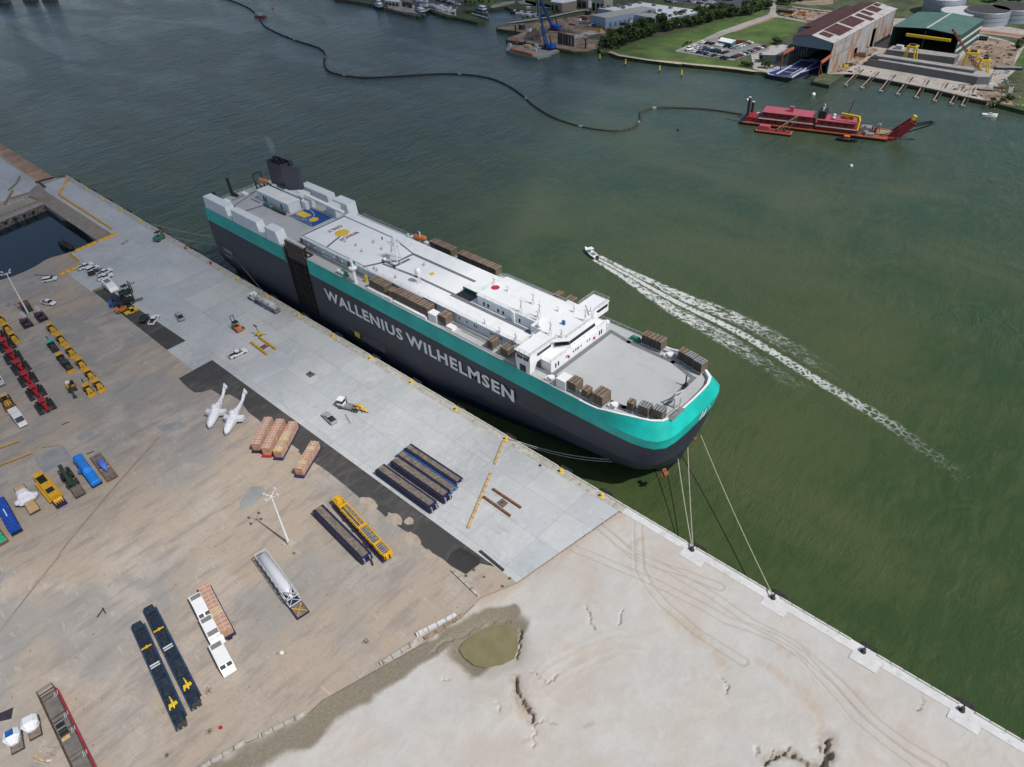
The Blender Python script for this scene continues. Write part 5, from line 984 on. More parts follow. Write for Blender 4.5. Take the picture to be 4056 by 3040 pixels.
def flat_stack(label, x0, x1, y0, y1, h, n, side='navy2', rz=0):
    L, W = x1-x0, y1-y0; t = thing('flatbed_stack', label, 'trailer stack', ((x0+x1)/2,(y0+y1)/2,ZQ+.01), rz, 'long flat trailers stacked on the ground')
    for k in range(n):
        z = k*h/n; m = MB(); m.box(-L/2+.04*k,L/2-.25*k,-W/2,-W/2+.42,z+.05,z+h/n-.08); m.box(-L/2+.04*k,L/2-.25*k,W/2-.42,W/2,z+.05,z+h/n-.08); m.box(-L/2,L/2-.25*k,-W/2+.5,W/2-.5,z+.1,z+h/n-.2); PT('frame', m, MT[side], t)
        m = MB()
        for i in range(int(L/1.6)): x = -L/2+.8+i*1.6; m.box(x-.06,x+.06,-W/2-.04,W/2+.04,z+.02,z+h/n-.05)
        PT('rib', m, MT['black'], t)
    m = MB(); m.box(-L/2+.15,L/2-.25*n,-W/2+.72,W/2-.62,h-.08,h+.02); PT('plank_deck', m, MT['plank'], t)
    m = MB(); m.box(-L/2+.1,L/2-.25*n,-W/2+.44,-W/2+.7,h-.12,h-.07); m.box(-L/2+.1,L/2-.25*n,W/2-.6,W/2-.44,h-.12,h-.07); PT('rail_groove', m, MT['black'], t)
    m = MB()
    for y in (-.8,.8): m.box(L/2-.3,L/2+.25,y-.2,y+.2,.1,h*.8)
    PT('coupling', m, MT['steel'], t); return t
flat_stack('three high stack of navy flat trailers nearest the asphalt strip', -127.4,-106.0,-33.4,-30.3,2.2,3); flat_stack('high black and navy flat trailer stack in the middle', -126.6,-105.7,-28.9,-25.8,2.3,3); flat_stack('low brown planked flat trailer lying in the middle of the group', -128.6,-106.9,-25.5,-22.5,.9,1,'blue'); flat_stack('low grey planked flat trailer nearest the ship in the group', -128.7,-108.0,-22.3,-19.6,1.0,1)
t = flat_stack('blue sided flat trailer stack with grey planks beside the yellow boom', -128.4,-106.5,-53.8,-50.7,2.2,2,'navy2'); t.rotation_euler.z = R(-4.4); m = MB()
m.beam((10.9,1,.6),(13,.2,.4),.3); PT('drawbar', m, MT['black'], t)
# yellow crane boom on a blue trailer
t = thing('boom_trailer', 'dark blue low trailer carrying the yellow lattice boom', 'trailer', (-115.0,-48.4,ZQ+.01), R(-7.0)); m = MB(); m.box(-12,12.2,-1.2,1.2,.5,.9); PT('bed', m, MT['navy2'], t)
for x in (-6,-1.5,4,5.2): 
    for s in (-1,1): m = MB(); m.wheel(x,s*1.25,.45,.45,.35,10); PT('wheel', m, MT['rubber'], t)
t = thing('crane_boom', 'long yellow box boom section with open grated middle lying on a trailer', 'crane boom', (-115.0,-47.9,ZQ+.95), R(-7.0)); m = MB()
for y in (-1.05,1.05):
    m.box(-12.3,12.3,y-.13,y+.13,1.3,1.6); m.box(-12.3,12.3,y-.1,y+.1,.0,.25)
    for i in range(17): x = -12.2+i*1.52; m.beam((x,y,.1),(x+.0,y,1.4),.13); m.beam((x,y,.1),(x+1.5,y,1.4),.1)
for x in (-12.2,-8.6,.6,7.6,12.2): m.box(x-.25,x+.25,-1.2,1.2,1.25,1.72)
m.box(-8.4,.4,-.25,.0,1.4,1.6); PT('lattice', m, MT['yel'], t)
m = MB()
for i in range(30): x = -8+i*.66; m.box(x,x+.4,-.8,.75,.9,1.0)
PT('grating', m, MT['steel'], t); m = MB(); m.box(-12.2,-9.4,-.9,.5,.9,1.9); m.box(-11.6,-10,-.6,.6,1.9,2.3); m.box(11.6,12.9,-.9,-.2,.6,1.6); m.box(11.6,12.9,.2,.9,.6,1.6); PT('winch_gear', m, MT['yel'], t)
# silver tank on trailer
t = thing('tank_trailer', 'navy flat trailer with crossed yellow bars under the silver tank', 'trailer', (-116.3,-70.7,ZQ+.01), R(-7.6)); m = MB(); m.box(-11,11,-1.5,1.5,.5,.95); PT('bed', m, MT['navy2'], t); m = MB(); m.box(7.4,10.8,-1.3,1.3,.95,.99); PT('plank_deck', m, MT['plank'], t)
m = MB(); m.beam((7.8,-1.2,1.08),(10.6,1.2,1.08),.18,.1); m.beam((7.8,1.2,1.2),(10.6,-1.2,1.2),.18,.1); PT('cross_bar', m, MT['yel'], t)
t = thing('silo_tank', 'long silver white silo tank with cone end and tubular frame', 'tank', (-116.3,-70.7,ZQ+.96), R(-7.6)); m = MB(); m.tube([(-8.8,0,1.5),(-8.6,0,1.5),(3.2,0,1.5),(6.0,0,1.25)], [1.05,1.3,1.3,.2], 22); PT('vessel', m, M('silver_tank_paint', (.58,.60,.64), .3, var=.05), t, True)
m = MB()
for s in (-1,1):
    for z in (.15,2.6): m.beam((-9.8,s*1.4,z),(7.2,s*1.4,z),.16)
    for i in range(9): x = -9.8+i*2.1; m.beam((x,s*1.4,.15),(x,s*1.4,2.6),.12)
for z in (.2,2.6): m.beam((7.2,-1.4,z),(7.2,1.4,z),.2); m.beam((4,-1.4,z),(7.2,1.4,z),.14); m.beam((4,1.4,z),(7.2,-1.4,z),.14); m.beam((-9.8,-1.4,z),(-9.8,1.4,z),.2)
PT('cradle_frame', m, MT['lgrey'], t); m = MB(); m.box(-9.9,-8.9,-1,1,1.0,1.8); PT('valve_gear', m, MT['steel'], t)
# white cabins (boxy buses)
for i, (x, y, L, lab) in enumerate(((-124.3,-86.5,7.6,'white box vehicle with grey roof panel, upper of the three in a line'),(-117.1,-87.9,7.4,'white box vehicle with two grey roof panels, middle of the three in a line'),(-109.4,-89.9,7.7,'white box vehicle with grey roof panel, lowest of the three in a line'))):
    t = thing('box_vehicle', lab, 'vehicle', (x,y,ZQ+.01), R(-10), 'white box vehicles in a line'); m = MB(); m.prof([(-L/2,.4),(-L/2,2.6),(L/2-1.5,2.6),(L/2-.2,1.5),(L/2,.4)], -1.42, 1.42); PT('body', m, MT['white'], t)
    m = MB(); m.box(-L/2+.25,-L/2+1.5,-1.15,1.1,2.58,2.63); PT('roof_panel', m, MT['lot'], t)
    if i == 1: m = MB(); m.box(L/2-3.0,L/2-1.7,-1.15,1.1,2.58,2.63); PT('roof_panel', m, MT['lot'], t)
    for s in (-1,1): m = MB(); m.add([(L/2-1.4,s*.7-.55,2.56),(L/2-.75,s*.7-.55,2.02),(L/2-.75,s*.7+.55,2.02),(L/2-1.4,s*.7+.55,2.56)], [(0,1,2,3)]); PT('windscreen', m, MT['glass' if i != 1 else 'lgrey'], t)
    wheels(t, (-L/2+1.5, L/2-1.3), 1.25, .42)
# conveyors
cb = M('conveyor_blue', (.012,.022,.042), .5, var=.35, scale=.8, dirt=((.04,.045,.05), .5)); cb2 = M('conveyor_side', (.014,.045,.10), .5, var=.3, dirt=((.08,.08,.08), .4))
for (x0,y0),(x1,y1),sc,lab in (((-132.2,-98.2),(-102.4,-103.0),cb2,'left one of two long folded blue conveyors with yellow hooks'),((-134.3,-94.4),(-104.0,-98.9),cb2,'right one of two long folded blue conveyors, bright blue side beam')):
    a, b = Vector((x0,y0,0)), Vector((x1,y1,0)); L = (b-a).length; t = thing('conveyor', lab, 'conveyor', ((x0+x1)/2,(y0+y1)/2,ZQ+.01), ang(a,b), 'folded blue conveyors')
    m = MB(); m.box(-L/2,L/2,-1.35,-1.05,.5,1.0); m.box(-L/2+1,L/2-2,1.1,1.5,.5,1.2); PT('side_beam', m, sc, t); m = MB(); m.box(-L/2,L/2-1,-1.0,1.05,.5,.9)
    for i in range(20): m.box(-L/2+1+i*1.4,-L/2+1.1+i*1.4,-1.3,1.4,1.0,1.12)
    for i in range(12): m.box(-1+i*1.1,-.85+i*1.1,-.85,.95,.95,1.15)
    for y in (-.6,.15,.8): m.beam((-L/2+1,y,1.25),(-1,y,1.25),.18)
    m.box(-1.2,L/2-3,-.9,1.0,.9,1.05); m.box(L/2-3,L/2-1,-.8,.8,.9,1.5); m.box(-L/2,-L/2+2.2,-1,1,.8,1.6); m.box(-L/2+3.2,-L/2+3.5,-1.2,1.2,1.4,1.6); PT('belt_frame', m, cb, t)
    m = MB(); m.box(-L/2+7.7,-L/2+8.0,-1.2,1.0,1.5,1.7); m.box(-L/2+7.5,-L/2+8.2,-.15,.15,1.5,1.8); PT('lifting_lug', m, MT['yel'], t)
    m = MB(); m.tube([(L/2-7.6,0,1.6),(L/2-6.4,.1,1.9),(L/2-5.2,.1,1.7),(L/2-4.6,0,1.4)], [.12,.2,.2,.12], 6); m.box(L/2-6.0,L/2-5.2,-.75,.75,1.3,1.5); m.tube([(L/2-5.4,-.7,1.6),(L/2-4.6,-.8,1.5)], .16, 6); m.tube([(L/2-5.8,.7,1.6),(L/2-5.2,.8,1.5)], .16, 6); PT('hook', m, MT['bright_yel'], t)
    m = MB(); m.box(-2.3,-1.9,-1.0,1.0,1.4,1.5); m.box(-1.6,-1.3,-1.0,1.0,1.4,1.5); PT('strap', m, MT['lgrey'], t)
    for x in (-L/2+2,0,L/2-3): 
        for s in (-1,1): m = MB(); m.wheel(x,s*.9,.3,.3,.3,8); PT('wheel', m, MT['rubber'], t)
    m = MB(); m.box(L/2-1,L/2-.4,-.9,.9,.5,1.2); m.box(L/2-.4,L/2,-.8,-.2,.4,1.1); m.box(L/2-.4,L/2,.2,.8,.4,1.1); PT('end_gear', m, MT['dark'], t)
# framed walkway machine at the bottom left
t = thing('walkway_module', 'long grey walkway module with brown pipe cage and red side on the yard', 'walkway module', (-116.5,-119.2,ZQ+.01), R(-4.0)); m = MB(); m.box(-14,16,-1.5,.3,.8,1.1); m.box(-14,16,.3,1.3,.7,1.0); PT('deck', m, M('walkway_steel', (.15,.14,.13), .7, var=.2, scale=.6), t)
m = MB()
for y in (-1.6,1.4):
    for z in (.8,2.0,2.7): m.beam((-14.8,y,z),(16,y,z),.1)
    for i in range(13): x = -14.5+i*2.4; m.beam((x,y,.7),(x,y,2.7),.11); m.beam((x,y,.9),(x+2.4,y,2.6),.08)
for x in (-14.6,-12.6,-6.2,-2.0,4.4,10.6): m.beam((x,-1.6,2.7),(x,1.4,2.7),.1); m.beam((x,-1.6,1.3),(x,1.4,1.3),.14)
PT('pipe_cage', m, M('brown_frame', (.10,.065,.04), .7, var=.3), t); m = MB(); m.box(-13.8,16,1.5,1.75,.1,1.4); PT('side_plate', m, M('crimson_side', (.36,.015,.06), .5, var=.2), t)
m = MB(); m.box(-6.4,-2.2,-1.3,.3,1.11,1.16); PT('pit', m, MT['black'], t); m = MB(); m.box(-5.8,-5.5,-1.3,.3,1.25,1.4); m.box(-4.2,-3.9,-1.3,.3,1.25,1.4); PT('roller', m, MT['steel'], t); m = MB(); m.box(-1.9,-1.0,-1.3,.2,1.11,1.17); PT('hatch', m, MT['pale_timber'], t)
m = MB()
for y in (1.0,1.3,1.6): 
    for x in (-12,-5.8,-1.6,5): m.beam((x-.6,y,1.9),(x+.6,y-.2,1.9),.1)
PT('hose_bundle', m, MT['lgrey'], t)
# shrink wrapped helicopters
for nose, tail, lab in (((60,425),(200,60),'left one of two white shrink wrapped helicopters'),((205,480),(375,105),'right one of two white shrink wrapped helicopters')):
    a = GP('N',*nose,ZQ+1.2); b = GP('N',*tail,ZQ+4.2); az = ang(b, a); L = math.hypot(a.x-b.x, a.y-b.y); t = thing('wrapped_helicopter', lab, 'helicopter', (a.x,a.y,ZQ+.01), az, 'shrink wrapped helicopters')
    rr = random.Random(5 if nose[0] < 100 else 6); S = [(0,.3,.5,1.1),(.05,.9,1.0,1.3),(.15,1.2,1.35,1.6),(.28,1.35,1.6,1.8),(.38,1.4,1.9,2.1),(.47,1.2,1.7,2.1),(.56,.8,1.1,2.1),(.68,.5,.7,2.3),(.8,.42,.6,2.6),(.9,.45,.75,3.2),(.96,.42,.9,3.8),(1.0,.3,.7,4.4)]; rings = []
    for f, wy, wz, zc in S: rings.append([(-f*L+rr.uniform(-.1,.1)*(0 < f < 1), wy*math.cos(k*math.pi/6)*rr.uniform(.9,1.1), max(.05, zc+wz*math.sin(k*math.pi/6)*rr.uniform(.9,1.08))) for k in range(12)])
    m = MB(); m.loft(rings)
    for s in (-1,1): m.loft([[(-.36*L+dx*.9, s*1.1, 1.9+dz*.5) for dx, dz in ((-1,-1),(1,-1),(1,1),(-1,1))], [(-.40*L+dx*.8, s*3.0, 1.6+dz*.6) for dx, dz in ((-1,-1),(1,-1),(1,1),(-1,1))]])
    m.ball(-.4*L,0,3.6,1.0,.8); m.ball(-.5*L,.3,3.3,.7,.5); m.ball(-.95*L,.5,4.2,.6,.9); PT('film_wrap', m, MT['wrapw'], t)
# ------------------------------------------------------------------ row vehicles at the left
tp = M('machine_yellow', (.60,.34,.03), .5, var=.15, dirt=((.25,.15,.05), .25))
def backhoe(label, loc, rz, col=None, roof=None, arm=False, group='yellow backhoe loaders in rows', bucket=None):
    t = thing('backhoe_loader', label, 'backhoe', loc, rz, group); c = col or tp
    m = MB(); m.box(-1.4,2.0,-.45,.45,.7,1.2); m.prof([(.3,1.1),(.35,1.75),(2.0,1.5),(2.05,.9)], -.5, .5); PT('hood', m, c, t)
    m = MB(); m.box(-1.6,.3,-.8,.8,1.2,2.6,tx=.12,ty=.1); PT('cab_glass', m, MT['black'], t); m = MB(); m.box(-1.7,.45,-.95,.95,2.6,2.75); PT('cab_roof', m, roof or c, t)
    m = MB()
    for s in (-1,1): m.tube([(.2,s*.6,1.5),(1.8,s*.65,1.5),(2.9,s*.65,.5)], .13, 6); m.box(-1.8,-.4,s*1.0-.15,s*1.0+.15,1.3,1.45)
    PT('loader_arm', m, c, t)
    m = MB(); m.prof([(2.8,.1),(2.9,1.0),(3.1,.95),(3.0,.3),(3.6,.2),(3.6,.1)], -1.2, 1.2); PT('bucket', m, bucket or c, t)
    m = MB(); m.tube([(-1.8,0,.9),(-2.6,0,2.9 if not arm else 3.4),(-2.1,0,1.4)] if not arm else [(-1.8,0,1),(-3.0,0,3.6),(-3.6,0,2.4)], .16, 6); m.box(-2.3,-1.8,-.9,.9,.5,.9); PT('backhoe_arm', m, c if not arm else MT['black'], t)
    for x, r in ((-1.1,.72),(1.4,.5)):
        for s in (-1,1): m = MB(); m.wheel(x,s*.95,r,r,.42,12); m.wheel(x,s*.97,r,r*.45,.43,8,1); PT('wheel', m, [MT['rubber'], c], t)
    return t
roofs = [(535,785),(635,900),(740,1035),(855,1165),(950,1285),(1045,1400)]
pr_ = [GP('K',x,y,ZQ+2.7) for x, y in roofs]
for i, p in enumerate(pr_):
    q = pr_[i+1] if i < 5 else None; az = ang(p, q) if q else ang(pr_[i-1], p); d = Vector((math.cos(az), math.sin(az), 0))
    backhoe('yellow backhoe loader, %s from the top of the right hand row of six' % ORD[i], Vector((p.x,p.y,ZQ+.01))+d*.5, az)
p = GP('K',940,1455,ZQ+2.7); backhoe('yellow backhoe loader standing alone beside the last of the row', (p.x,p.y,ZQ+.01), ang(pr_[4], pr_[5]), arm=True)
for i, (x, y) in enumerate(((-15,700),(50,790),(120,890))): p = GP('K',x,y,ZQ+2.7); backhoe('yellow backhoe loader, %s from the top of the row at the left edge' % ORD[i], (p.x,p.y,ZQ+.01), ang(pr_[1], pr_[2]))
p = GP('K',550,985,ZQ+2.4); backhoe('black loader with a turquoise roof plate beside the yellow row', (p.x,p.y,ZQ+.01), ang(pr_[1], pr_[2]), MT['dark'], M('turquoise_plate', (.03,.42,.34), .4), True, 'dark machines between the rows')
p = GP('K',650,1125,ZQ+2.4); backhoe('black loader with a yellow round roof between two dark machines', (p.x,p.y,ZQ+.01), ang(pr_[1], pr_[2]), MT['dark'], tp, False, 'dark machines between the rows')
p = GP('K',725,1215,ZQ+2.2); backhoe('dark loader carrying a wide yellow bucket, lowest of the dark machines', (p.x,p.y,ZQ+.01), ang(pr_[1], pr_[2]), MT['dark'], None, False, 'dark machines between the rows', tp)
red = M('tractor_red', (.42,.012,.022), .35, var=.1)
rf = [(-40,868),(30,960),(105,1085),(185,1197),(265,1325),(355,1468),(455,1618)]; pr2 = [GP('K',x,y,ZQ+3) for x, y in rf]
for i, p in enumerate(pr2):
    az = ang(pr2[max(i-1,0)], pr2[max(i-1,0)+1]); t = thing('farm_tractor', 'red tracked farm tractor, %s from the top of the red row' % ORD[i], 'tractor', (p.x,p.y,ZQ+.01), az, 'red tractors in one row')
    m = MB(); m.add([(.9,-.75,1.0),(3.6,-.5,1.0),(3.6,.5,1.0),(.9,.75,1.0),(.9,-.6,2.3),(3.5,-.35,1.9),(3.5,.35,1.9),(.9,.6,2.3)], [(0,1,5,4),(1,2,6,5),(2,3,7,6),(3,0,4,7),(4,5,6,7)]); PT('hood', m, red, t)
    m = MB(); m.box(-1.2,.9,-.85,.85,1.2,3.0,tx=.1,ty=.08); PT('cab_glass', m, MT['glass'], t); m = MB(); m.prism([(-1.4,-.9),(.2,-1.15),(1.1,-.9),(1.1,.9),(.2,1.15),(-1.4,.9)], 3.0, 3.22); PT('cab_roof', m, red, t)
    m = MB(); m.box(-2.0,3.0,-.5,.5,.7,1.3); m.box(3.5,3.9,-.55,.55,.7,1.1); m.box(-2.2,-1.2,-1.9,1.9,1.7,1.85); PT('chassis', m, MT['black'], t)
    for s in (-1,1):
        for y, h2 in ((1.3,1.35),(2.15,1.0)): m = MB(); m.prof([(-3.0,.1),(-3.2,.6),(-2.2,h2),(2.6,h2),(3.4,.6),(3.2,.1)], s*y-.36, s*y+.36); PT('track', m, MT['rubber'], t)
    m = MB(); m.cyl(1.0,.7,2.0,3.3,.08); PT('exhaust_stack', m, MT['steel'], t)
for x, y, lab in ((285,770,'dark red drilling machine with two pipes, left of the pole foot'), (445,700,'dark red drilling machine with two pipes, right of the pole foot')):
    p = GP('K',x,y,ZQ+1); t = thing('drilling_machine', lab, 'machine', (p.x,p.y,ZQ+.01), ang(pr_[0],pr_[1]), 'dark red machines by the left pole'); m = MB(); m.box(-3.2,3.2,-1.4,1.4,.9,1.6); m.box(-.2,1.8,-1.2,.2,1.6,2.6); PT('body', m, MT['maroon'], t); m = MB(); m.box(-2.6,-1.0,-1.1,-.1,1.6,1.9); PT('engine_cover', m, red, t); m = MB(); m.ball(-.4,.2,1.9,.6); PT('drum', m, MT['navy'], t)
    for yy in (.2,.8): m = MB(); m.tube([(-1.6,yy,1.8),(-4.2,yy,3.3)], .16, 6); PT('pipe', m, MT['lgrey'], t)
    for s in (-1,1): m = MB(); m.box(-2.9,2.9,s*1.3-.3,s*1.3+.3,0,.9,tx=.4); PT('track', m, MT['black'], t)
    m = MB(); m.box(2.4,3.4,-1,1,1.3,2.0); PT('gearbox', m, MT['dark'], t)
p = GP('K',290,605,ZQ+1); t = thing('dump_truck', 'brown dump truck standing behind the left light pole', 'truck', (p.x,p.y,ZQ+.01), ang(pr_[0],pr_[1])); m = MB(); m.box(-3.4,1.2,-1.4,1.4,1.1,2.2,tx=-.15,ty=-.15); PT('tipper_body', m, M('brown_tipper', (.09,.055,.04), .7, var=.3), t); m = MB(); m.box(-3.1,1.0,-1.2,1.2,2.21,2.24); PT('load', m, M('tipper_load', (.14,.085,.05), .9, var=.4), t); m = MB(); m.box(1.5,3.2,-1.2,1.2,.9,2.5); PT('cab', m, MT['dark'], t)
wheels(t, (-2.4,-1.1,2.4), 1.15, .6, .4)
p = GP('K',780,1470,ZQ+1); t = thing('wheeled_excavator', 'yellow wheeled excavator with dark boom pointing down the picture', 'excavator', (p.x,p.y,ZQ+.01), ang(GP('K',770,1450), GP('K',820,1600))); m = MB(); m.box(-2.0,.8,-1.2,1.2,1.2,2.2); PT('house', m, tp, t); m = MB(); m.box(-.4,1.0,.2,1.2,2.2,3.0); PT('cab', m, MT['glass'], t); m = MB(); m.box(-1.8,-.6,-1.1,.1,2.2,2.4); PT('engine_cover', m, MT['white'], t)
m = MB(); m.tube([(.4,0,1.8),(2.4,0,3.4),(4.6,0,2.4),(5.6,0,.7)], [.3,.32,.25,.2], 8); PT('boom', m, MT['dark'], t); m = MB(); m.box(-1.6,2.0,-1.0,1.0,.7,1.1); m.box(5.2,6.0,-.5,.5,.1,.8); PT('undercarriage', m, MT['dark'], t); wheels(t, (-1.2,1.6), 1.05, .55, .45)
# white box truck and yellow loader at left edge
p, a2 = at2('a8', (190,660), (370,900), ZQ+1); t = thing('box_truck', 'white delivery truck with ribbed roof in front of the yellow loader', 'truck', (p.x,p.y,ZQ+.01), a2); m = MB(); m.box(-4.2,1.8,-1.25,1.25,.8,3.1); m.prof([(2.6,.7),(2.6,1.5),(4.0,1.35),(4.1,.7)], -1.15, 1.15); PT('body', m, MT['white'], t)
m = MB(); m.add([(1.8,-1.1,2.9),(2.7,-1.1,1.6),(2.7,1.1,1.6),(1.8,1.1,2.9)], [(0,1,2,3)]); PT('windscreen', m, MT['glass'], t); m = MB(); m.prof([(1.8,.7),(1.8,2.85),(2.65,1.5),(2.65,.7)], -1.12, 1.12); PT('cab', m, MT['white'], t); m = MB()
for i in range(9): m.box(-3.9+i*.62,-3.8+i*.62,-1.2,1.2,3.1,3.14)
m.box(-1.1,-.9,-1.2,1.2,3.1,3.17); PT('roof_rib', m, MT['lgrey'], t); wheels(t, (-3,2.9), 1.0, .45, .3)
p, a2 = at2('a8', (40,420), (150,610), ZQ+1); t = thing('wheel_loader', 'large yellow wheel loader with dark bucket at the left edge', 'wheel loader', (p.x,p.y,ZQ+.01), a2); m = MB(); m.box(-3.2,-1.0,-1.0,1.0,1.0,2.4); m.box(-1.0,1.4,-.6,.6,.9,1.5); PT('body', m, tp, t); m = MB(); m.box(-1.0,.4,-.75,.75,1.6,3.2,tx=.1,ty=.08); PT('cab_glass', m, MT['glass'], t); m = MB(); m.box(-1.1,.5,-.85,.85,3.2,3.35); PT('cab_roof', m, MT['pale_timber'], t)
m = MB(); m.tube([(1.0,0,1.5),(2.6,0,1.9),(3.8,0,.8)], .3, 6)
for s in (-1,1): m.tube([(.8,s*.7,1.4),(2.4,s*.7,1.7),(3.7,s*.7,.6)], .2, 6)
PT('lift_arm', m, tp, t); m = MB(); m.prof([(3.6,.1),(3.7,1.4),(3.95,1.4),(3.9,.4),(4.9,.2),(4.9,.1)], -1.7, 1.7); PT('bucket', m, MT['rust'], t)
for x in (-2.0,1.8):
    for s in (-1,1): m = MB(); m.wheel(x,s*1.2,.85,.85,.6,14); m.wheel(x,s*1.22,.85,.4,.62,8,1); PT('wheel', m, [MT['rubber'], tp], t)
p, a2 = at2('a8', (-120,60), (30,310), ZQ+1); t = thing('box_truck', 'white truck cut by the left edge above the yellow loader', 'truck', (p.x,p.y,ZQ+.01), a2); m = MB(); m.box(-4.5,3.6,-1.25,1.25,.8,3.0); PT('body', m, MT['white'], t); m = MB(); m.box(3.6,4.8,-1.2,1.2,.7,2.0); PT('cab', m, MT['lgrey'], t); m = MB(); m.box(3.55,3.7,-1.0,1.0,2.0,2.8); PT('windscreen', m, MT['glass'], t); wheels(t, (-3,3.9), 1.0, .45, .3)
# cargo row with wrapped machines
def rtrailer(label, c, a, b, W=2.6, col='dark', top=None, L=None):
    p, az = at2(c, a, b); L = L or (GP(c,*a)-GP(c,*b)).length; t = thing('roll_trailer', label, 'trailer', (p.x,p.y,ZQ+.01), az, 'roll trailers in the cargo row'); m = MB(); m.box(-L/2,L/2,-W/2,W/2,.3,.65); PT('bed', m, MT[col], t)
    if top: m = MB(); m.box(-L/2+.15,L/2-.15,-W/2+.15,W/2-.15,.65,.69); PT('plank_deck', m, MT[top], t)
    for s in (-1,1):
        for x in (-L/2+.8,-L/2+1.6): m = MB(); m.wheel(x,s*.9,.22,.22,.5,8); PT('wheel', m, MT['rubber'], t)
    return t, p, az, L
t, p, az, L = rtrailer('rusty orange framed roll trailer with plank deck under the blue wrapped part', 'L', (1050,580), (1240,835), 3.0, 'rust', 'plank')
t = thing('wrapped_part', 'spindle shaped part wrapped in blue film on the orange trailer', 'wrapped cargo', (p.x,p.y,ZQ+.72), az); m = MB(); m.tube([(-3.0,0,.6),(-2,0,.8),(-.4,0,1.0),(1.0,0,1.0),(2.2,0,.7),(3.2,0,.4)], [.15,.7,1.0,.9,.6,.15], 12); PT('film_wrap', m, M('blue_violet_film', (.08,.17,.62), .3, var=.4, scale=2, bump=.2), t); m = MB(); m.box(-.8,-.5,-1.3,1.3,0,.3); m.box(1.0,1.3,-1.3,1.3,0,.3); PT('cradle', m, MT['pale_timber'], t)
t, p, az, L = rtrailer('black roll trailer under the bright blue wrapped truck', 'L', (865,620), (1075,905), 2.8, 'black')
t = thing('wrapped_truck', 'bright blue shrink wrapped truck in the cargo row', 'wrapped truck', (p.x,p.y,ZQ+.66), az); bf = M('bright_blue_film', (.01,.22,.75), .25, var=.12, scale=1.2, bump=.3); m = MB(); Lw = L*.97
m.loft([[(x, y*w_, z*h_) for y, z in ((-1,0),(1,0),(1,.75),(.6,1),(-.6,1),(-1,.75))] for x, w_, h_ in ((-Lw/2,.7,1.4),(-Lw/2+.8,1.35,2.2),(-Lw/2+2.6,1.3,2.4),(-Lw/2+3.2,1.1,2.3),(-.3,1.25,2.5),(1.6,1.3,2.5),(2.6,1.25,1.5),(Lw/2-.5,1.25,1.1),(Lw/2,1.2,.8))]); m.loft([[(-1.6,-1.3,.2),(-.2,-1.3,.2),(-.2,-1.3,1.2),(-1.6,-1.3,1.2)],[(-1.3,-2.0,.4),(-.3,-2.0,.4),(-.3,-2.0,.8),(-1.3,-2.0,.8)]]); PT('film_wrap', m, bf, t)
t, p, az, L = rtrailer('grey roll trailer under the dark green crane truck', 'L', (690,730), (895,1020), 2.7, 'dark', 'plank')
gm = M('olive_green_paint', (.03,.055,.035), .5, var=.2); t = thing('rough_terrain_crane', 'dark green rough terrain crane with boom lying forward on a roll trailer', 'crane', (p.x,p.y,ZQ+.70), az); d = az
m = MB(); m.box(-3.4,3.0,-.7,.7,.8,1.3); m.box(-3.2,-.2,.5,1.4,1.3,2.4); PT('chassis', m, gm, t); m = MB(); m.beam((-5.0,-.2,2.2),(3.6,-.5,2.0),.8,.7); m.beam((-5.6,-.2,2.3),(-4.6,-.2,2.3),1.0,.9); PT('boom', m, gm, t); m = MB(); m.box(-2.6,-1.0,.6,1.4,2.4,3.0); m.box(-3.0,-.4,-1.5,-.7,1.3,1.9); PT('cab', m, MT['black'], t)
for x in (-1.8,1.9):
    for s in (-1,1): m = MB(); m.wheel(x,s*1.25,.85,.85,.6,14); m.wheel(x,s*1.27,.85,.35,.62,8,1); PT('wheel', m, [MT['rubber'], gm], t)
t, p, az, L = rtrailer('dark blue roll trailer under the yellow road machine', 'L', (470,860), (690,1130), 2.8, 'navy')
t = thing('road_machine', 'yellow road milling machine with toothed drum in front, in the cargo row', 'machine', (p.x,p.y,ZQ+.66), az); m = MB(); m.box(-L/2-.4,L/2-3.2,-1.3,1.3,.4,1.7); m.box(-L/2-.4,-L/2+1.4,-1.2,1.2,2.7,2.85); PT('body', m, MT['yel'], t); m = MB(); m.box(-L/2+1.4,-L/2+3.6,-1.0,1.0,1.71,1.9); m.box(-.2,1.9,-1.0,.9,1.71,1.8); m.box(-L/2-.1,-L/2+1.2,-1,1,1.7,2.7,tx=.1,ty=.1); PT('engine_bay', m, MT['black'], t)
m = MB(); m.tube([(L/2-1.8,-1.1,.9),(L/2-1.8,1.1,.9)], .7, 12)
for k in range(10):
    for j in range(4): a = k*.63; m.beam((L/2-1.8+.6*math.cos(a),-.9+j*.6,.9+.6*math.sin(a)),(L/2-1.8+1.15*math.cos(a),-.9+j*.6,.9+1.15*math.sin(a)),.16)
PT('toothed_drum', m, MT['yel'], t); m = MB(); m.box(-L/2+.5,L/2-3,-1.9,-1.35,.3,.8); m.box(-L/2+.5,L/2-3,1.35,1.7,.3,.8); PT('side_step', m, MT['yel'], t)
t, p, az, L = rtrailer('pale timber decked roll trailer under the white wrapped machine', 'b6', (430,180), (790,740), 2.7, 'dark', 'pale_timber')
t = thing('wrapped_machine', 'white wrapped machine sagging over a timber decked trailer', 'wrapped cargo', (p.x-.3,p.y,ZQ+.7), az); m = MB(); rr = random.Random(3)
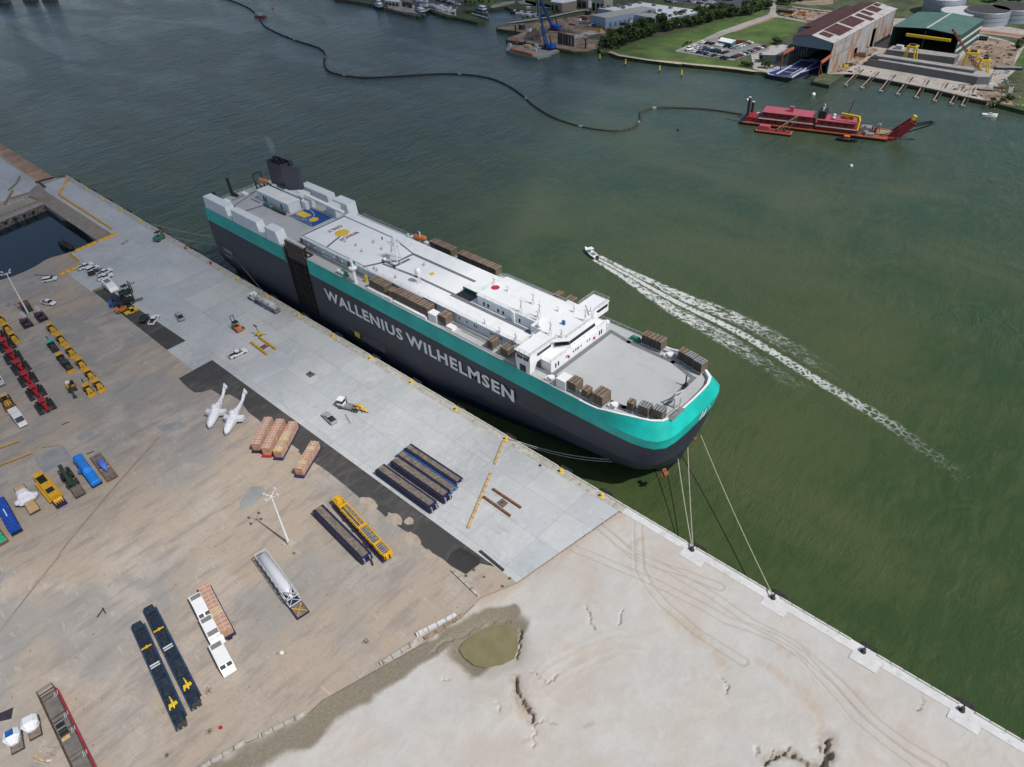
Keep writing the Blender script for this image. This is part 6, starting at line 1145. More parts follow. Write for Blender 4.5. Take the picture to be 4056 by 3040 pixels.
m.loft([[(x, (y+sh)*w_*rr.uniform(.93,1.07), z*h_) for y, z in ((-1,0),(1,0),(1,.7),(.7,1),(-.7,1),(-1,.75))] for x, w_, h_, sh in ((-1.9,1.3,1.5,0),(-1.4,1.5,2.3,-.05),(.2,1.5,2.2,-.05),(.8,2.1,1.6,.1),(1.7,2.3,1.3,.15),(2.2,1.6,.6,0))]); m.ball(1.2,-2.2,.7,.9,.7); m.ball(1.3,2.2,.7,.8,.7); m.ball(2.2,-1.6,.5,.7,.5); PT('film_wrap', m, MT['wrapw'], t); m = MB(); m.box(-4.2,-2.2,-1.1,1.1,0,.35); m.box(2.4,4.3,-1.1,1.1,0,.35); PT('crate', m, MT['pale_timber'], t)
t, p, az, L = rtrailer('black roll trailer under the navy wrapped block with white strip', 'b6', (50,560), (400,1200), 2.7, 'black'); t = thing('wrapped_block', 'long block wrapped in royal blue film with one white strip on top', 'wrapped cargo', (p.x-.2,p.y,ZQ+.66), az); m = MB(); m.box(-L/2+.3,L/2-.6,-1.35,1.35,0,2.0,tx=.1,ty=.12); PT('film_wrap', m, M('royal_blue_film', (.008,.07,.42), .35, var=.35, scale=1.4, bump=.25), t); m = MB(); m.box(-1.6,1.9,-.12,.12,2.0,2.05); PT('strip', m, MT['white'], t)
m = MB()
for i in range(8): m.box(-L/2+.8+i*(L-2)/7,-L/2+.88+i*(L-2)/7,-1.38,1.38,.05,2.02)
PT('strap', m, MT['navy'], t)
t, p, az, L = rtrailer('rust framed roll trailer under the green wrapped block at the left edge', 'b6', (-330,900), (80,1440), 3.0, 'rust'); t = thing('wrapped_block', 'block wrapped in translucent green film cut by the left edge', 'wrapped cargo', (p.x,p.y,ZQ+.66), az); m = MB(); m.box(-L/2+.3,L/2-.4,-1.3,1.3,0,1.7,tx=.1,ty=.15); PT('film_wrap', m, M('sea_green_film', (.03,.42,.24), .3, var=.5, scale=1.5, bump=.3), t)
# crates bottom left
for (a, b, lab, bl) in (((255,1240),(300,1480),'grey pallet with a white wrapped bundle, right of the two at bottom left',0), ((120,1340),(160,1590),'grey pallet with a white and blue wrapped bundle at bottom left',1)):
    t, p, az, L = rtrailer('%s slatted roll trailer under a wrapped bundle at bottom left' % ('wider' if not bl else 'narrower'), 'M', a, b, 2.3, 'dark', 'plank', 5.0); t = thing('wrapped_bundle', lab.replace('grey pallet with a ', ''), 'wrapped cargo', (p.x-.8,p.y-.2,ZQ+.7), az); m = MB(); rr = random.Random(bl)
    m.loft([[(x, y*w_*rr.uniform(.85,1.15), z*h_) for y, z in ((-1,0),(1,0),(1.05,.6),(.6,1),(-.6,1),(-1,.7))] for x, w_, h_ in ((-1.9,.9,.8),(-1.4,1.4,1.5),(.3,1.4,1.6),(1.0,1.1,1.2),(1.5,.6,.5))]); PT('film_wrap', m, MT['wrapw'], t)
    if bl: m = MB(); m.box(-1.2,.2,-.8,.6,1.5,1.72); PT('tarp_patch', m, MT['blue'], t)
t = thing('scrap_pile', 'heap of boards and rods beside the walkway module', 'scrap', GP('M',340,1590,ZQ+.01)); rr = random.Random(9)
for i in range(14): m = MB(); a = rr.uniform(.2,.9); x, y = rr.uniform(-2.5,2.5), rr.uniform(-1.5,1.5); L = rr.uniform(1,3.4); m.beam((x,y,.1+i*.03),(x+L*math.cos(a),y+L*math.sin(a),.15+i*.03),rr.choice([.08,.12,.4]),.06); PT('board', m, MT[rr.choice(['pale_timber','timber','steel','coping_new'])], t)
t = thing('tarp_sheet', 'dark flat tarpaulin lying on the yard at the left edge', 'tarpaulin', GP('M',40,1250,ZQ+.01)); m = MB(); q = GL('M', [(-10,1240),(105,1190),(90,1280),(0,1300),(-10,1300)]); o0 = t.location; m.prism([(a.x-o0.x,a.y-o0.y) for a in q], .0, .05); PT('sheet', m, M('black_tarp', (.035,.028,.035), .6, var=.3), t)
# gate bars at the left
for a, b, lab in (((0,500),(235,418),'upper yellow gate rail at the left edge'), ((0,692),(365,552),'lower yellow gate rail with stubby feet at the left edge')):
    p, q = GP('L',*a), GP('L',*b); L = (q-p).length; t = thing('gate_rail', lab, 'gate', ((p.x+q.x)/2,(p.y+q.y)/2,ZQ+.01), ang(p,q)); m = MB(); m.beam((-L/2,0,.7),(L/2,0,.7),.22); PT('rail', m, MT['yel'], t)
    for k in range(6): m = MB(); x = -L/2+.5+k*L/6.2; m.box(x-.12,x+.12,-.12,.12,0,.68); PT('post', m, MT['timber'], t)
for c, x, y, r, lab in (('N',805,1530,.45,'small green weed tuft under the middle light pole'),('N',715,1452,.35,'tiny weed tuft left of the pole foot'),('O',2158,792,.5,'green shrub at the end of the asphalt'),('O',2092,845,.4,'green shrub at the corner of the asphalt'),('Z',625,172,.3,'small shrub on the gravel by the apron edge'),('Z',825,183,.35,'small dark shrub touching the apron edge'),('Z',770,245,.4,'shrub at the apex of the pale slab'),('Z',675,72,.3,'small shrub beside the dark beam end'),('O',1215,1430,.9,'yellow green weeds on the tan ground in the lower yard'),('CC',610,1100,.9,'line of pale weeds beside the blue conveyor end'),('CC',615,1395,.7,'dark low weeds near the red rag'),('CC',300,1572,.6,'low weeds at the lower left ground')):
    p = GP(c,x,y,ZQ); t = thing('weed_tuft', lab, 'weed', (p.x,p.y,ZQ), 0, 'weeds on the yard'); m = MB(); rr = random.Random(int(x))
    for k in range(70): a = rr.uniform(0,6.3); d = rr.uniform(0,r); hh = rr.uniform(.1,.5)*r; x0, y0 = d*math.cos(a), d*math.sin(a); m.add([(x0,y0,hh*.3),(x0+rr.uniform(-.2,.2),y0+rr.uniform(-.2,.2),hh),(x0+rr.uniform(-.2,.2),y0+rr.uniform(-.2,.2),hh*.5)], [(0,1,2)])
    PT('foliage', m, MT['grass'], t)
for c, x, y, lab, mt in (('CC',697,1368,'red rag among pale sticks on the lower yard','red'),('O',480,1520,'red and white cone fallen on the yard below the silver tank','white')):
    p = GP(c,x,y,ZQ); t = thing('litter', lab, 'litter', (p.x,p.y,ZQ+.01)); m = MB(); m.prism([(-.4,-.25),(.1,-.4),(.45,.1),(.1,.4),(-.3,.3)], 0, .2); PT('rag' if mt == 'red' else 'cone', m, MT[mt], t); m = MB(); m.beam((-.9,-.6,.05),(-.3,-.9,.05),.1); m.beam((.5,.6,.05),(1.1,.4,.05),.1); PT('stick', m, MT['pale_timber' if mt == 'red' else 'red'], t)
# people near the far barriers
def person(label, loc, rz):
    me = bpy.data.meshes.new('person'); J = [(0,0,1.0,.15),(0,0,1.25,.16),(0,0,1.45,.14),(0,0,1.53,.06),(.02,0,1.66,.105),(0,.1,.9,.10),(.08,.12,.5,.075),(.0,.13,.08,.05),(.16,.13,.04,.04),(0,-.1,.9,.10),(-.06,-.12,.5,.075),(-.14,-.13,.08,.05),(.02,-.13,.04,.04),(0,.2,1.42,.07),(.03,.26,1.14,.05),(.12,.25,.9,.04),(0,-.2,1.42,.07),(-.02,-.27,1.14,.05),(.08,-.25,.9,.04)]
    E_ = [(0,1),(1,2),(2,3),(3,4),(0,5),(5,6),(6,7),(7,8),(0,9),(9,10),(10,11),(11,12),(2,13),(13,14),(14,15),(2,16),(16,17),(17,18)]
    me.from_pydata([j[:3] for j in J], E_, []); o = bpy.data.objects.new('person', me); scene.collection.objects.link(o); sk = o.modifiers.new('s', 'SKIN'); 
    for i, v in enumerate(me.skin_vertices[0].data): v.radius = (J[i][3], J[i][3]); v.use_root = i == 0
    o.modifiers.new('u', 'SUBSURF').levels = 1; dg = bpy.context.evaluated_depsgraph_get(); m2 = bpy.data.meshes.new_from_object(o.evaluated_get(dg)); bpy.data.objects.remove(o)
    m2.materials.append(M('skin_tone', (.35,.2,.14), .6)); m2.materials.append(MT['navy']); m2.materials.append(M('hi_vis_vest', (.55,.62,.06), .6))
    for f in m2.polygons: z = f.center.z; f.material_index = 1 if z < .98 else 2 if z < 1.5 and abs(f.center.y) < .24 else 0; f.use_smooth = True
    t = bpy.data.objects.new('person', None); scene.collection.objects.link(t); t.location = loc; t.rotation_euler = (0,0,rz); tag(t, label, 'person', 'workers on the quay')
    b = bpy.data.objects.new('body', m2); scene.collection.objects.link(b); b.parent = t; m = MB(); m.ball(.02,0,1.70,.13,.11,n=10,k=4,z0=0); m.box(.1,.2,-.08,.08,1.69,1.71); PT('hard_hat', m, MT['white'], t); return t
for i, (x, y, lab) in enumerate(((1345,1305,'worker in yellow vest, nearest of the three standing by the barriers'),(1365,1290,'worker in yellow vest in the middle of the three by the barriers'),(1395,1272,'worker in yellow vest, rightmost of the three by the barriers'))): person(lab, GP('A',x,y,ZQ+.01), i*1.3)
# ------------------------------------------------------------------ far shore ground
def far(c, pts, z=ZF): return [(p.x, p.y) for p in GL(c, pts, z)]
land = far('X', [(90,-14),(300,14),(560,58),(740,112),(940,166),(1040,190),(1150,214),(1165,190),(1075,160),(1150,135)]) + far('a2', [(560,215),(640,265),(950,372),(1150,392),(1600,492),(1785,452),(1480,340),(1250,290),(1350,240),(1560,240),(1800,205),(2212,150)]) + far('a1', [(250,122),(370,185),(620,235),(900,262),(1010,300),(1110,345),(335,462),(330,490),(80,545),(90,570),(580,640),(460,690),(275,745),(280,790),(830,880),(1190,940),(1590,1018),(1740,1030),(1830,1020),(2060,950)]) + far('R', [(1340,580),(1430,585),(1520,612),(1850,662),(2210,704)]) + far('S', [(250,790),(500,820),(770,845),(1000,870),(1220,900)]) + far('T', [(60,1060),(200,1085)]) + [(-203.6,338),(-203.4,402),(-181,402),(-181,350)] + far('T', [(870,1120),(815,1190),(1050,1240),(1290,1065)]) + far('U', [(0,1000),(400,1075),(1000,1195),(1400,1290),(1700,1350),(2212,1480)]) + [(60,330),(400,330),(2500,1500),(2500,6000),(-4000,6000),(-4000,1600),(-1400,700)]
mb = MB(); mb.prism(land, -1.5, ZF); struct(mb.build('far_shore_ground', [MT['scrub']]))
zl = [ZF+.02]
def overlay(name, mat, *polys):
    zl[0] += .012; m = MB()
    for c, pts in polys: zl[0] += .004; m.sheet(far(c, pts), zl[0])
    return struct(m.build(name, mat))
overlay('shipyard_ground', MT['gravel'], ('T', [(200,1078),(330,1030),(440,985),(470,700),(300,640),(-100,760),(-60,1010)]), ('U', [(-400,990),(0,995),(400,1072),(1000,1190),(1400,1285),(1700,1345),(1800,1200),(2150,900),(2212,800),(2212,620),(1900,520),(1560,440),(1300,250),(-200,250),(-500,700)]))
overlay('stained_ground', MT['dirt'], ('U', [(1280,900),(1500,620),(1700,500),(2000,560),(2140,640),(2060,900),(1800,920)]), ('U', [(1500,1200),(1750,1180),(2000,1300),(2100,1420),(1700,1345)]), ('T', [(1000,1080),(1300,900),(1700,700),(1760,740),(1400,960),(1290,1050)]), ('S', [(1540,140),(1700,110),(2212,170),(2212,230),(1880,262),(1560,190)]), ('S', [(1600,30),(2212,0),(2212,60),(1900,70)]))
overlay('pale_quay', MT['gravel'], ('U', [(0,905),(90,925),(1640,1200),(1500,1290),(1000,1185),(400,1065),(0,992)]), ('U', [(1620,300),(2212,400),(2212,520),(1580,440)]))
overlay('red_dirt_road', M('red_dirt', (.27,.14,.10), .95, var=.2, scale=.1), ('U', [(1580,395),(2212,470),(2212,510),(1600,430)]), ('S', [(960,395),(1450,225),(1470,240),(1250,330),(990,440)]), ('S', [(1210,355),(1700,400),(1700,425),(1215,370)]))
overlay('mown_lawn', MT['grass'], ('R', [(1450,575),(1620,500),(1900,420),(2212,360),(2212,700),(1850,658),(1520,606)]), ('S', [(0,770),(0,470),(300,430),(640,300),(900,245),(1330,140),(1370,190),(780,410),(560,505),(240,630),(500,700),(960,775),(1080,790),(1220,890),(1000,864),(770,838),(500,812),(250,783)]), ('S', [(850,455),(960,415),(1450,245),(1550,232),(1870,292),(1700,440),(1430,572),(1150,532),(990,500),(990,480),(790,465)]), ('U', [(2075,880),(2212,640),(2212,920)]), ('U', [(2100,1420),(2212,1250),(2212,1440)]), ('U', [(1440,0),(2212,0),(2212,90),(1500,60)]), ('a3', [(1290,0),(1500,0),(1800,70),(2050,110),(2050,140),(1830,150),(1640,110),(1300,40)]), ('a1', [(-50,-30),(170,-10),(190,80),(0,95),(-60,100)]), ('a1', [(640,-10),(900,-10),(830,60),(640,70)]), ('a1', [(1450,200),(1640,160),(1710,195),(1480,240)]), ('X', [(1230,-10),(1420,-10),(1330,25)]), ('X', [(1660,20),(1800,-10),(2212,-10),(2160,60),(1900,90)]))
overlay('beach', MT['beach'], ('R', [(1405,575),(1450,568),(1530,600),(1850,655),(2212,698),(2212,712),(1850,668),(1520,618)]), ('S', [(0,757),(250,780),(500,805),(770,828),(1000,850),(1250,890),(1340,900),(1220,905),(1000,875),(770,850),(500,826),(250,796),(0,775)]))
overlay('access_road', MT['road'], ('S', [(1425,-10),(1505,-10),(1492,165),(1525,200),(1890,272),(1870,290),(1550,228),(1440,228),(960,405),(790,465),(620,525),(270,665),(235,640),(600,490),(780,400),(1390,190),(1422,150)]), ('S', [(1700,85),(2212,145),(2212,158),(1700,97)]), ('a1', [(-50,140),(0,170),(250,118),(440,70),(440,30),(250,40),(0,110)]), ('a1', [(480,40),(640,10),(640,60),(1010,160),(1390,215),(1700,230),(2030,155),(1960,150),(1720,200),(1450,195),(900,110),(560,90)]))
overlay('parking_lot', MT['lot'], ('S', [(250,655),(600,505),(770,470),(790,520),(1000,575),(1150,533),(1430,582),(1400,620),(1080,722),(960,768),(640,722)]))
overlay('parking_field', M('dark_lot_asphalt', (.085,.085,.105), .9, var=.15, scale=.2), ('a3', [(1350,-20),(2500,-20),(2450,60),(2212,95),(1980,118),(1560,45)]), ('X', [(1040,-10),(1260,-10),(1420,40),(1700,110),(1640,150),(1480,120),(1250,100),(1040,70)]), ('X', [(1430,0),(1700,-10),(1700,30),(1480,60)]))
overlay('warehouse_yard', M('yard_paving', (.17,.165,.18), .9, var=.15, scale=.2), ('a3', [(720,345),(1000,270),(1250,290),(1200,345),(1060,385),(760,360)]))
overlay('construction_ground', MT['dirt'], ('a1', [(330,488),(900,450),(1900,280),(2000,250),(2000,330),(1900,330),(1880,500),(2212,620),(2212,860),(2060,950),(1830,1018),(1590,1012),(1190,935),(830,872),(290,785),(290,748),(470,692),(590,640),(100,566),(90,548)]))
overlay('mud_heap_ground', M('dark_mud', (.085,.07,.055), .95, var=.35, scale=.15), ('a1', [(600,780),(700,600),(900,560),(960,860)]), ('a1', [(1250,620),(1400,560),(1690,680),(1450,660)]), ('a1', [(1900,740),(2212,660),(2212,800),(1980,790)]), ('a3', [(440,470),(600,400),(830,420),(840,450),(640,475)]))
overlay('concrete_pad', MT['gravel'], ('a1', [(1240,640),(1530,690),(1600,770),(1900,700),(2212,640),(2100,570),(1900,600),(1700,680)]), ('X', [(940,155),(1280,112),(1480,160),(1640,215),(1500,195),(1290,118),(1160,190)]), ('X', [(740,70),(1080,80),(1080,150),(900,150),(750,105)]))
# ------------------------------------------------------------------ far buildings
def wall_top_poly(m, base, z0, z1, mw=0): m.prism(base, z0, z1, mw)
sm_ = M('corrugated_grey', (.30,.315,.33), .6, var=.12, scale=.15, dirt=((.30,.13,.05), .52), streak=True); sr = M('rusty_roof_sheet', (.065,.020,.019), .8, var=.3, scale=.15, dirt=((.42,.38,.33), .12)); wr = M('pale_roof_sheet', (.42,.41,.40), .6, var=.08, scale=.2, dirt=((.20,.08,.06), .32))
t = thing('slipway_shed', 'huge open ended shed with rust patched pale roof and streaked grey side wall', 'shed', (-190,400,ZF)); o0 = -t.location
def fp_(name, m, mat, t, label=None):
    o = m.build(name, mat, t); o.location = -t.location
    if label: o['label'] = label
    return o
x0, x1, xr, ya, yb, ze, zr, zel = -202.5, -178.0, -191.5, 352.5, 446, 19.2, 21.7, 20.0
m = MB(); m.box(x1-.5,x1,ya,388,ZF,ze); m.box(x1-.5,x1,393,412,ZF,ze); m.box(x1-.5,x1,388,393,ZF+6,ze); m.box(x1-.5,x1,418,yb,ZF,ze); m.box(x1-.5,x1,412,418,ZF+12,ze); fp_('side_wall', m, sm_, t)
m = MB(); m.box(x1,x1+.12,ya,388,ZF+8.6,ZF+9.4); fp_('gutter_strip', m, MT['lot'], t)
m = MB(); m.box(x0,x0+.5,378,yb,ZF,zel-1.5); m.box(x0,x1,yb-.5,yb,ZF,ze); fp_('back_wall', m, sm_, t)
m = MB(); m.add([(x0,ya,ze-4.2),(x1,ya,ze-4.2),(x1,ya,ze),(xr,ya,zr),(x0,ya,zel),(x0,ya+.6,ze-4.2),(x1,ya+.6,ze-4.2),(x1,ya+.6,ze),(xr,ya+.6,zr),(x0,ya+.6,zel)], [(0,1,2,3,4),(9,8,7,6,5),(0,5,6,1),(1,6,7,2),(4,3,8,9),(3,2,7,8)]); fp_('gable', m, M('gable_sheet', (.20,.24,.29), .6, var=.08), t)
m = MB(); m.add([(xr,ya-.4,zr+.12),(x1+.4,ya-.4,ze+.06),(x1+.4,yb+.3,ze+.06),(xr,yb+.3,zr+.12),(xr,ya-.4,zr-.1),(x1+.4,ya-.4,ze-.15),(x1+.4,yb+.3,ze-.15),(xr,yb+.3,zr-.1)], [(0,1,2,3),(4,7,6,5),(0,4,5,1),(1,5,6,2)]); fp_('roof', m, wr, t)
m = MB(); m.add([(x0-.3,ya-.3,zel+.05),(xr,ya-.3,zr+.12),(xr,yb+.3,zr+.12),(x0-.3,yb+.3,zel+.05),(x0-.3,ya-.3,zel-.15),(xr,ya-.3,zr-.1),(xr,yb+.3,zr-.1),(x0-.3,yb+.3,zel-.15)], [(0,1,2,3),(4,7,6,5),(0,4,5,1),(0,3,7,4)]); m.add([(-211,378,zel-1.6),(x0-.3,378,zel-.1),(x0-.3,yb-8,zel-.1),(-211,yb-8,zel-1.6),(-211,378,zel-1.8),(x0-.3,378,zel-.3),(x0-.3,yb-8,zel-.3),(-211,yb-8,zel-1.8)], [(0,1,2,3),(7,6,5,4)]); fp_('roof', m, sr, t, 'dark rusted roof slope')
def slope(x): return ze+.06+(zr+.06-ze)*(x1+.4-x)/(x1+.4-xr)
m = MB()
for a, b, c, d in ((xr+.6,-180.5,366,384),(xr+.5,-181.5,387,405),(-190,-179,408,414),(xr+1,-183,417,422.5),(-190.8,-183,426,436),(-190,-183,357.5,364.5),(xr+.5,-187,438,444)):
    m.add([(a,c,slope(a)+.10),(b,c,slope(b)+.10),(b,d,slope(b)+.10),(a,d,slope(a)+.10)], [(0,1,2,3)])
fp_('rust_patch', m, sr, t)
m = MB(); m.box(-211.3,-210.9,378,yb-8,ZF,zel-1.7); m.box(-211,x0,378,378.4,ZF,zel-1.6); fp_('annex_wall', m, M('blue_grey_sheet', (.22,.27,.33), .6, var=.1), t)
m = MB()
for i in range(7): y = 353+i*4; m.beam((x0+.2,y,ZF),(x0+.2,y,zel-.4),.6); m.beam((x0-.2,y,ZF+4),(x0+.2,y+4,ZF+10),.35)
m.beam((x0,ya,zel-1.5),(x0,380,zel-1.5),.6); fp_('column_row', m, MT['dark'], t)
m = MB()
for y0 in (345,): m.beam((-204,y0,ZF+9.5),(-201,346+6,ZF+11.5),1.0,1.4); m.beam((-179.5,y0-1,ZF+8.2),(-177.8,352,ZF+10.5),1.0,1.4)
fp_('crane_rail_end', m, M('salmon_rail', (.42,.12,.07), .7, var=.2), t); m = MB(); m.beam((-204,345,ZF-2),(-204,345,ZF+9.3),.6); m.beam((-179.6,344,ZF-2),(-179.6,344,ZF+8),.5); m.beam((-179.6,344,ZF+7),(-176.4,343,ZF),.25); fp_('rail_post', m, MT['rust'], t)
m = MB(); rr = random.Random(8)
for w0, n_ in ((357,7),(369,6)):
    for k in range(n_):
        y = w0+k*1.5
        for q_ in range(3): yy = y+rr.uniform(0,.9); z = ZF+13.6+rr.uniform(0,.9); m.box(x1+.01,x1+.05,yy,yy+.22,z,z+rr.uniform(.5,1.1))
fp_('faded_lettering', m, M('faded_blue_text', (.17,.19,.24), .7), t)
m = MB(); m.sheet([(x1-.6,ya+22),(x1-.6,yb-1),(x0+.6,yb-1),(x0+.6,ya+22)], zl[0]+.03); fp_('shade_dark_floor', m, MT['dark'], t)  # dark sheet added so the shed interior looks shaded from outside
# lean-to roof left of the slip
t = thing('open_canopy', 'pale sloping lean to canopy between the parked cars and the slipway shed', 'canopy', (-216,362,ZF)); m = MB(); q = GL('S', [(1300,690),(1560,700),(1668,540),(1480,590)], 7); m.sheet([(p.x,p.y) for p in q], 7.2); m.sheet([(p.x,p.y) for p in q], 7.0); fp_('roof', m, wr, t); m = MB(); m.box(-221,-213,356,372,ZF,7); fp_('wall', m, M('canopy_wall', (.28,.29,.30), .7), t)
t = thing('fabrication_hall', 'wide open fronted hall with dark green gabled roof and striped side', 'hall', (-150,440,ZF)); gr = M('green_roof_sheet', (.07,.145,.125), .7, var=.12, scale=.12)
g0, g1, gx, gya, gyb, gz, gzr = -169.3, -130.0, -149.5, 421, 464, 14.9, 16.4
for a, b, z1_, z2_ in ((g0-.4,gx,gz,gzr),(gx,g1+.4,gzr,gz)): m = MB(); m.add([(a,gya-.5,z1_),(b,gya-.5,z2_),(b,gyb,z2_),(a,gyb,z1_),(a,gya-.5,z1_-.3),(b,gya-.5,z2_-.3),(b,gyb,z2_-.3),(a,gyb,z1_-.3)], [(0,1,2,3),(7,6,5,4),(0,4,5,1),(1,5,6,2),(0,3,7,4)]); fp_('roof', m, gr, t)
m = MB(); m.beam((gx,gya-.4,gzr+.05),(gx,gyb,gzr+.05),.9,.25); fp_('ridge_cap', m, MT['lgrey'], t)
m = MB(); m.box(g1-.4,g1,gya,gyb,ZF,gz-.35); m.box(g0,g0+.4,gya,gyb,ZF,gz-.35); m.box(g0,g1,gyb-.6,gyb-.05,ZF,gz-.3); fp_('wall', m, M('dark_green_sheet', (.02,.06,.05), .6), t)
m = MB(); m.sheet([(g0+.5,gya),(g1-.5,gya),(g1-.5,gyb-1),(g0+.5,gyb-1)], zl[0]+.03); fp_('shade_dark_floor', m, MT['dark'], t)  # floor coloured dark to stand for the shade inside the open hall
for z in (5.0, 9.6): m = MB(); m.box(g1,g1+.08,gya,gyb,z,z+1.5); fp_('light_strip', m, MT['lgrey'], t)
m = MB(); m.beam((-160,gya-1.5,ZF+9.6),(-134,gya-1.5,ZF+9.6),1.2,1.5); fp_('crane_girder', m, MT['bright_yel'], t); m = MB()
for x in (-169,-149.5,-130.4): m.beam((x,gya,ZF),(x,gya,gz-.3),.6)
fp_('portal_column', m, MT['dark'], t)
# warehouse
t = thing('warehouse', 'pale blue walled warehouse with beige and white flat roofs on the far shore', 'warehouse', (-345,395,ZF)); bw_ = M('pale_blue_wall', (.30,.37,.47), .7, var=.06, scale=.2); bg_ = M('beige_roof', (.42,.40,.36), .7, var=.05)
A = far('a3', [(735,215),(565,180),(1160,78),(1318,108)], 8.9); m = MB(); m.prism(A, ZF, 8.9); fp_('front_block', m, bw_, t); m = MB(); m.prism(A, 8.91, 9.1); fp_('roof', m, bg_, t)
Bb = far('a3', [(1065,175),(1312,222),(1452,195),(1250,150)], 7.6); m = MB(); m.prism(Bb, ZF, 7.6); fp_('side_block', m, bw_, t); m = MB(); m.prism(Bb, 7.61, 7.75); fp_('roof', m, bg_, t)
Cc = far('a3', [(640,98),(830,130),(1315,110),(1320,150),(1452,192),(1455,215),(1805,150),(1815,122),(1150,28),(925,75)], 8.0); m = MB(); m.prism(Cc, ZF, 7.9); fp_('main_block', m, bw_, t); m = MB(); m.prism(Cc, 7.92, 8.05); fp_('roof', m, MT['roof'], t)
for x, y in ((715,92),(772,82),(890,82),(940,97),(1017,65),(1135,40),(1300,66),(1492,97),(1660,133),(1548,155),(1425,177),(1255,140),(1370,130),(1488,192)): p = GP('a3',x,y,8.3); m = MB(); m.box(p.x-1.3,p.x+1.3,p.y-1.1,p.y+1.1,8.05,9.5); fp_('roof_unit', m, MT['lot'], t)
wa, wb = Vector((*A[0],0)) if len(A[0]) == 2 else A[0], Vector((*A[3],0)); d = (wb-wa).normalized(); n = Vector((d.y,-d.x,0))*.08
for i in range(7):
    s = wa+d*(3+i*4.1); m = MB(); m.add([(s+n+Vector((0,0,ZF+.05))),(s+n+d*2.5+Vector((0,0,ZF+.05))),(s+n+d*2.5+Vector((0,0,ZF+3.4))),(s+n+Vector((0,0,ZF+3.4)))], [(0,1,2,3)]); fp_('loading_door', m, MT['glass'] if i == 4 else M('door_blue', (.09,.19,.25), .6) if 'door_blue' not in bpy.data.materials else bpy.data.materials['door_blue'], t)
t = thing('small_boathouse', 'small blue green shed with pale gabled roof beside the car park', 'shed', (-262,381,ZF)); q = far('S', [(776,512),(935,545),(1000,505),(840,472)], 4.6); m = MB(); m.prism(q, ZF, 4.5); fp_('wall', m, M('teal_wall', (.04,.16,.20), .6), t)
cx = sum(a for a, b in q)/4; cy = sum(b for a, b in q)/4; mA = ((q[0][0]+q[3][0])/2,(q[0][1]+q[3][1])/2); mB = ((q[1][0]+q[2][0])/2,(q[1][1]+q[2][1])/2); m = MB(); m.add([(q[0][0],q[0][1],4.55),(q[1][0],q[1][1],4.55),(mB[0],mB[1],5.9),(mA[0],mA[1],5.9),(q[2][0],q[2][1],4.55),(q[3][0],q[3][1],4.55)], [(0,1,2,3),(3,2,4,5),(0,3,5),(1,4,2)]); fp_('roof', m, MT['roof'], t)
t = thing('rust_container', 'rusty brown container behind the small blue green shed', 'container', GP('S',1040,550,ZF)); m = MB(); m.box(-4,4,-1.3,1.3,0,2.6); m.box(-3.9,-3.7,-1.32,1.32,.1,2.5); m.box(3.7,3.9,-1.32,1.32,.1,2.5); PT('box', m, MT['rust'], t); t.rotation_euler.z = .3
for c, pts, h, lab, mt, rf2 in (('a1', [(1130,40),(1360,70),(1640,20),(1600,-20),(1180,-10)], 6.5, 'tan building with white roof and dark glazed front by the marina', 'wallt', 'roof'), ('a1', [(1650,0),(1830,15),(1900,-20),(1660,-30)], 6, 'brown gated building beside the white tank', 'brownw', 'lgrey'), ('a1', [(1930,-20),(2180,10),(2350,-10),(2300,-60),(1950,-60)], 9, 'cream multi storey building with columns at the top edge', 'cream', 'lgrey'), ('X', [(700,10),(890,30),(1000,10),(820,-15)], 4, 'low white shed on the marina quay', 'cream', 'roof'), ('X', [(890,10),(1040,40),(1060,20),(940,-8)], 4.5, 'dark walled boat store at the marina', 'brownw', 'lot')):
    for nm, cc in (('wallt',(.27,.235,.20)),('brownw',(.12,.095,.08)),('cream',(.45,.42,.36))):
        if nm not in MT: MT[nm] = M(nm+'_plaster', cc, .8, var=.08)
    q = far(c, pts, ZF+h); t = thing('harbour_building', lab, 'building', (q[0][0],q[0][1],ZF), 0, 'buildings round the marina'); m = MB(); m.prism(q, ZF, ZF+h); fp_('wall', m, MT[mt], t); m = MB(); m.prism(q, ZF+h+.01, ZF+h+.25); fp_('roof', m, MT[rf2], t)
    a, b = Vector((*q[0],0)), Vector((*q[1],0)); d = (b-a).normalized(); n = Vector((d.y,-d.x,0))*.1; L = (b-a).length
    for i in range(max(1, int(L/4))): s = a+d*(1+i*4)+n; m = MB(); m.add([s+Vector((0,0,ZF+.6)),s+d*2.6+Vector((0,0,ZF+.6)),s+d*2.6+Vector((0,0,ZF+h*.7)),s+Vector((0,0,ZF+h*.7))], [(0,1,2,3)]); fp_('window', m, MT['glass'], t)
p = GP('a1',1880,145,ZF); t = thing('storage_tank', 'small white upright tank beside the brown building', 'tank', p); m = MB(); m.cyl(0,0,0,4.6,2.2,2.2,16); PT('shell', m, MT['white'], t); m = MB(); m.cyl(0,0,4.6,5.1,2.2,.4,16); PT('roof', m, MT['lgrey'], t)
tg = M('tank_grey', (.26,.30,.36), .5, var=.06, scale=.2)
TK = []
for L_, R_, C_, h, lab in (((1110,115),(1680,185),(1395,148),6.2,'nearest pale topped oil tank behind the green roofed hall'),((1480,85),(2000,175),(1740,128),8,'middle dark topped oil tank behind the green roofed hall'),((1800,50),(2360,130),(2080,88),8,'rightmost oil tank cut by the right edge of the picture'),((895,-60),(1440,-10),(1170,-40),10,'large blue grey oil tank at the top edge of the picture')):
    a, b, c_ = GP('U',*L_,ZF+h), GP('U',*R_,ZF+h), GP('U',*C_,ZF+h); TK.append((c_.x,c_.y,(a-b).length/2,h,lab))
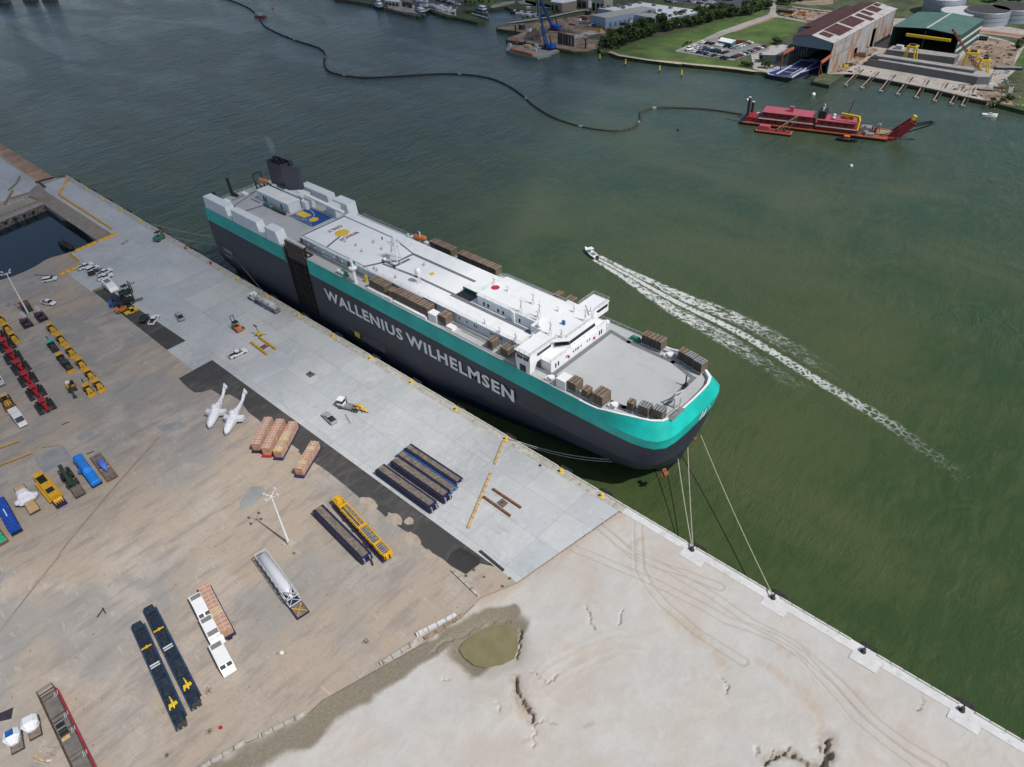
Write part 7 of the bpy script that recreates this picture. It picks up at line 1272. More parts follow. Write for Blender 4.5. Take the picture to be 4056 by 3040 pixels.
for x, y, r, h, lab in TK:
    t = thing('oil_tank', lab, 'oil tank', (x,y,ZF), 0, 'oil tanks at the top right'); m = MB(); m.cyl(0,0,0,h,r,r,40); PT('shell', m, tg, t); m = MB(); m.cyl(0,0,h,h+.3,r*1.005,r*.98,40); PT('rim', m, MT['steel'], t); m = MB(); m.sheet([(r*.96*math.cos(i*math.pi/18),r*.96*math.sin(i*math.pi/18),h+.31) for i in range(36)]); PT('floating_roof', m, MT['lgrey'] if 'nearest' in lab or 'large' in lab else MT['dark'], t)
    for k in (.35,.7): m = MB(); m.cyl(0,0,h*k,h*k+.25,r+.15,r+.15,40); PT('wind_girder', m, MT['lot'], t)
# ------------------------------------------------------------------ slipway things
def barge(name, label, pts, h, deckm, sidem, z0=ZF, group=None, cat='barge'):
    q = pts; cx = sum(p[0] for p in q)/len(q); cy = sum(p[1] for p in q)/len(q); t = thing(name, label, cat, (cx,cy,z0), 0, group); m = MB(); m.prism(q, z0, z0+h); fp_('hull', m, sidem, t); m = MB(); m.prism([(cx+(p[0]-cx)*.97, cy+(p[1]-cy)*.93) for p in q], z0+h+.01, z0+h+.06); fp_('deck', m, deckm, t); return t
dg = M('barge_steel', (.14,.145,.15), .6, var=.15, scale=.1); pd = M('barge_deck', (.30,.29,.28), .8, var=.12, scale=.15, dirt=((.20,.12,.08), .3))
q = [(-166,379.5),(-104,377),(-98.5,380),(-99,386),(-104,389),(-166,390.5)]; t = barge('steel_barge', 'long dark grey hopper barge on the slipway nearest the water', q, 4.0, pd, dg); m = MB(); m.box(-163,-108,382,388,ZF+4.05,ZF+5.4); fp_('coaming', m, dg, t); m = MB(); m.box(-162,-109,382.6,387.4,ZF+5.41,ZF+5.5); fp_('cover', m, pd, t); m = MB(); m.box(-165,-160,380,386,ZF+4.1,ZF+4.9); fp_('debris', m, MT['dark'], t)
q = [(-164,401.5),(-125,405),(-125,413),(-164,412)]; t = barge('steel_barge', 'shorter dark barge in front of the green roofed hall with a yellow gantry over it', q, 4.4, pd, dg); m = MB(); m.box(-160,-156,405,408,ZF+4.4,ZF+6.6); m.box(-150,-148,407,409,ZF+4.4,ZF+5.4); fp_('deck_house', m, MT['lgrey'], t)
t = thing('tank_barge', 'deep blue barge with white edges sliding out of the shed', 'barge', (-199,350,0)); q = [(-206.8,333.6),(-205,331.8),(-195,331.6),(-193,333.6),(-184.5,372),(-198.5,374)]; m = MB(); m.prism(q, -.8, 2.6); fp_('hull', m, M('deep_blue_hull', (.01,.012,.05), .5), t)
def inset(q, k, dx=0): cx = sum(p[0] for p in q)/len(q); cy = sum(p[1] for p in q)/len(q); return [(cx+(p[0]-cx)*k+dx, cy+(p[1]-cy)*k) for p in q]
m = MB(); m.prism(q, 2.61, 2.8); fp_('gunwale', m, MT['lgrey'], t); m = MB(); m.prism(inset(q,.94), 2.81, 2.86); fp_('deck', m, M('royal_deck', (.015,.03,.26), .5), t); m = MB(); m.prism(far('T', [(265,1085),(510,1130),(870,905),(640,875)], 3.6), 2.9, 3.9); fp_('trunk_edge', m, MT['lgrey'], t); m = MB(); m.prism(far('T', [(300,1085),(500,1115),(850,910),(650,885)], 3.95), 3.91, 3.97); fp_('trunk_deck', m, MT['navy'], t)
for a, b in (((400,1050),(560,1070)),((480,1100),(650,1000)),((440,1000),(580,1010))): m = MB(); m.beam(GP('T',*a,4.05),GP('T',*b,4.05),.4,.3); fp_('deck_pipe', m, MT['lgrey'], t)
for i, (a, b) in enumerate([(-162.3,-164.7),(-152.8,-155.4),(-142.4,-145.8),(-132.9,-136.2),(-123.0,-127.1),(-113.5,-117.1),(-105.1,-108.6),(-99.3,-103.1)]):
    t = thing('slipway_rail', 'timber and steel slipway rail running into the water, %s from the left' % ORD[i], 'slipway rail', (a,343.5,ZF), 0, 'slipway rails'); d = (b-a)/29
    for s in (-.9,.9): m = MB(); m.beam((a+s,343,.6),(b+s,370,ZF+.45),.55,.5); fp_('rail', m, MT['dark'] if s > 0 else MT['timber'], t)
    m = MB()
    for k in range(9): f = k/9; m.beam((a-1.2+(b-a)*f,343.3+27*f,.5+1.6*f),(a+1.2+(b-a)*f,343.3+27*f,.5+1.6*f),.4)
    fp_('sleeper', m, MT['dark'], t); m = MB(); m.box(a-1.1,a+1.1,342.6,343.2,.2,1.2); fp_('end_cap', m, MT['lgrey'], t)
t = thing('sheet_pile_wall', 'dark ribbed sheet pile wall along the shipyard water edge', 'sea wall', (-130,355,0)); pts = far('T', [(870,1122),(815,1192),(1050,1242),(1290,1067)])+far('U', [(0,1002),(400,1077),(1000,1197),(1400,1292),(1700,1352)]); m = MB()
for a, b in zip(pts, pts[1:]):
    m.beam((a[0],a[1]-.15,.9),(b[0],b[1]-.15,.9),.5,2.1); L = math.hypot(b[0]-a[0], b[1]-a[1])
    for k in range(int(L/1.6)): f = k*1.6/L; m.box(a[0]+(b[0]-a[0])*f-.3,a[0]+(b[0]-a[0])*f+.3,a[1]+(b[1]-a[1])*f-.75,a[1]+(b[1]-a[1])*f-.2,-.5,1.9)
fp_('sheet', m, MT['dark'], t)
def gantry(label, x, y, w, h, rz=0, d=5):
    t = thing('gantry_crane', label, 'crane', (x,y,ZF), rz, 'yellow gantry cranes in the shipyard')
    for sx in (-1,1):
        for sy in (-1,1): m = MB(); m.beam((sx*w/2,sy*d/2,0),(sx*w*.28,sy*d*.4,h),.7); PT('leg', m, MT['bright_yel'], t)
    m = MB()
    for sy in (-1,1): m.beam((-w*.4,sy*d*.4,h),(w*.4,sy*d*.4,h),.9,1.0)
    m.beam((-w*.3,-d*.4,h),(-w*.3,d*.4,h),.7); m.beam((w*.3,-d*.4,h),(w*.3,d*.4,h),.7); PT('girder', m, MT['bright_yel'], t); m = MB(); m.box(-w*.2,w*.2,-1,1,h+.3,h+1.4); PT('trolley', m, MT['dark'], t); return t
p = GP('U',670,835,ZF); gantry('yellow gantry crane straddling the shorter barge', p.x, p.y, 7, H('U',(670,835),(740,610),ZF)*.95); p = GP('U',1450,975,ZF); gantry('taller yellow gantry crane right of the barges', p.x, p.y, 8, H('U',(1450,975),(1540,690),ZF)*.95, .3); p = GP('U',1640,985,ZF); gantry('rightmost yellow gantry crane in the shipyard', p.x, p.y, 6, H('U',(1640,985),(1700,790),ZF)*.95, .5)
def lattice(m, a, b, w0, w1, n, mi=0, th=.18):
    a, b = Vector(a), Vector(b); d = (b-a).normalized(); s = d.cross(Vector((0,0,1))).normalized(); u = s.cross(d)
    pa = None
    for i in range(n+1):
        f = i/n; w_ = w0*(1-f)+w1*f; c = a.lerp(b, f); q = [c+s*w_/2+u*w_/2, c-s*w_/2+u*w_/2, c-s*w_/2-u*w_/2, c+s*w_/2-u*w_/2]
        if pa:
            for k in range(4): m.beam(pa[k], q[k], th, m=mi); m.beam(pa[k], q[(k+1)%4], th*.8, m=mi)
        pa = q
b0 = GP('U',1650,1045,ZF); t = thing('lattice_crane', 'rusty red lattice boom crane leaning towards the green roofed hall', 'crane', b0); m = MB(); hh = 19; tp_ = GP('U',1255,390,ZF+21); lattice(m, (0,0,1), tp_-b0+Vector((0,0,0)), 1.6, .7, 14, th=.22); PT('boom', m, MT['rust'], t); m = MB(); m.box(-1.5,3,-2,2,.2,2.2); PT('machinery_house', m, MT['rust'], t)
# ------------------------------------------------------------------ crane barge, cranes, piling
q = far('a1', [(265,985),(880,1130),(1150,1065),(1145,1040),(1310,985),(1160,930),(300,870)], 1.2); t = barge('crane_barge', 'pale concrete coloured work barge carrying the blue crane and orange beams', q, 1.3, pd, M('barge_side', (.25,.25,.25), .8), 0)
m = MB(); m.beam(GP('a1',370,960,2.4),GP('a1',790,1060,2.4),1.8,1.2); fp_('pipe_pile', m, MT['orange'], t); m = MB(); m.box(*(lambda p: (p.x-2,p.x+2,p.y-1.5,p.y+1.5))(GP('a1',450,850,1.3)),1.3,3.2); fp_('container', m, MT['rust'], t); m = MB(); m.box(*(lambda p: (p.x-2.5,p.x+2.5,p.y-1.5,p.y+1.5))(GP('a1',690,930,1.3)),1.3,3.0); fp_('tool_box', m, MT['pale_timber'], t)
for x, y in ((340,900),(860,920),(840,1000)): p = GP('a1',x,y,1.3); m = MB(); m.box(p.x-1.2,p.x+1.2,p.y-.8,p.y+.8,1.3,3.0); fp_('winch_house', m, MT['lgrey'], t)
cbl = M('crane_blue', (.01,.10,.42), .5, var=.15)
for bp_, topp, z0, htop, lab in (((1080,960),(860,20),1.3,34,'tall blue lattice crane standing on the work barge'), ((1200,590),(905,-60),ZF,36,'tall blue lattice crane standing on the construction shore behind the barge')):
    b0 = GP('a1',*bp_,z0); t = thing('crawler_crane', lab, 'crane', b0, 0, 'blue crawler cranes'); m = MB(); m.box(-1.5,5.5,-2.2,2.2,1.4,3.8); m.box(3.5,5.8,-2.4,2.4,1.6,3.2); PT('machinery_house', m, cbl, t); m = MB(); m.box(-1.4,.6,-2.6,-1.2,1.8,3.9); PT('cab', m, MT['glass'], t)
    for s in (-1,1): m = MB(); m.box(-3.5,3.5,s*2.4-.5,s*2.4+.5,0,1.3,tx=.4); PT('track', m, MT['black'], t)
    tt = GP('a1',*topp,z0+htop)-b0; m = MB(); lattice(m, (-1,0,2), tt, 1.9, 1.0, 16, th=.3); PT('boom', m, cbl, t); m = MB(); m.beam((3,0,3.8),(1.5,0,9),.4); m.beam((1.5,0,9),tt,.12); m.beam((4,0,3.5),(1.5,0,9),.25); PT('pendant', m, MT['black'], t); m = MB(); m.beam(tt,tt-Vector((0,0,16)),.12); m.box(tt.x-.5,tt.x+.5,tt.y-.5,tt.y+.5,tt.z-17.5,tt.z-16); PT('hook_block', m, MT['bright_yel'], t)
for i, x in enumerate((1300,1350,1405,1455,1510,1570)):
    p = GP('a1',x,905+i*14,.2); t = thing('steel_pile', 'dark upright steel pile in the cofferdam row, %s from the left' % ORD[i], 'pile', (p.x,p.y,-1), 0, 'cofferdam piles'); m = MB(); m.box(-.75,.75,-.5,.5,0,10.2); PT('shaft', m, MT['dark'], t); m = MB(); m.box(-.8,.8,-.55,.55,10.2,10.5); PT('cap', m, MT['rust'], t)
for c, x, y, h, lab in (('a1',455,700,9,'lone dark guide pile left of the construction shore'),('a1',1815,1010,10,'lone dark guide pile right of the cofferdam'),('a1',640,900,5,'short dark pile behind the work barge')): p = GP(c,x,y,.2); t = thing('guide_pile', lab, 'pile', (p.x,p.y,-1)); m = MB(); m.cyl(0,0,0,h,.55); PT('shaft', m, MT['black'], t); m = MB(); m.cyl(0,0,h,h+.2,.6); PT('cap', m, MT['lgrey'], t)
t = thing('cofferdam_wall', 'dark stained sheet pile wall round the construction shore', 'sea wall', (-370,320,0)); pts = far('a1', [(330,488),(82,547),(92,573),(582,643),(462,693),(277,748),(282,793),(832,883),(1192,943),(1592,1021),(1742,1033),(1832,1023),(2062,953)], 1.6); m = MB()
for a, b in zip(pts, pts[1:]): m.beam((a[0],a[1]-.1,.8),(b[0],b[1]-.1,.8),.6,2.7)
fp_('sheet', m, MT['dark'], t)
t = thing('promenade_wall', 'long dark topped promenade pier with pale walkway beside the marina basin', 'pier', (-410,380,0)); pts = far('a1', [(335,465),(1100,350),(1500,262),(2030,168)], 2.2); m = MB()
for a, b in zip(pts, pts[1:]): m.beam((a[0],a[1],1.6),(b[0],b[1],1.6),3.2,2.4)
fp_('pier_deck', m, MT['coping'], t); m = MB()
for a, b in zip(pts, pts[1:]): m.beam((a[0]+1.5,a[1]-1.5,1.5),(b[0]+1.5,b[1]-1.5,1.5),.6,2.6)
fp_('fender_wall', m, MT['dark'], t)
rr = random.Random(11); k = 0
for c, x, y, L, W, hh, mt in (('a1',1670,410,5,2.2,2,'white'),('a1',1780,400,6,2.4,2.4,'rust'),('a1',1790,545,9,3,2.6,'cream'),('a1',1850,520,9,3,2.6,'cream'),('a1',1950,535,4,2.2,2.2,'navy'),('a1',1930,590,12,3,2,'pale_timber'),('a1',2000,585,8,2.5,1.6,'cream'),('a1',1550,500,5,2,1,'red'),('a1',720,620,3,2,2.4,'white'),('a1',1860,300,4,3,3.2,'black'),('a1',575,580,4,3,3.6,'dark'),('a3',795,385,6,2.6,2.4,'red'),('a3',1000,280,6,3,3.4,'lgrey'),('a3',930,300,6,2.4,1.8,'navy'),('a3',1150,265,14,2.5,3,'lgrey'),('a3',665,385,3,2,3,'yel'),('T',1330,970,4,2,2,'dark'),('T',1290,985,2.5,2,1.8,'bright_yel'),('T',1490,830,7,4,2,'rust'),('T',650,215,6,4,1.5,'orange'),('T',440,228,7,2,1,'yel'),('T',410,185,12,4,1.6,'navy'),('T',1570,750,5,3,2.4,'lgrey'),('U',1300,720,3,2,1,'lgrey'),('U',1660,540,5,3,2.6,'dark'),('U',1560,525,3,2,2.4,'lgrey'),('U',1950,1070,1,1,.5,'rust'),('U',1880,1190,6,1,.8,'rust'),('U',2020,1240,2,2,3,'white'),('U',2000,930,14,3,1.2,'black'),('U',1700,1210,8,3,.8,'dark')):
    p = GP(c,x,y,ZF); k += 1; sx = ['nearer the water','farther inland'][int(y < 560 if c == 'a1' else y < 300 if c == 'a3' else y < 500 if c == 'T' else y < 700)] + (', left one' if x in (1790,1560) else ', right one' if x in (1850,1300) else ''); where = {'a1':'on the construction shore','a3':'in the warehouse yard','T':'by the slipway shed','U':'in the shipyard on the right'}[c]; colr = {'white':'white','rust':'rusty','cream':'cream','navy':'dark blue','pale_timber':'pale timber','red':'red','black':'black','dark':'dark','lgrey':'grey','yel':'yellow','bright_yel':'yellow','orange':'orange'}[mt]; size = 'long ' if L >= 8 else 'small ' if L <= 3 else 'mid sized '
    t = thing('site_equipment', '%s%s site box %s, %s' % (size, colr, where, sx), 'site equipment', (p.x,p.y,ZF), rr.uniform(-.2,.3)+(.25 if c in 'TU' else 0), 'site equipment on the far shore'); m = MB(); m.box(-L/2,L/2,-W/2,W/2,.15,hh,tx=.05,ty=.05); m.box(-L/2-.05,L/2+.05,-W/2-.05,W/2+.05,hh*.45,hh*.5); PT('casing', m, MT[mt], t); m = MB(); m.box(-L/2+.3,L/2-.3,-W/2+.2,W/2-.2,hh,hh+.15); PT('lid', m, MT['dark'] if mt not in ('black','dark') else MT['steel'], t)
# scattered yard clutter that nobody could count
m = MB(); rr = random.Random(21)
for c, x0, x1, y0, y1, n in (('U',1500,2050,560,880,60),('U',1250,2000,900,1300,70),('T',1080,1700,760,1060,60),('a1',600,1900,480,900,110),('a1',1400,2000,360,640,60),('T',330,1000,140,280,50),('U',1700,2200,1150,1420,40)):
    for i in range(n):
        p = GP(c, rr.uniform(x0,x1), rr.uniform(y0,y1), ZF); L, W2, h2 = rr.uniform(.4,3), rr.uniform(.2,.9), rr.uniform(.2,.8); a = rr.choice([0,1.57])+rr.uniform(-.3,.3); mm = Matrix.Translation((p.x,p.y,ZF)) @ Matrix.Rotation(a,4,'Z'); m.T = mm; m.box(-L/2,L/2,-W2/2,W2/2,.05,h2, rr.randrange(5))
m.T = Matrix.Identity(4); o = m.build('yard_clutter', [MT['rust'], MT['dark'], MT['timber'], MT['steel'], MT['gravel']]); tag(o, 'scattered rusty scrap, timber and steel offcuts strewn over the far shipyard and construction ground', 'scrap', kind='stuff')
# ------------------------------------------------------------------ trees and cars of the far shore
lf = [M('leaf_dark', (.022,.048,.013), .8, var=.45, scale=.6), M('leaf_mid', (.038,.075,.018), .8, var=.4, scale=.6), M('leaf_light', (.065,.11,.026), .8, var=.35, scale=.6)]; bark = M('bark', (.10,.075,.05), .9)
protos = []
for k in range(4):
    rr = random.Random(50+k); m = MB(); cl = [(rr.uniform(-2.2,2.2), rr.uniform(-2.2,2.2), rr.uniform(2.2,5.6), rr.uniform(1.1,1.9)) for _ in range(9)]
    for cx, cy, cz, cr in cl:
        mi = rr.randrange(3)
        for _ in range(85):
            a, b = rr.uniform(0,6.283), math.acos(rr.uniform(-.9,1)); r = cr*rr.uniform(.55,1.05); c0 = Vector((cx+r*math.sin(b)*math.cos(a), cy+r*math.sin(b)*math.sin(a), cz+r*.8*math.cos(b))); s = rr.uniform(.28,.55)
            u = Vector((rr.uniform(-1,1),rr.uniform(-1,1),rr.uniform(-.6,.6))).normalized()*s; v2 = Vector((rr.uniform(-1,1),rr.uniform(-1,1),rr.uniform(-.6,.6))).normalized()*s; m.add([c0-u,c0+v2,c0+u,c0-v2], [(0,1,2,3)], mi)
    crown = m.build('crown', lf); m = MB(); m.tube([(0,0,0),(.1,.1,2),(.2,-.1,4)], [.28,.2,.1], 6)
    for j in range(4): a = j*1.6; m.tube([(.1,.1,1.8),(1.3*math.cos(a),1.3*math.sin(a),3.8)], [.12,.05], 5)
    trunk = m.build('trunk', bark); t = thing('tree', 'x', 'tree', (0,0,0), 0, 'x'); crown.parent = t; trunk.parent = t; protos.append(t)
spots = []; rr = random.Random(77)
def along(c, pts, n, jit, sc, grp, pre):
    q = GL(c, pts, ZF); d = [0]
    for a, b in zip(q, q[1:]): d.append(d[-1]+(b-a).length)
    for i in range(n):
        s = d[-1]*(i+.5)/n; k = max(j for j in range(len(d)) if d[j] <= s); k = min(k, len(q)-2); p = q[k].lerp(q[k+1], (s-d[k])/(d[k+1]-d[k])); spots.append((p.x+rr.uniform(-jit,jit), p.y+rr.uniform(-jit,jit), rr.uniform(*sc), grp, pre, i))
G1 = 'dense trees between the warehouse and the lawn'
along('a3', [(700,540),(900,470),(1080,400),(1240,330),(1420,300),(1600,260),(1800,220),(2000,190),(2212,150)], 28, 1.2, (1.1,1.4), G1, 'tree in the back rank of the dense belt beyond the lawn')
along('a3', [(780,560),(980,510),(1150,450),(1330,390),(1560,340),(1800,290),(2010,240),(2200,200)], 28, 1.2, (1.0,1.3), G1, 'tree in the front rank of the dense belt beyond the lawn')
along('S', [(740,170),(900,210),(1100,200),(1300,120),(1400,110)], 15, 1.5, (1.1,1.4), G1, 'tree at the road end of the dense belt')
along('S', [(1100,130),(1250,90),(1400,60)], 6, 1.5, (.8,1.1), G1, 'tree behind the road end of the dense belt')
along('S', [(1510,20),(1560,70),(1640,60),(1750,20),(1900,-10)], 10, 2, (.7,1.0), 'trees right of the road', 'bushy tree right of the far road')
along('U', [(1700,40),(1900,30),(2212,60)], 9, 2.5, (.6,1.0), 'bushes at the top right', 'bush by the oil tanks at the top right')
along('U', [(2180,560),(2160,640),(2130,700)], 3, .8, (.6,.8), 'bushes at the right edge', 'bush at the right edge of the shipyard'); along('U', [(1760,1360),(1860,1400),(2040,1350),(2090,1330)], 5, .8, (.35,.55), 'shore bushes', 'shore bush below the shipyard on the right')
along('S', [(1060,830),(1150,845),(1200,840)], 4, .6, (.4,.6), 'shore bushes by the canopy', 'low bush on the beach left of the canopy'); along('S', [(1350,850),(1395,860)], 2, .3, (.6,.75), 'shore bushes by the canopy', 'flowering bush at the waterline by the blue barge'); along('S', [(1460,560),(1510,550),(1540,570)], 3, .5, (.6,.75), 'bushes beside the canopy', 'round bush between the car park and the canopy'); along('S', [(1260,770),(1440,740)], 2, .5, (.5,.65), 'bushes under the canopy', 'bush under the canopy edge')
along('a1', [(545,400),(670,370),(790,350),(930,320)], 4, .3, (.32,.38), 'small palms on the promenade', 'small round tree on the promenade pier'); along('a1', [(1180,270),(1300,255)], 2, .3, (.4,.45), 'trees by the marina building', 'small tree on the marina bank'); along('a1', [(1400,190)], 1, .1, (.7,.71), 'trees by the marina building', 'slender dark tree by the tan building') if 0 else None
along('a3', [(655,560),(670,575)], 1, .1, (.6,.7), 'trees at the shore', 'dark tree standing alone at the shore by the cofferdam'); along('X', [(1700,50),(1840,50),(1880,40),(2020,45)], 6, .8, (.35,.5), 'trees on the marina lawn', 'small tree on the marina lawn'); along('S', [(310,590),(380,560),(440,540)], 4, .5, (.25,.35), 'shrubs at the lot corner', 'low shrub at the upper left corner of the car park'); along('R', [(1540,535),(1440,545)], 2, .3, (.35,.45), 'shrubs at the beach', 'low shrub where the tree belt meets the beach'); along('a3', [(1720,135),(1830,160),(1900,150)], 4, .5, (.4,.5), 'trees by the car rows', 'small tree between the white roof and the car field')
first = {}
for i, (x, y, s, grp, pre, k) in enumerate(spots):
    lab = '%s, %s from the left' % (pre, ORD[k]); pr = protos[i % 4]
    if i < 4: t = pr; t.location = (x,y,ZF); t['label'] = lab; t.rotation_euler.z = rr.uniform(0,6)
    else: t = again(pr, lab, (x,y,ZF), rr.uniform(0,6))
    t['group'] = grp; t.scale = (s*rr.uniform(.9,1.1),)*2+(s*rr.uniform(.85,1.1),)
def farcar(col):
    t = thing('parked_car', 'x', 'car', (0,0,0), 0, 'x'); m = MB(); m.prof([(-2.3,.35),(-2.3,.9),(-1.6,1.0),(1.1,1.0),(2.3,.8),(2.35,.35)], -.92, .92); PT('body', m, MT[col], t); m = MB(); m.box(-1.7,1.0,-.82,.82,.98,1.4,tx=.4,ty=.1); PT('glasshouse', m, MT['glass'], t); m = MB(); m.box(-1.35,.6,-.7,.7,1.4,1.47,tx=.1,ty=.05); PT('roof', m, MT[col], t)
    for x in (-1.4,1.4):
        for s in (-1,1): m = MB(); m.wheel(x,s*.85,.32,.32,.2,8); PT('wheel', m, MT['rubber'], t)
    return t
MT['carblue'] = M('car_blue', (.02,.05,.16), .3, var=.1); MT['carred'] = M('car_red', (.25,.02,.02), .3, var=.1)
cars = {c: farcar(c) for c in ('white','silver','carblack','carblue','carred')}; used = set(); cn = {'white':'white','silver':'silver','carblack':'black','carblue':'dark blue','carred':'red'}; rr = random.Random(5)
def carrow(c, pts, n, heads, where, cols, grp, jit=.25):
    q = GL(c, pts, ZF); L = (q[-1]-q[0]).length
    for i in range(n):
        if cols == 'mix': col = rr.choice(['white','white','silver','silver','carblack','carblack','carblack','carblue','carred'])
        else: col = cols[i % len(cols)]
        f = (i+.5)/n; p = q[0].lerp(q[-1], f); lab = '%s parked car, %s along the %s' % (cn[col], ORD[i], where); az = heads+rr.uniform(-.06,.06)
        if col not in used: t = cars[col]; used.add(col); t.location = (p.x+rr.uniform(-jit,jit),p.y+rr.uniform(-jit,jit),ZF+.2); t.rotation_euler.z = az; t['label'] = lab
        else: t = again(cars[col], lab, (p.x+rr.uniform(-jit,jit),p.y+rr.uniform(-jit,jit),ZF+.2), az)
        t['group'] = grp
GR = 'cars in the lot by the slipway shed'
carrow('S', [(450,652),(910,750)], 9, 1.35, 'waterside row of the lot', ['white','carblack','carblue','carblack','silver','carblack','silver','carblack','carblack'], GR); carrow('S', [(455,585),(900,672)], 10, 1.35, 'second row from the water', 'mix', GR); carrow('S', [(500,612),(870,680)], 8, 1.35, 'third row from the water', 'mix', GR); carrow('S', [(955,740),(1360,590)], 13, .2, 'slanting row at the right side', 'mix', GR); carrow('S', [(950,625),(1180,545)], 7, .2, 'short row right of the small shed', ['silver','silver','white','white','silver','carblack','white'], GR); carrow('S', [(550,540),(960,610)], 7, 1.35, 'row before the small shed', ['white','carblack','carblack','white','white','carblack','carblack'], GR)
t = again(cars['white'], 'tall white van at the left end of the waterside row', GP('S',412,640,ZF)+Vector((0,0,.2)), 1.3, (1.2,1.15,1.9)); t['group'] = GR
GF = 'cars in the big field at the top'
for i, (a, b, n) in enumerate((((1400,10),(1560,45),5),((1640,10),(1960,60),10),((1680,-5),(2000,40),9),((1840,75),(2060,105),7),((1760,40),(2130,80),9),((1780,-12),(2212,15),9))): carrow('a3', [a, b], n, .9, '%s slanting row of the car field' % ORD[i], 'mix', GF, .6)
carrow('X', [(1370,20),(1560,40)], 7, .3, 'row by the marina entrance', 'mix', 'cars at the marina'); carrow('X', [(1500,50),(1640,70)], 4, .3, 'second row by the marina entrance', 'mix', 'cars at the marina'); carrow('a3', [(1840,140),(1980,155)], 3, .4, 'verge beside the white roof', ['white','white','silver'], 'cars at the verge')
# ------------------------------------------------------------------ marina boats
def boat(label, loc, rz, L, W, hullm, houses, group='boats in the marina', name='motor_boat', cat='boat', hh=1.2):
    t = thing(name, label, cat, loc, rz, group); m = MB(); st = [(-L/2,.85,0),(-L/4,1,0),(L*.1,1,.05),(L*.32,.7,.2),(L*.5,.06,.45)]
    m.loft([[(x,-W/2*w_,hh+dz),(x,-W/2*w_*.75,-.3),(x,W/2*w_*.75,-.3),(x,W/2*w_,hh+dz)] for x, w_, dz in st]); PT('hull', m, hullm, t)
    for x0_, x1_, w_, z0_, z1_, mt in houses: m = MB(); m.box(x0_*L,x1_*L,-W*w_/2,W*w_/2,z0_,z1_,tx=.15,ty=.1); PT('deckhouse', m, MT[mt], t); m = MB(); m.box(x0_*L+.1,x1_*L+.06,-W*w_/2-.02,W*w_/2+.02,z0_+(z1_-z0_)*.55,z0_+(z1_-z0_)*.8); PT('window', m, MT['glass'], t)
    return t
p = GP('X',650,110,0); boat('blue hulled tug with white stacked wheelhouse at the marina quay', p, -.2, 17, 6, MT['navy'], [(-.3,.15,.7,1.2,4,'white'),(-.2,.05,.5,4,6.5,'white')], hh=1.8); p = GP('X',1160,195,0); boat('green hulled patrol boat with white and blue superstructure at the pier end', p, .1-.5, 22, 6.5, MT['green'], [(-.4,.25,.75,1.6,3.8,'blue'),(-.1,.3,.6,3.8,6,'white')], hh=1.8); p = GP('X',1900,165,0); boat('grey hulled crew boat with white wheelhouse in the basin mouth', p, -.25, 26, 7, MT['steel'], [(-.1,.3,.7,1.6,3.6,'blue'),(.05,.3,.55,3.6,6,'white')], hh=1.8)
for i, (c, x, y, L, rz) in enumerate((('a2',760,160,8,-.3),('a2',810,195,8,-.3),('a2',870,215,8,-.3),('a2',930,245,8,-.3),('a2',960,210,7,-.3),('a2',1050,265,7,-.3))): boat('white boat stored on land at the ramp, %s in the slanted row' % ORD[i], GP(c,x,y,ZF)+Vector((0,0,.3)), rz+1.2, L, 2.4, MT['white'], [(-.1,.15,.6,1,1.6,'lgrey')], 'boats stored on land')
for i, (c, x, y, L) in enumerate((('a1',560,275,9),('a1',700,290,11),('a1',800,300,10),('a1',830,325,9),('a1',430,255,7),('a1',690,225,12))): boat('small boat at the finger pontoons, %s counted from the left' % ORD[[4,0,5,1,2,3].index(i)], GP(c,x,y,.1), .55, L, 2.6, MT['white' if i != 4 else 'black'], [(-.1,.2,.7,1,2.2 if i < 5 else 3.5,'white' if i != 2 else 'blue')], 'boats at the finger pontoons')
for i, (c, x, y) in enumerate((('a2',150,175),('a2',440,155),('a2',580,140),('a2',360,50),('a2',450,65))): boat('white trailer boat standing ashore at the marina, %s of the scattered ones' % ORD[i], GP(c,x,y,ZF)+Vector((0,0,.4)), .3, 8, 2.4, MT['white'], [(-.1,.15,.6,1,1.8,'lgrey')], 'boats ashore at the marina')
t = thing('boat_lift', 'curved white boat hoist arms over the marina edge', 'boat lift', GP('a2',1060,330,ZF))
for s in (-3.5,3.5): m = MB(); m.tube([(s,0,0),(s+.4,0,3.5),(s+2,1,6.5)], [.5,.5,.3], 8); PT('arm', m, MT['white'], t)
m = MB(); m.box(-5,6,-2,2,-1.5,.3); PT('platform', m, MT['dark'], t)
t = thing('marina_quay', 'dark piled marina quay wall along the top of the water', 'quay', (-480,330,0)); pts = far('X', [(90,-12),(300,15),(560,60),(740,114),(940,168),(1040,192),(1150,216)], 1.6); m = MB()
for a, b in zip(pts, pts[1:]):
    m.beam((a[0],a[1],1.4),(b[0],b[1],1.4),1.2,1.4); L = math.hypot(b[0]-a[0], b[1]-a[1])
    for k in range(int(L/3)): f = k*3/L; m.cyl(a[0]+(b[0]-a[0])*f,a[1]+(b[1]-a[1])*f-.9,-1,2.0,.4,n=6)
fp_('piled_wall', m, MT['seawall'], t)
t = thing('finger_pier', 'narrow pale pier running out beside the grey crew boat', 'pier', (-440,370,0)); a, b = GP('a2',1480,300,1.4), GP('a2',1845,402,1.4); m = MB(); m.beam(a,b,1.6,.6); fp_('pier_deck', m, MT['coping'], t); m = MB()
for k in range(6): q = a.lerp(b,k/5); m.cyl(q.x,q.y,-1,2.2,.3,n=6)
fp_('pile', m, MT['dark'], t)
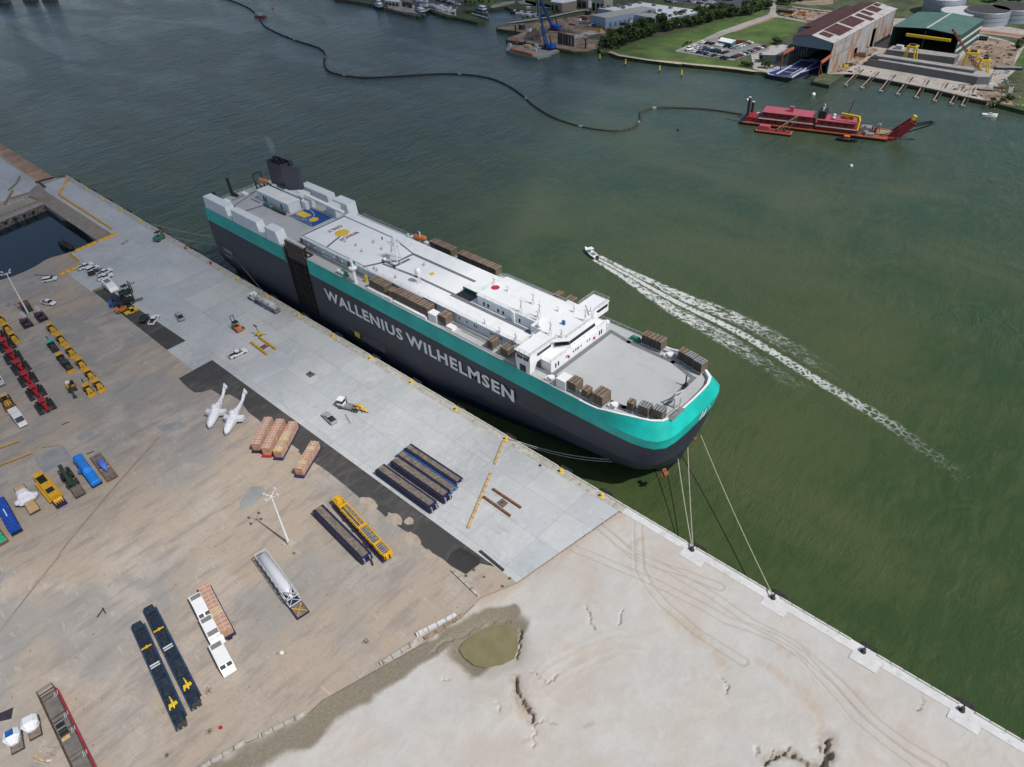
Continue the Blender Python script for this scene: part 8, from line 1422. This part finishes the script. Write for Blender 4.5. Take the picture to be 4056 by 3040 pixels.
for i, (x, y) in enumerate(((22,20),(205,4),(335,2))): p = GP('Y',x,y,0); t = thing('bridge_pier', 'dark bridge pier at the top left corner, %s from the left' % ORD[i], 'bridge pier', p, .5, 'bridge piers at the top left'); m = MB(); m.box(-7,7,-3,3,-1,4); PT('footing', m, MT['seawall'], t); m = MB(); m.box(-5,5,-2,2,4,7,tx=.3,ty=.2); PT('column', m, MT['seawall'], t)
# ------------------------------------------------------------------ dredger with tenders, pipe, markers
dred = M('dredge_red', (.24,.022,.03), .5, var=.12, scale=.3, dirt=((.12,.025,.025), .35)); dpk = M('dredge_roof', (.40,.085,.115), .5, var=.08, scale=.3); dor = M('dredge_deck', (.34,.07,.04), .7, var=.15, scale=.4)
t = thing('dredger', 'red cutter suction dredger with raised bow ladder and two black spud piles', 'dredger', (-182,256.5,0), R(14.3)); t.scale = (.935,1,1)
m = MB(); m.box(0,77,0,13,-.8,1.3); PT('hull', m, MT['black'], t); m = MB(); m.box(3,77,.1,12.9,1.31,1.5); PT('deck', m, dor, t); m = MB()
for s in (0,13): m.box(2,77,s-.15,s+.15,1.3,1.75)
PT('fender_rail', m, MT['orange'], t); m = MB(); m.box(3,39,1.5,11,1.5,3.9); m.box(41,62,1.5,11,1.5,3.4); m.box(12,38,2.2,11,4.1,7.0); m.box(41,60,2,11,3.6,6.2); PT('house', m, dred, t)
m = MB(); m.box(11.5,38.5,1.8,11.4,7.0,7.2); m.box(40.6,60.5,1.7,11.4,6.2,6.4); PT('roof', m, dpk, t); m = MB(); m.box(10,39.5,.6,2.2,3.9,4.05); m.box(40.5,61.5,.6,2,3.5,3.65); PT('walkway', m, MT['lot'], t); m = MB()
for x0_, x1_, z in ((12,38,5.2),(42,60,4.6),(6,37,2.4)): 
    for k in range(int((x1_-x0_)/4)): m.box(x0_+1+k*4,x0_+2.2+k*4,(2.1 if z > 4.9 else 1.9 if z > 4 else 1.4),(2.25 if z > 4.9 else 2.05 if z > 4 else 1.55),z,z+.9)
PT('window', m, MT['glass'], t); m = MB(); m.box(25,27.2,6,8,7.2,9.8); PT('vent_box', m, dpk, t); m = MB(); m.box(40.5,44.5,3.5,10,6.4,10.0); PT('stack_house', m, MT['black'], t); m = MB(); m.cyl(42.5,8.5,10,12.2,.4); m.cyl(42.5,5.5,10,11.4,.4); PT('exhaust', m, MT['lgrey'], t)
for x, y, h, r in ((3.6,3.2,13.2,.75),(4.4,9.6,9.0,.75)): m = MB(); m.cyl(x,y,-1,h,r); PT('spud', m, MT['black'], t); m = MB(); m.cyl(x,y,h,h+.25,r*1.1); PT('spud_cap', m, MT['lgrey'], t)
for x, y, z in ((8.5,3,2.2),(48.5,5,7.2),(48.2,9,7.2)): m = MB(); m.ball(x,y,z,1.0,.7); PT('capstan', m, MT['lgrey'], t)
m = MB(); m.tube([(6,7,3),(8,9,4),(11,9.5,4),(12,6,3)], .35, 6); PT('discharge_pipe', m, MT['lgrey'], t)
m = MB(); m.cyl(61.5,2.6,1.5,7.5,.7); m.beam((61.5,2.6,7.6),(60.8,2.8,9.8),1.4); m.beam((61,2.8,9.6),(52,4,9.8),.9,1.0); m.beam((52,4,9.8),(56,3.6,8.4),.8,.8); m.beam((56,3.6,8.4),(55.5,3.6,7.0),.5); PT('knuckle_crane', m, MT['bright_yel'], t)
m = MB(); m.beam((54.5,9,6.4),(56.5,9,15.5),.45); m.box(53,58,7,10.5,6.4,8.4); PT('mast_house', m, dred, t); m = MB(); m.beam((62,1.5,1.5),(65.5,1.5,6.2),.8,1.2); m.cyl(66,3,1.5,3.2,1.2); m.box(63,68,5,9,1.5,4.2); m.box(66,70,1.0,4.6,1.5,2.6); PT('gear', m, MT['steel'], t); m = MB(); m.beam((70.5,4,1.5),(71.5,4,7.6),.8); m.beam((72.4,6,1.5),(71.6,6,6.4),.5); m.box(70.6,72.4,3.4,6.6,6,6.5); PT('winch_post', m, MT['timber'], t); m = MB()
for (x,y,z0_,z1_) in ((64,9,1.5,3.8),(67,10.5,1.5,3),(69.5,8,1.5,3.6)): m.box(x,x+1.6,y-1,y+1,z0_,z1_)
PT('engine_block', m, MT['dark'], t); m = MB(); m.box(71,79,4.2,9.6,1.5,2.4); PT('ladder_well_deck', m, MT['timber'], t)
m = MB()
for s in (4.2,9.2): m.add([(76,s,1.4),(83,s,1.4),(88.5,s,8.6),(85,s,9.8),(76,s+.5,1.4),(83,s+.5,1.4),(88.5,s+.5,8.6),(85,s+.5,9.8)], [(0,1,2,3),(7,6,5,4),(0,4,5,1),(1,5,6,2),(2,6,7,3),(3,7,4,0)])
m.beam((86,4.2,9.2),(86,9.6,9.2),.8); m.beam((81,4.2,5),(81,9.6,5),.6); m.beam((80,4.4,1.5),(80,9.5,1.5),3,.6); m.box(74,80,2,12,-.5,1.4); PT('ladder_gantry', m, dred, t); m = MB(); m.beam((86.5,6.8,9.8),(87,6.8,11.8),1.7); PT('sheave_block', m, MT['bright_yel'], t)
m = MB(); m.beam((85,5.2,6.5),(95.5,5.6,9.8),.6); m.beam((85,8.4,6.5),(95.5,8,9.8),.6); m.beam((95,5.4,9.8),(96.4,8.2,8.8),1.6); m.beam((84,6.8,3),(95,6.8,8.2),.5); PT('cutter_ladder', m, MT['dark'], t); m = MB(); m.beam((73,3,1.8),(82,4,5.4),.3); m.beam((61,2.8,6.4),(86,6,9.5),.08); PT('stay_wire', m, MT['black'], t)
t = thing('anchor_barge', 'small red flat barge with a folded A frame lying alongside the dredger', 'barge', (-169.3,250.8,0), R(14)); m = MB(); m.box(0,17.5,-.2,4.8,-.5,1.1); PT('hull', m, MT['black'], t); m = MB(); m.box(0,17.5,-.2,4.8,1.11,1.3); PT('edge', m, MT['orange'], t); m = MB(); m.box(.5,17,.2,4.4,1.31,1.4); PT('deck', m, dred, t); m = MB(); m.box(1.2,6.4,1.5,4.4,1.4,3.2); PT('cabin', m, dpk, t)
m = MB(); m.beam((9,1,1.6),(19,6,9.6),.4); m.beam((11.5,4,1.6),(19,6,9.6),.3); m.beam((19,6,9.6),(15,2,1.6),.12); PT('a_frame', m, MT['timber'], t); m = MB(); m.tube([(10,1,2),(10,2.4,2)], .6, 8); m.tube([(13.5,3,2),(13.5,4,2)], .5, 8); PT('winch', m, MT['dark'], t)
p = GP('V',1240,515,0); boat('small red and yellow workboat moored to the middle of the dredger', (p.x,p.y,0), R(12), 9.5, 3.4, MT['black'], [(-.2,.1,.6,1.0,2.6,'orange')], 'workboats by the dredger')
pl = GL('OV', [(470,-8),(495,0),(530,14),(548,26),(562,44),(572,57),(600,72),(640,88),(678,100),(695,108),(702,118),(700,132),(702,145),(712,155),(740,163),(790,168),(860,165),(950,160),(1010,162),(1060,170),(1100,187),(1130,208),(1150,226),(1175,243),(1205,258),(1260,275),(1320,283),(1355,280),(1374,272),(1383,258),(1383,245),(1392,238),(1410,234),(1450,233),(1530,237),(1604,248)], .3)
def catmull(P, k=5):
    out = []
    for i in range(len(P)-1):
        a, b, c, d = P[max(i-1,0)], P[i], P[i+1], P[min(i+2,len(P)-1)]
        for j in range(k): u = j/k; out.append(.5*((2*b)+(c-a)*u+(2*a-5*b+4*c-d)*u*u+(3*b-a-3*c+d)*u**3))
    return out+[P[-1]]
cp = catmull(pl); t = thing('floating_pipeline', 'long black floating dredge pipeline snaking across the channel to the dredger', 'pipeline', (-420,240,0)); m = MB(); m.tube(cp, .48, 8); fp_('pipe', m, MT['rubber'], t)
k = 0
for i in range(0, len(cp)-1, 2):
    a, b = cp[i], cp[i+1]; q = a.lerp(b,.5); d = (b-a).normalized(); k += 1; m = MB(); m.tube([q-d*1.1,q+d*1.1], .72, 8); fp_('float_collar', m, MT['dark'] if k % 9 else MT['steel'], t)
p = GP('Y',1755,115,0); t = thing('workboat', 'tiny red workboat pushing against the bend of the black pipeline', 'boat', p, .4); m = MB(); m.box(-5,5,-2,2,-.3,1.0,tx=.3); PT('hull', m, dred, t); m = MB(); m.box(-1.5,1.5,-1.2,1.2,1.0,2.8); PT('wheelhouse', m, MT['lgrey'], t)
for i, (c, x, y) in enumerate((('R',1315,670),('R',1595,730),('R',1967,800),('R',2207,850))): p = GP(c,x,y,0); t = thing('channel_marker', 'yellow channel marker post in the water by the lawn, %s from the left' % ORD[i], 'channel marker', p, 0, 'yellow channel markers'); m = MB(); m.cyl(0,0,-1,1.6,.3); PT('post', m, MT['black'], t); m = MB(); m.cyl(0,0,1.6,4.4,.55,.35,8); PT('topmark', m, MT['bright_yel'], t)
for c, x, y, r, lab, mt in (('T',818,1390,1.1,'white round mooring buoy below the blue barge','white'),('S',1140,1258,.8,'white speck of a buoy in mid channel','white'),('OV',1838,360,.9,'pale mooring buoy in open water below the dredger','lgrey'),('OV',1465,283,.7,'dark small buoy near the pipeline bend','black'),('Y',1837,55,1.0,'orange buoy above the pipeline at the top','orange')): p = GP(c,x,y,0); t = thing('mooring_buoy', lab, 'buoy', p); m = MB(); m.ball(0,0,.3,r); PT('float', m, MT[mt], t, True); m = MB(); m.cyl(0,0,r,r+.6,.15); PT('ring', m, MT['black'], t)
p = GP('OV',2137,252,0); boat('small white speedboat near the right edge of the channel', p, .4, 7, 2.4, MT['white'], [(-.1,.15,.6,1,1.8,'lgrey')], 'small craft under way')
# speedboat with wake
bx = Vector((-158.4,100.2,0)); az = math.atan2(101.4-98.3, -162.2+153.7); t = thing('speedboat', 'white centre console speedboat throwing a long foaming wake', 'boat', bx, az); m = MB(); L = 8.6
m.loft([[(x,-w_,1.15+dz),(x,-w_*.6,-.2+dz*.6),(x,w_*.6,-.2+dz*.6),(x,w_,1.15+dz)] for x, w_, dz in ((-4.3,1.2,0),(-2,1.35,0),(.5,1.3,.1),(2.6,.9,.25),(3.8,.4,.4),(4.4,.05,.5))]); PT('hull', m, MT['white'], t); m = MB(); m.box(-2.8,2.0,-.9,.9,1.17,1.22); PT('cockpit_floor', m, MT['lot'], t); m = MB(); m.box(-.6,.5,-.4,.4,1.2,2.2); m.box(-1.0,.9,-.8,.8,2.9,3.0); m.beam((-.8,-.7,1.2),(-.8,-.7,2.9),.08); m.beam((-.8,.7,1.2),(-.8,.7,2.9),.08); PT('console', m, MT['white'], t); m = MB(); m.box(-5.0,-4.3,-.5,.5,.2,1.7); PT('outboard_motor', m, MT['black'], t)
cl = [Vector((p.x,p.y,0)) for p in GL('BB', [(212,160),(400,262),(620,385),(860,500),(1060,610),(1300,760),(1500,880),(1700,1000),(1860,1115),(2000,1215),(2110,1310)], 0)]; cl = catmull(cl, 8); sacc = 0; vs, uv = [], []
for i, p in enumerate(cl):
    d = (cl[min(i+1,len(cl)-1)]-cl[max(i-1,0)]).normalized(); n = Vector((-d.y,d.x,0)); sacc += (p-cl[i-1]).length if i else 0
    for j in range(-9, 10): o = j*1.7; vs.append((p+n*o)+Vector((0,0,.07))); uv.append((sacc, o))
me = bpy.data.meshes.new('foam_wake'); nn = 19; me.from_pydata([tuple(v) for v in vs], [], [(i*nn+k, i*nn+k+1, (i+1)*nn+k+1, (i+1)*nn+k) for i in range(len(cl)-1) for k in range(nn-1)]); ul = me.uv_layers.new(name='uv')
for lp in me.loops: ul.data[lp.index].uv = uv[lp.vertex_index]
mw, tw, bw2, v = newmat('wake_foam'); uvn = tw.new('ShaderNodeUVMap'); uvn.uv_map = 'uv'; sp = tw.new('ShaderNodeSeparateXYZ'); tw.link(uvn.outputs[0], sp.inputs[0]); S_, O_ = sp.outputs[0], sp.outputs[1]; A_ = tw.math('ABSOLUTE', O_)
nz = tw.noise(v, .5, 7, .72, 1.6, (.5,1,1), -.22); nz2 = tw.noise(v, 1.6, 6, .72, 1.2, (.45,1,1), -.22); vo = tw.new('ShaderNodeTexVoronoi', feature='DISTANCE_TO_EDGE'); vo.inputs['Scale'].default_value = .55
vm = tw.new('ShaderNodeVectorMath', operation='ADD'); tw.link(v, vm.inputs[0]); nv = tw.new('ShaderNodeTexNoise'); nv.inputs['Scale'].default_value = .6; tw.link(v, nv.inputs['Vector']); tw.link(nv.outputs['Color'], vm.inputs[1]); tw.link(vm.outputs[0], vo.inputs['Vector'])
lace = tw.math('SUBTRACT', 1.0, tw.sm(vo.outputs['Distance'], .0, .34))
cwid = tw.math('ADD', .8, tw.math('MULTIPLY', S_, .019)); core = tw.math('SUBTRACT', 1.0, tw.math('DIVIDE', A_, cwid), None, True)
corefade = tw.math('SUBTRACT', 1.0, tw.sm(S_, 8, 150)); coreD = tw.math('MULTIPLY', tw.sm(core, 0, .6), tw.math('ADD', tw.math('MULTIPLY', corefade, .62), tw.math('MULTIPLY', lace, tw.math('MULTIPLY', .55, tw.math('SUBTRACT', 1.0, tw.sm(S_, 105, 172))))))
ao = tw.math('ADD', 1.9, tw.math('MULTIPLY', tw.sm(S_, 0, 80), 4.6)); aw = tw.math('ADD', 1.1, tw.math('MULTIPLY', tw.sm(S_, 0, 70), 3.6)); arm = tw.math('SUBTRACT', 1.0, tw.math('DIVIDE', tw.math('ABSOLUTE', tw.math('SUBTRACT', A_, ao)), aw), None, True)
armD = tw.math('MULTIPLY', tw.sm(arm, 0, .6), tw.math('MULTIPLY', tw.math('SUBTRACT', 1.0, tw.sm(S_, 10, 124)), tw.math('ADD', tw.math('MULTIPLY', lace, .45), tw.sm(nz, .36, .62))))
den = tw.math('MAXIMUM', coreD, armD); al = tw.sm(tw.math('ADD', den, tw.math('MULTIPLY', tw.math('SUBTRACT', tw.math('ADD', tw.math('MULTIPLY', nz, 1.4), nz2), 1.2), .8)), .12, .95); al = tw.math('MULTIPLY', al, tw.sm(den, .02, .3)); al = tw.math('MAXIMUM', al, tw.math('MULTIPLY', tw.sm(tw.math('ADD', den, tw.math('SUBTRACT', nz, .5)), .05, .6), .22))
tw.link(tw.math('MULTIPLY', al, .78), bw2.inputs['Alpha']); tw.link(tw.mix(nz2, (.60,.64,.58), (.82,.84,.84)), bw2.inputs['Base Color']); bw2.inputs['Roughness'].default_value = .7
me.materials.append(mw); o = bpy.data.objects.new('foam_wake', me); scene.collection.objects.link(o); tag(o, 'long white lacy foam wake trailing behind the speedboat across the green channel', 'wake', kind='stuff')
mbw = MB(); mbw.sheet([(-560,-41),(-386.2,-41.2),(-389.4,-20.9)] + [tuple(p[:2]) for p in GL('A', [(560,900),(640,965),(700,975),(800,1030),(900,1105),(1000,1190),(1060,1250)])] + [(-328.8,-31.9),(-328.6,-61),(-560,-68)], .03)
m_, t_, b_, v_ = newmat('shaded_basin_water'); b_.inputs['Base Color'].default_value = (.008,.016,.022,1); b_.inputs['Roughness'].default_value = .08; t_.bump(t_.noise(v_, .6, 3), .3, .15, b_); struct(mbw.build('shaded_basin_water', m_))  # calm basin water, its colour darkened to carry the cloud shade
# basin things at the far left
for i, (x, y) in enumerate(((1110,712),(1165,745),(1215,782))): p = GP('a7',x,y,.2); t = thing('drain_pipe', 'white pipe end at the basin mud edge, %s of three' % ORD[i], 'pipe', (p.x,p.y,.6), 0, 'white pipe ends by the basin'); m = MB(); m.tube([(0,1.5,.5),(0,-1.2,0)], .55, 10); PT('pipe', m, MT['white'], t); m = MB(); m.tube([(0,-1.2,0),(0,-1.25,0)], .4, 10); PT('bore', m, MT['black'], t)
p = GP('a7',450,830,.2); boat('small pale dinghy tied under the basin wall', (p.x,p.y,0), .9, 7, 2.2, MT['lgrey'], [(-.3,-.1,.6,1,1.3,'dark')], 'boats in the left basin'); p = GP('a7',620,700,.2); boat('dark blue workboat tied under the basin wall', (p.x,p.y,0), .9, 9, 2.6, MT['navy'], [(-.2,.1,.6,1,1.8,'black')], 'boats in the left basin')
for x, y, lab in ((700,1310,'upper one of two dark timber dolphins in the basin corner'),(765,1345,'lower one of two dark timber dolphins in the basin corner')):
    p = GP('A',x,y,.5); t = thing('timber_dolphin', lab, 'dolphin', (p.x,p.y,0)); m = MB()
    for k in range(4): m.box(-3,3,-1+k*.6,-.6+k*.6,1.2,1.8)
    PT('deck', m, MT['dark'], t); m = MB()
    for a in (-2.5,0,2.5): m.cyl(a,-.9,-1,2.4,.3,n=6); m.cyl(a,.9,-1,2.4,.3,n=6)
    PT('pile', m, MT['black'], t)
t = thing('basin_wall', 'old concrete wall with square holes at the head of the left basin', 'sea wall', (-390,-30,0)); m = MB(); m.beam((-388.8,-20.7,1.4),(-386,-41.4,1.4),.8,3.1); m.beam((-386,-41.4,1.4),(-380,-80,1.4),.8,3.1); fp_('wall_face', m, MT['seawall'], t)
m = MB()
for k in range(6): y = -27-k*4.2; m.box(-387.6+k*.4,-386.6+k*.5,y-.6,y+.6,1.6,2.4)
fp_('wall_hole', m, MT['black'], t)
# ------------------------------------------------------------------ cumulus bank whose shade lies over the far left of the harbour
mc = bpy.data.materials.new('cloud_vapour'); mc.use_nodes = True; tc_ = NT(mc); tc_.n.remove(tc_.n['Principled BSDF']); pv = tc_.new('ShaderNodeVolumePrincipled'); pv.inputs['Color'].default_value = (.95,.96,1,1); pv.inputs['Density'].default_value = .0105; pv.inputs['Anisotropy'].default_value = .6; tc_.link(pv.outputs[0], tc_.n['Material Output'].inputs['Volume'])
def cloud(cx, cy, z, rx, ry, rz_, seed, label):
    m = MB(); rr = random.Random(seed); n, k = 40, 14; ph = [rr.uniform(0,6.28) for _ in range(6)]; rings = []
    for j in range(k+1):
        e = -math.pi/2+math.pi*j/k; rings.append([((1+.10*math.sin(3*a+ph[0])+.06*math.sin(7*a+ph[1])+.04*math.sin(11*a+ph[2]+e*3))*rx*math.cos(e)*math.cos(a)+cx, (1+.10*math.sin(3*a+ph[0])+.06*math.sin(5*a+ph[3])+.04*math.sin(9*a+ph[4]))*ry*math.cos(e)*math.sin(a)+cy, z+rz_*math.sin(e)*(1+.15*math.sin(5*a+ph[5]))) for a in [i*2*math.pi/n for i in range(n)]])
    m.loft(rings, cap=False); o = m.build('cloud', mc); o['kind'] = 'stuff'; o['label'] = label; o['category'] = 'cloud'
ZC = 900; off = SUN_DIR*(ZC/SUN_DIR.z)
cloud(-1000+off.x, 60+off.y, ZC, 740, 900, 95, 3, 'pale cloud bank high over the harbour shading the left of the view')
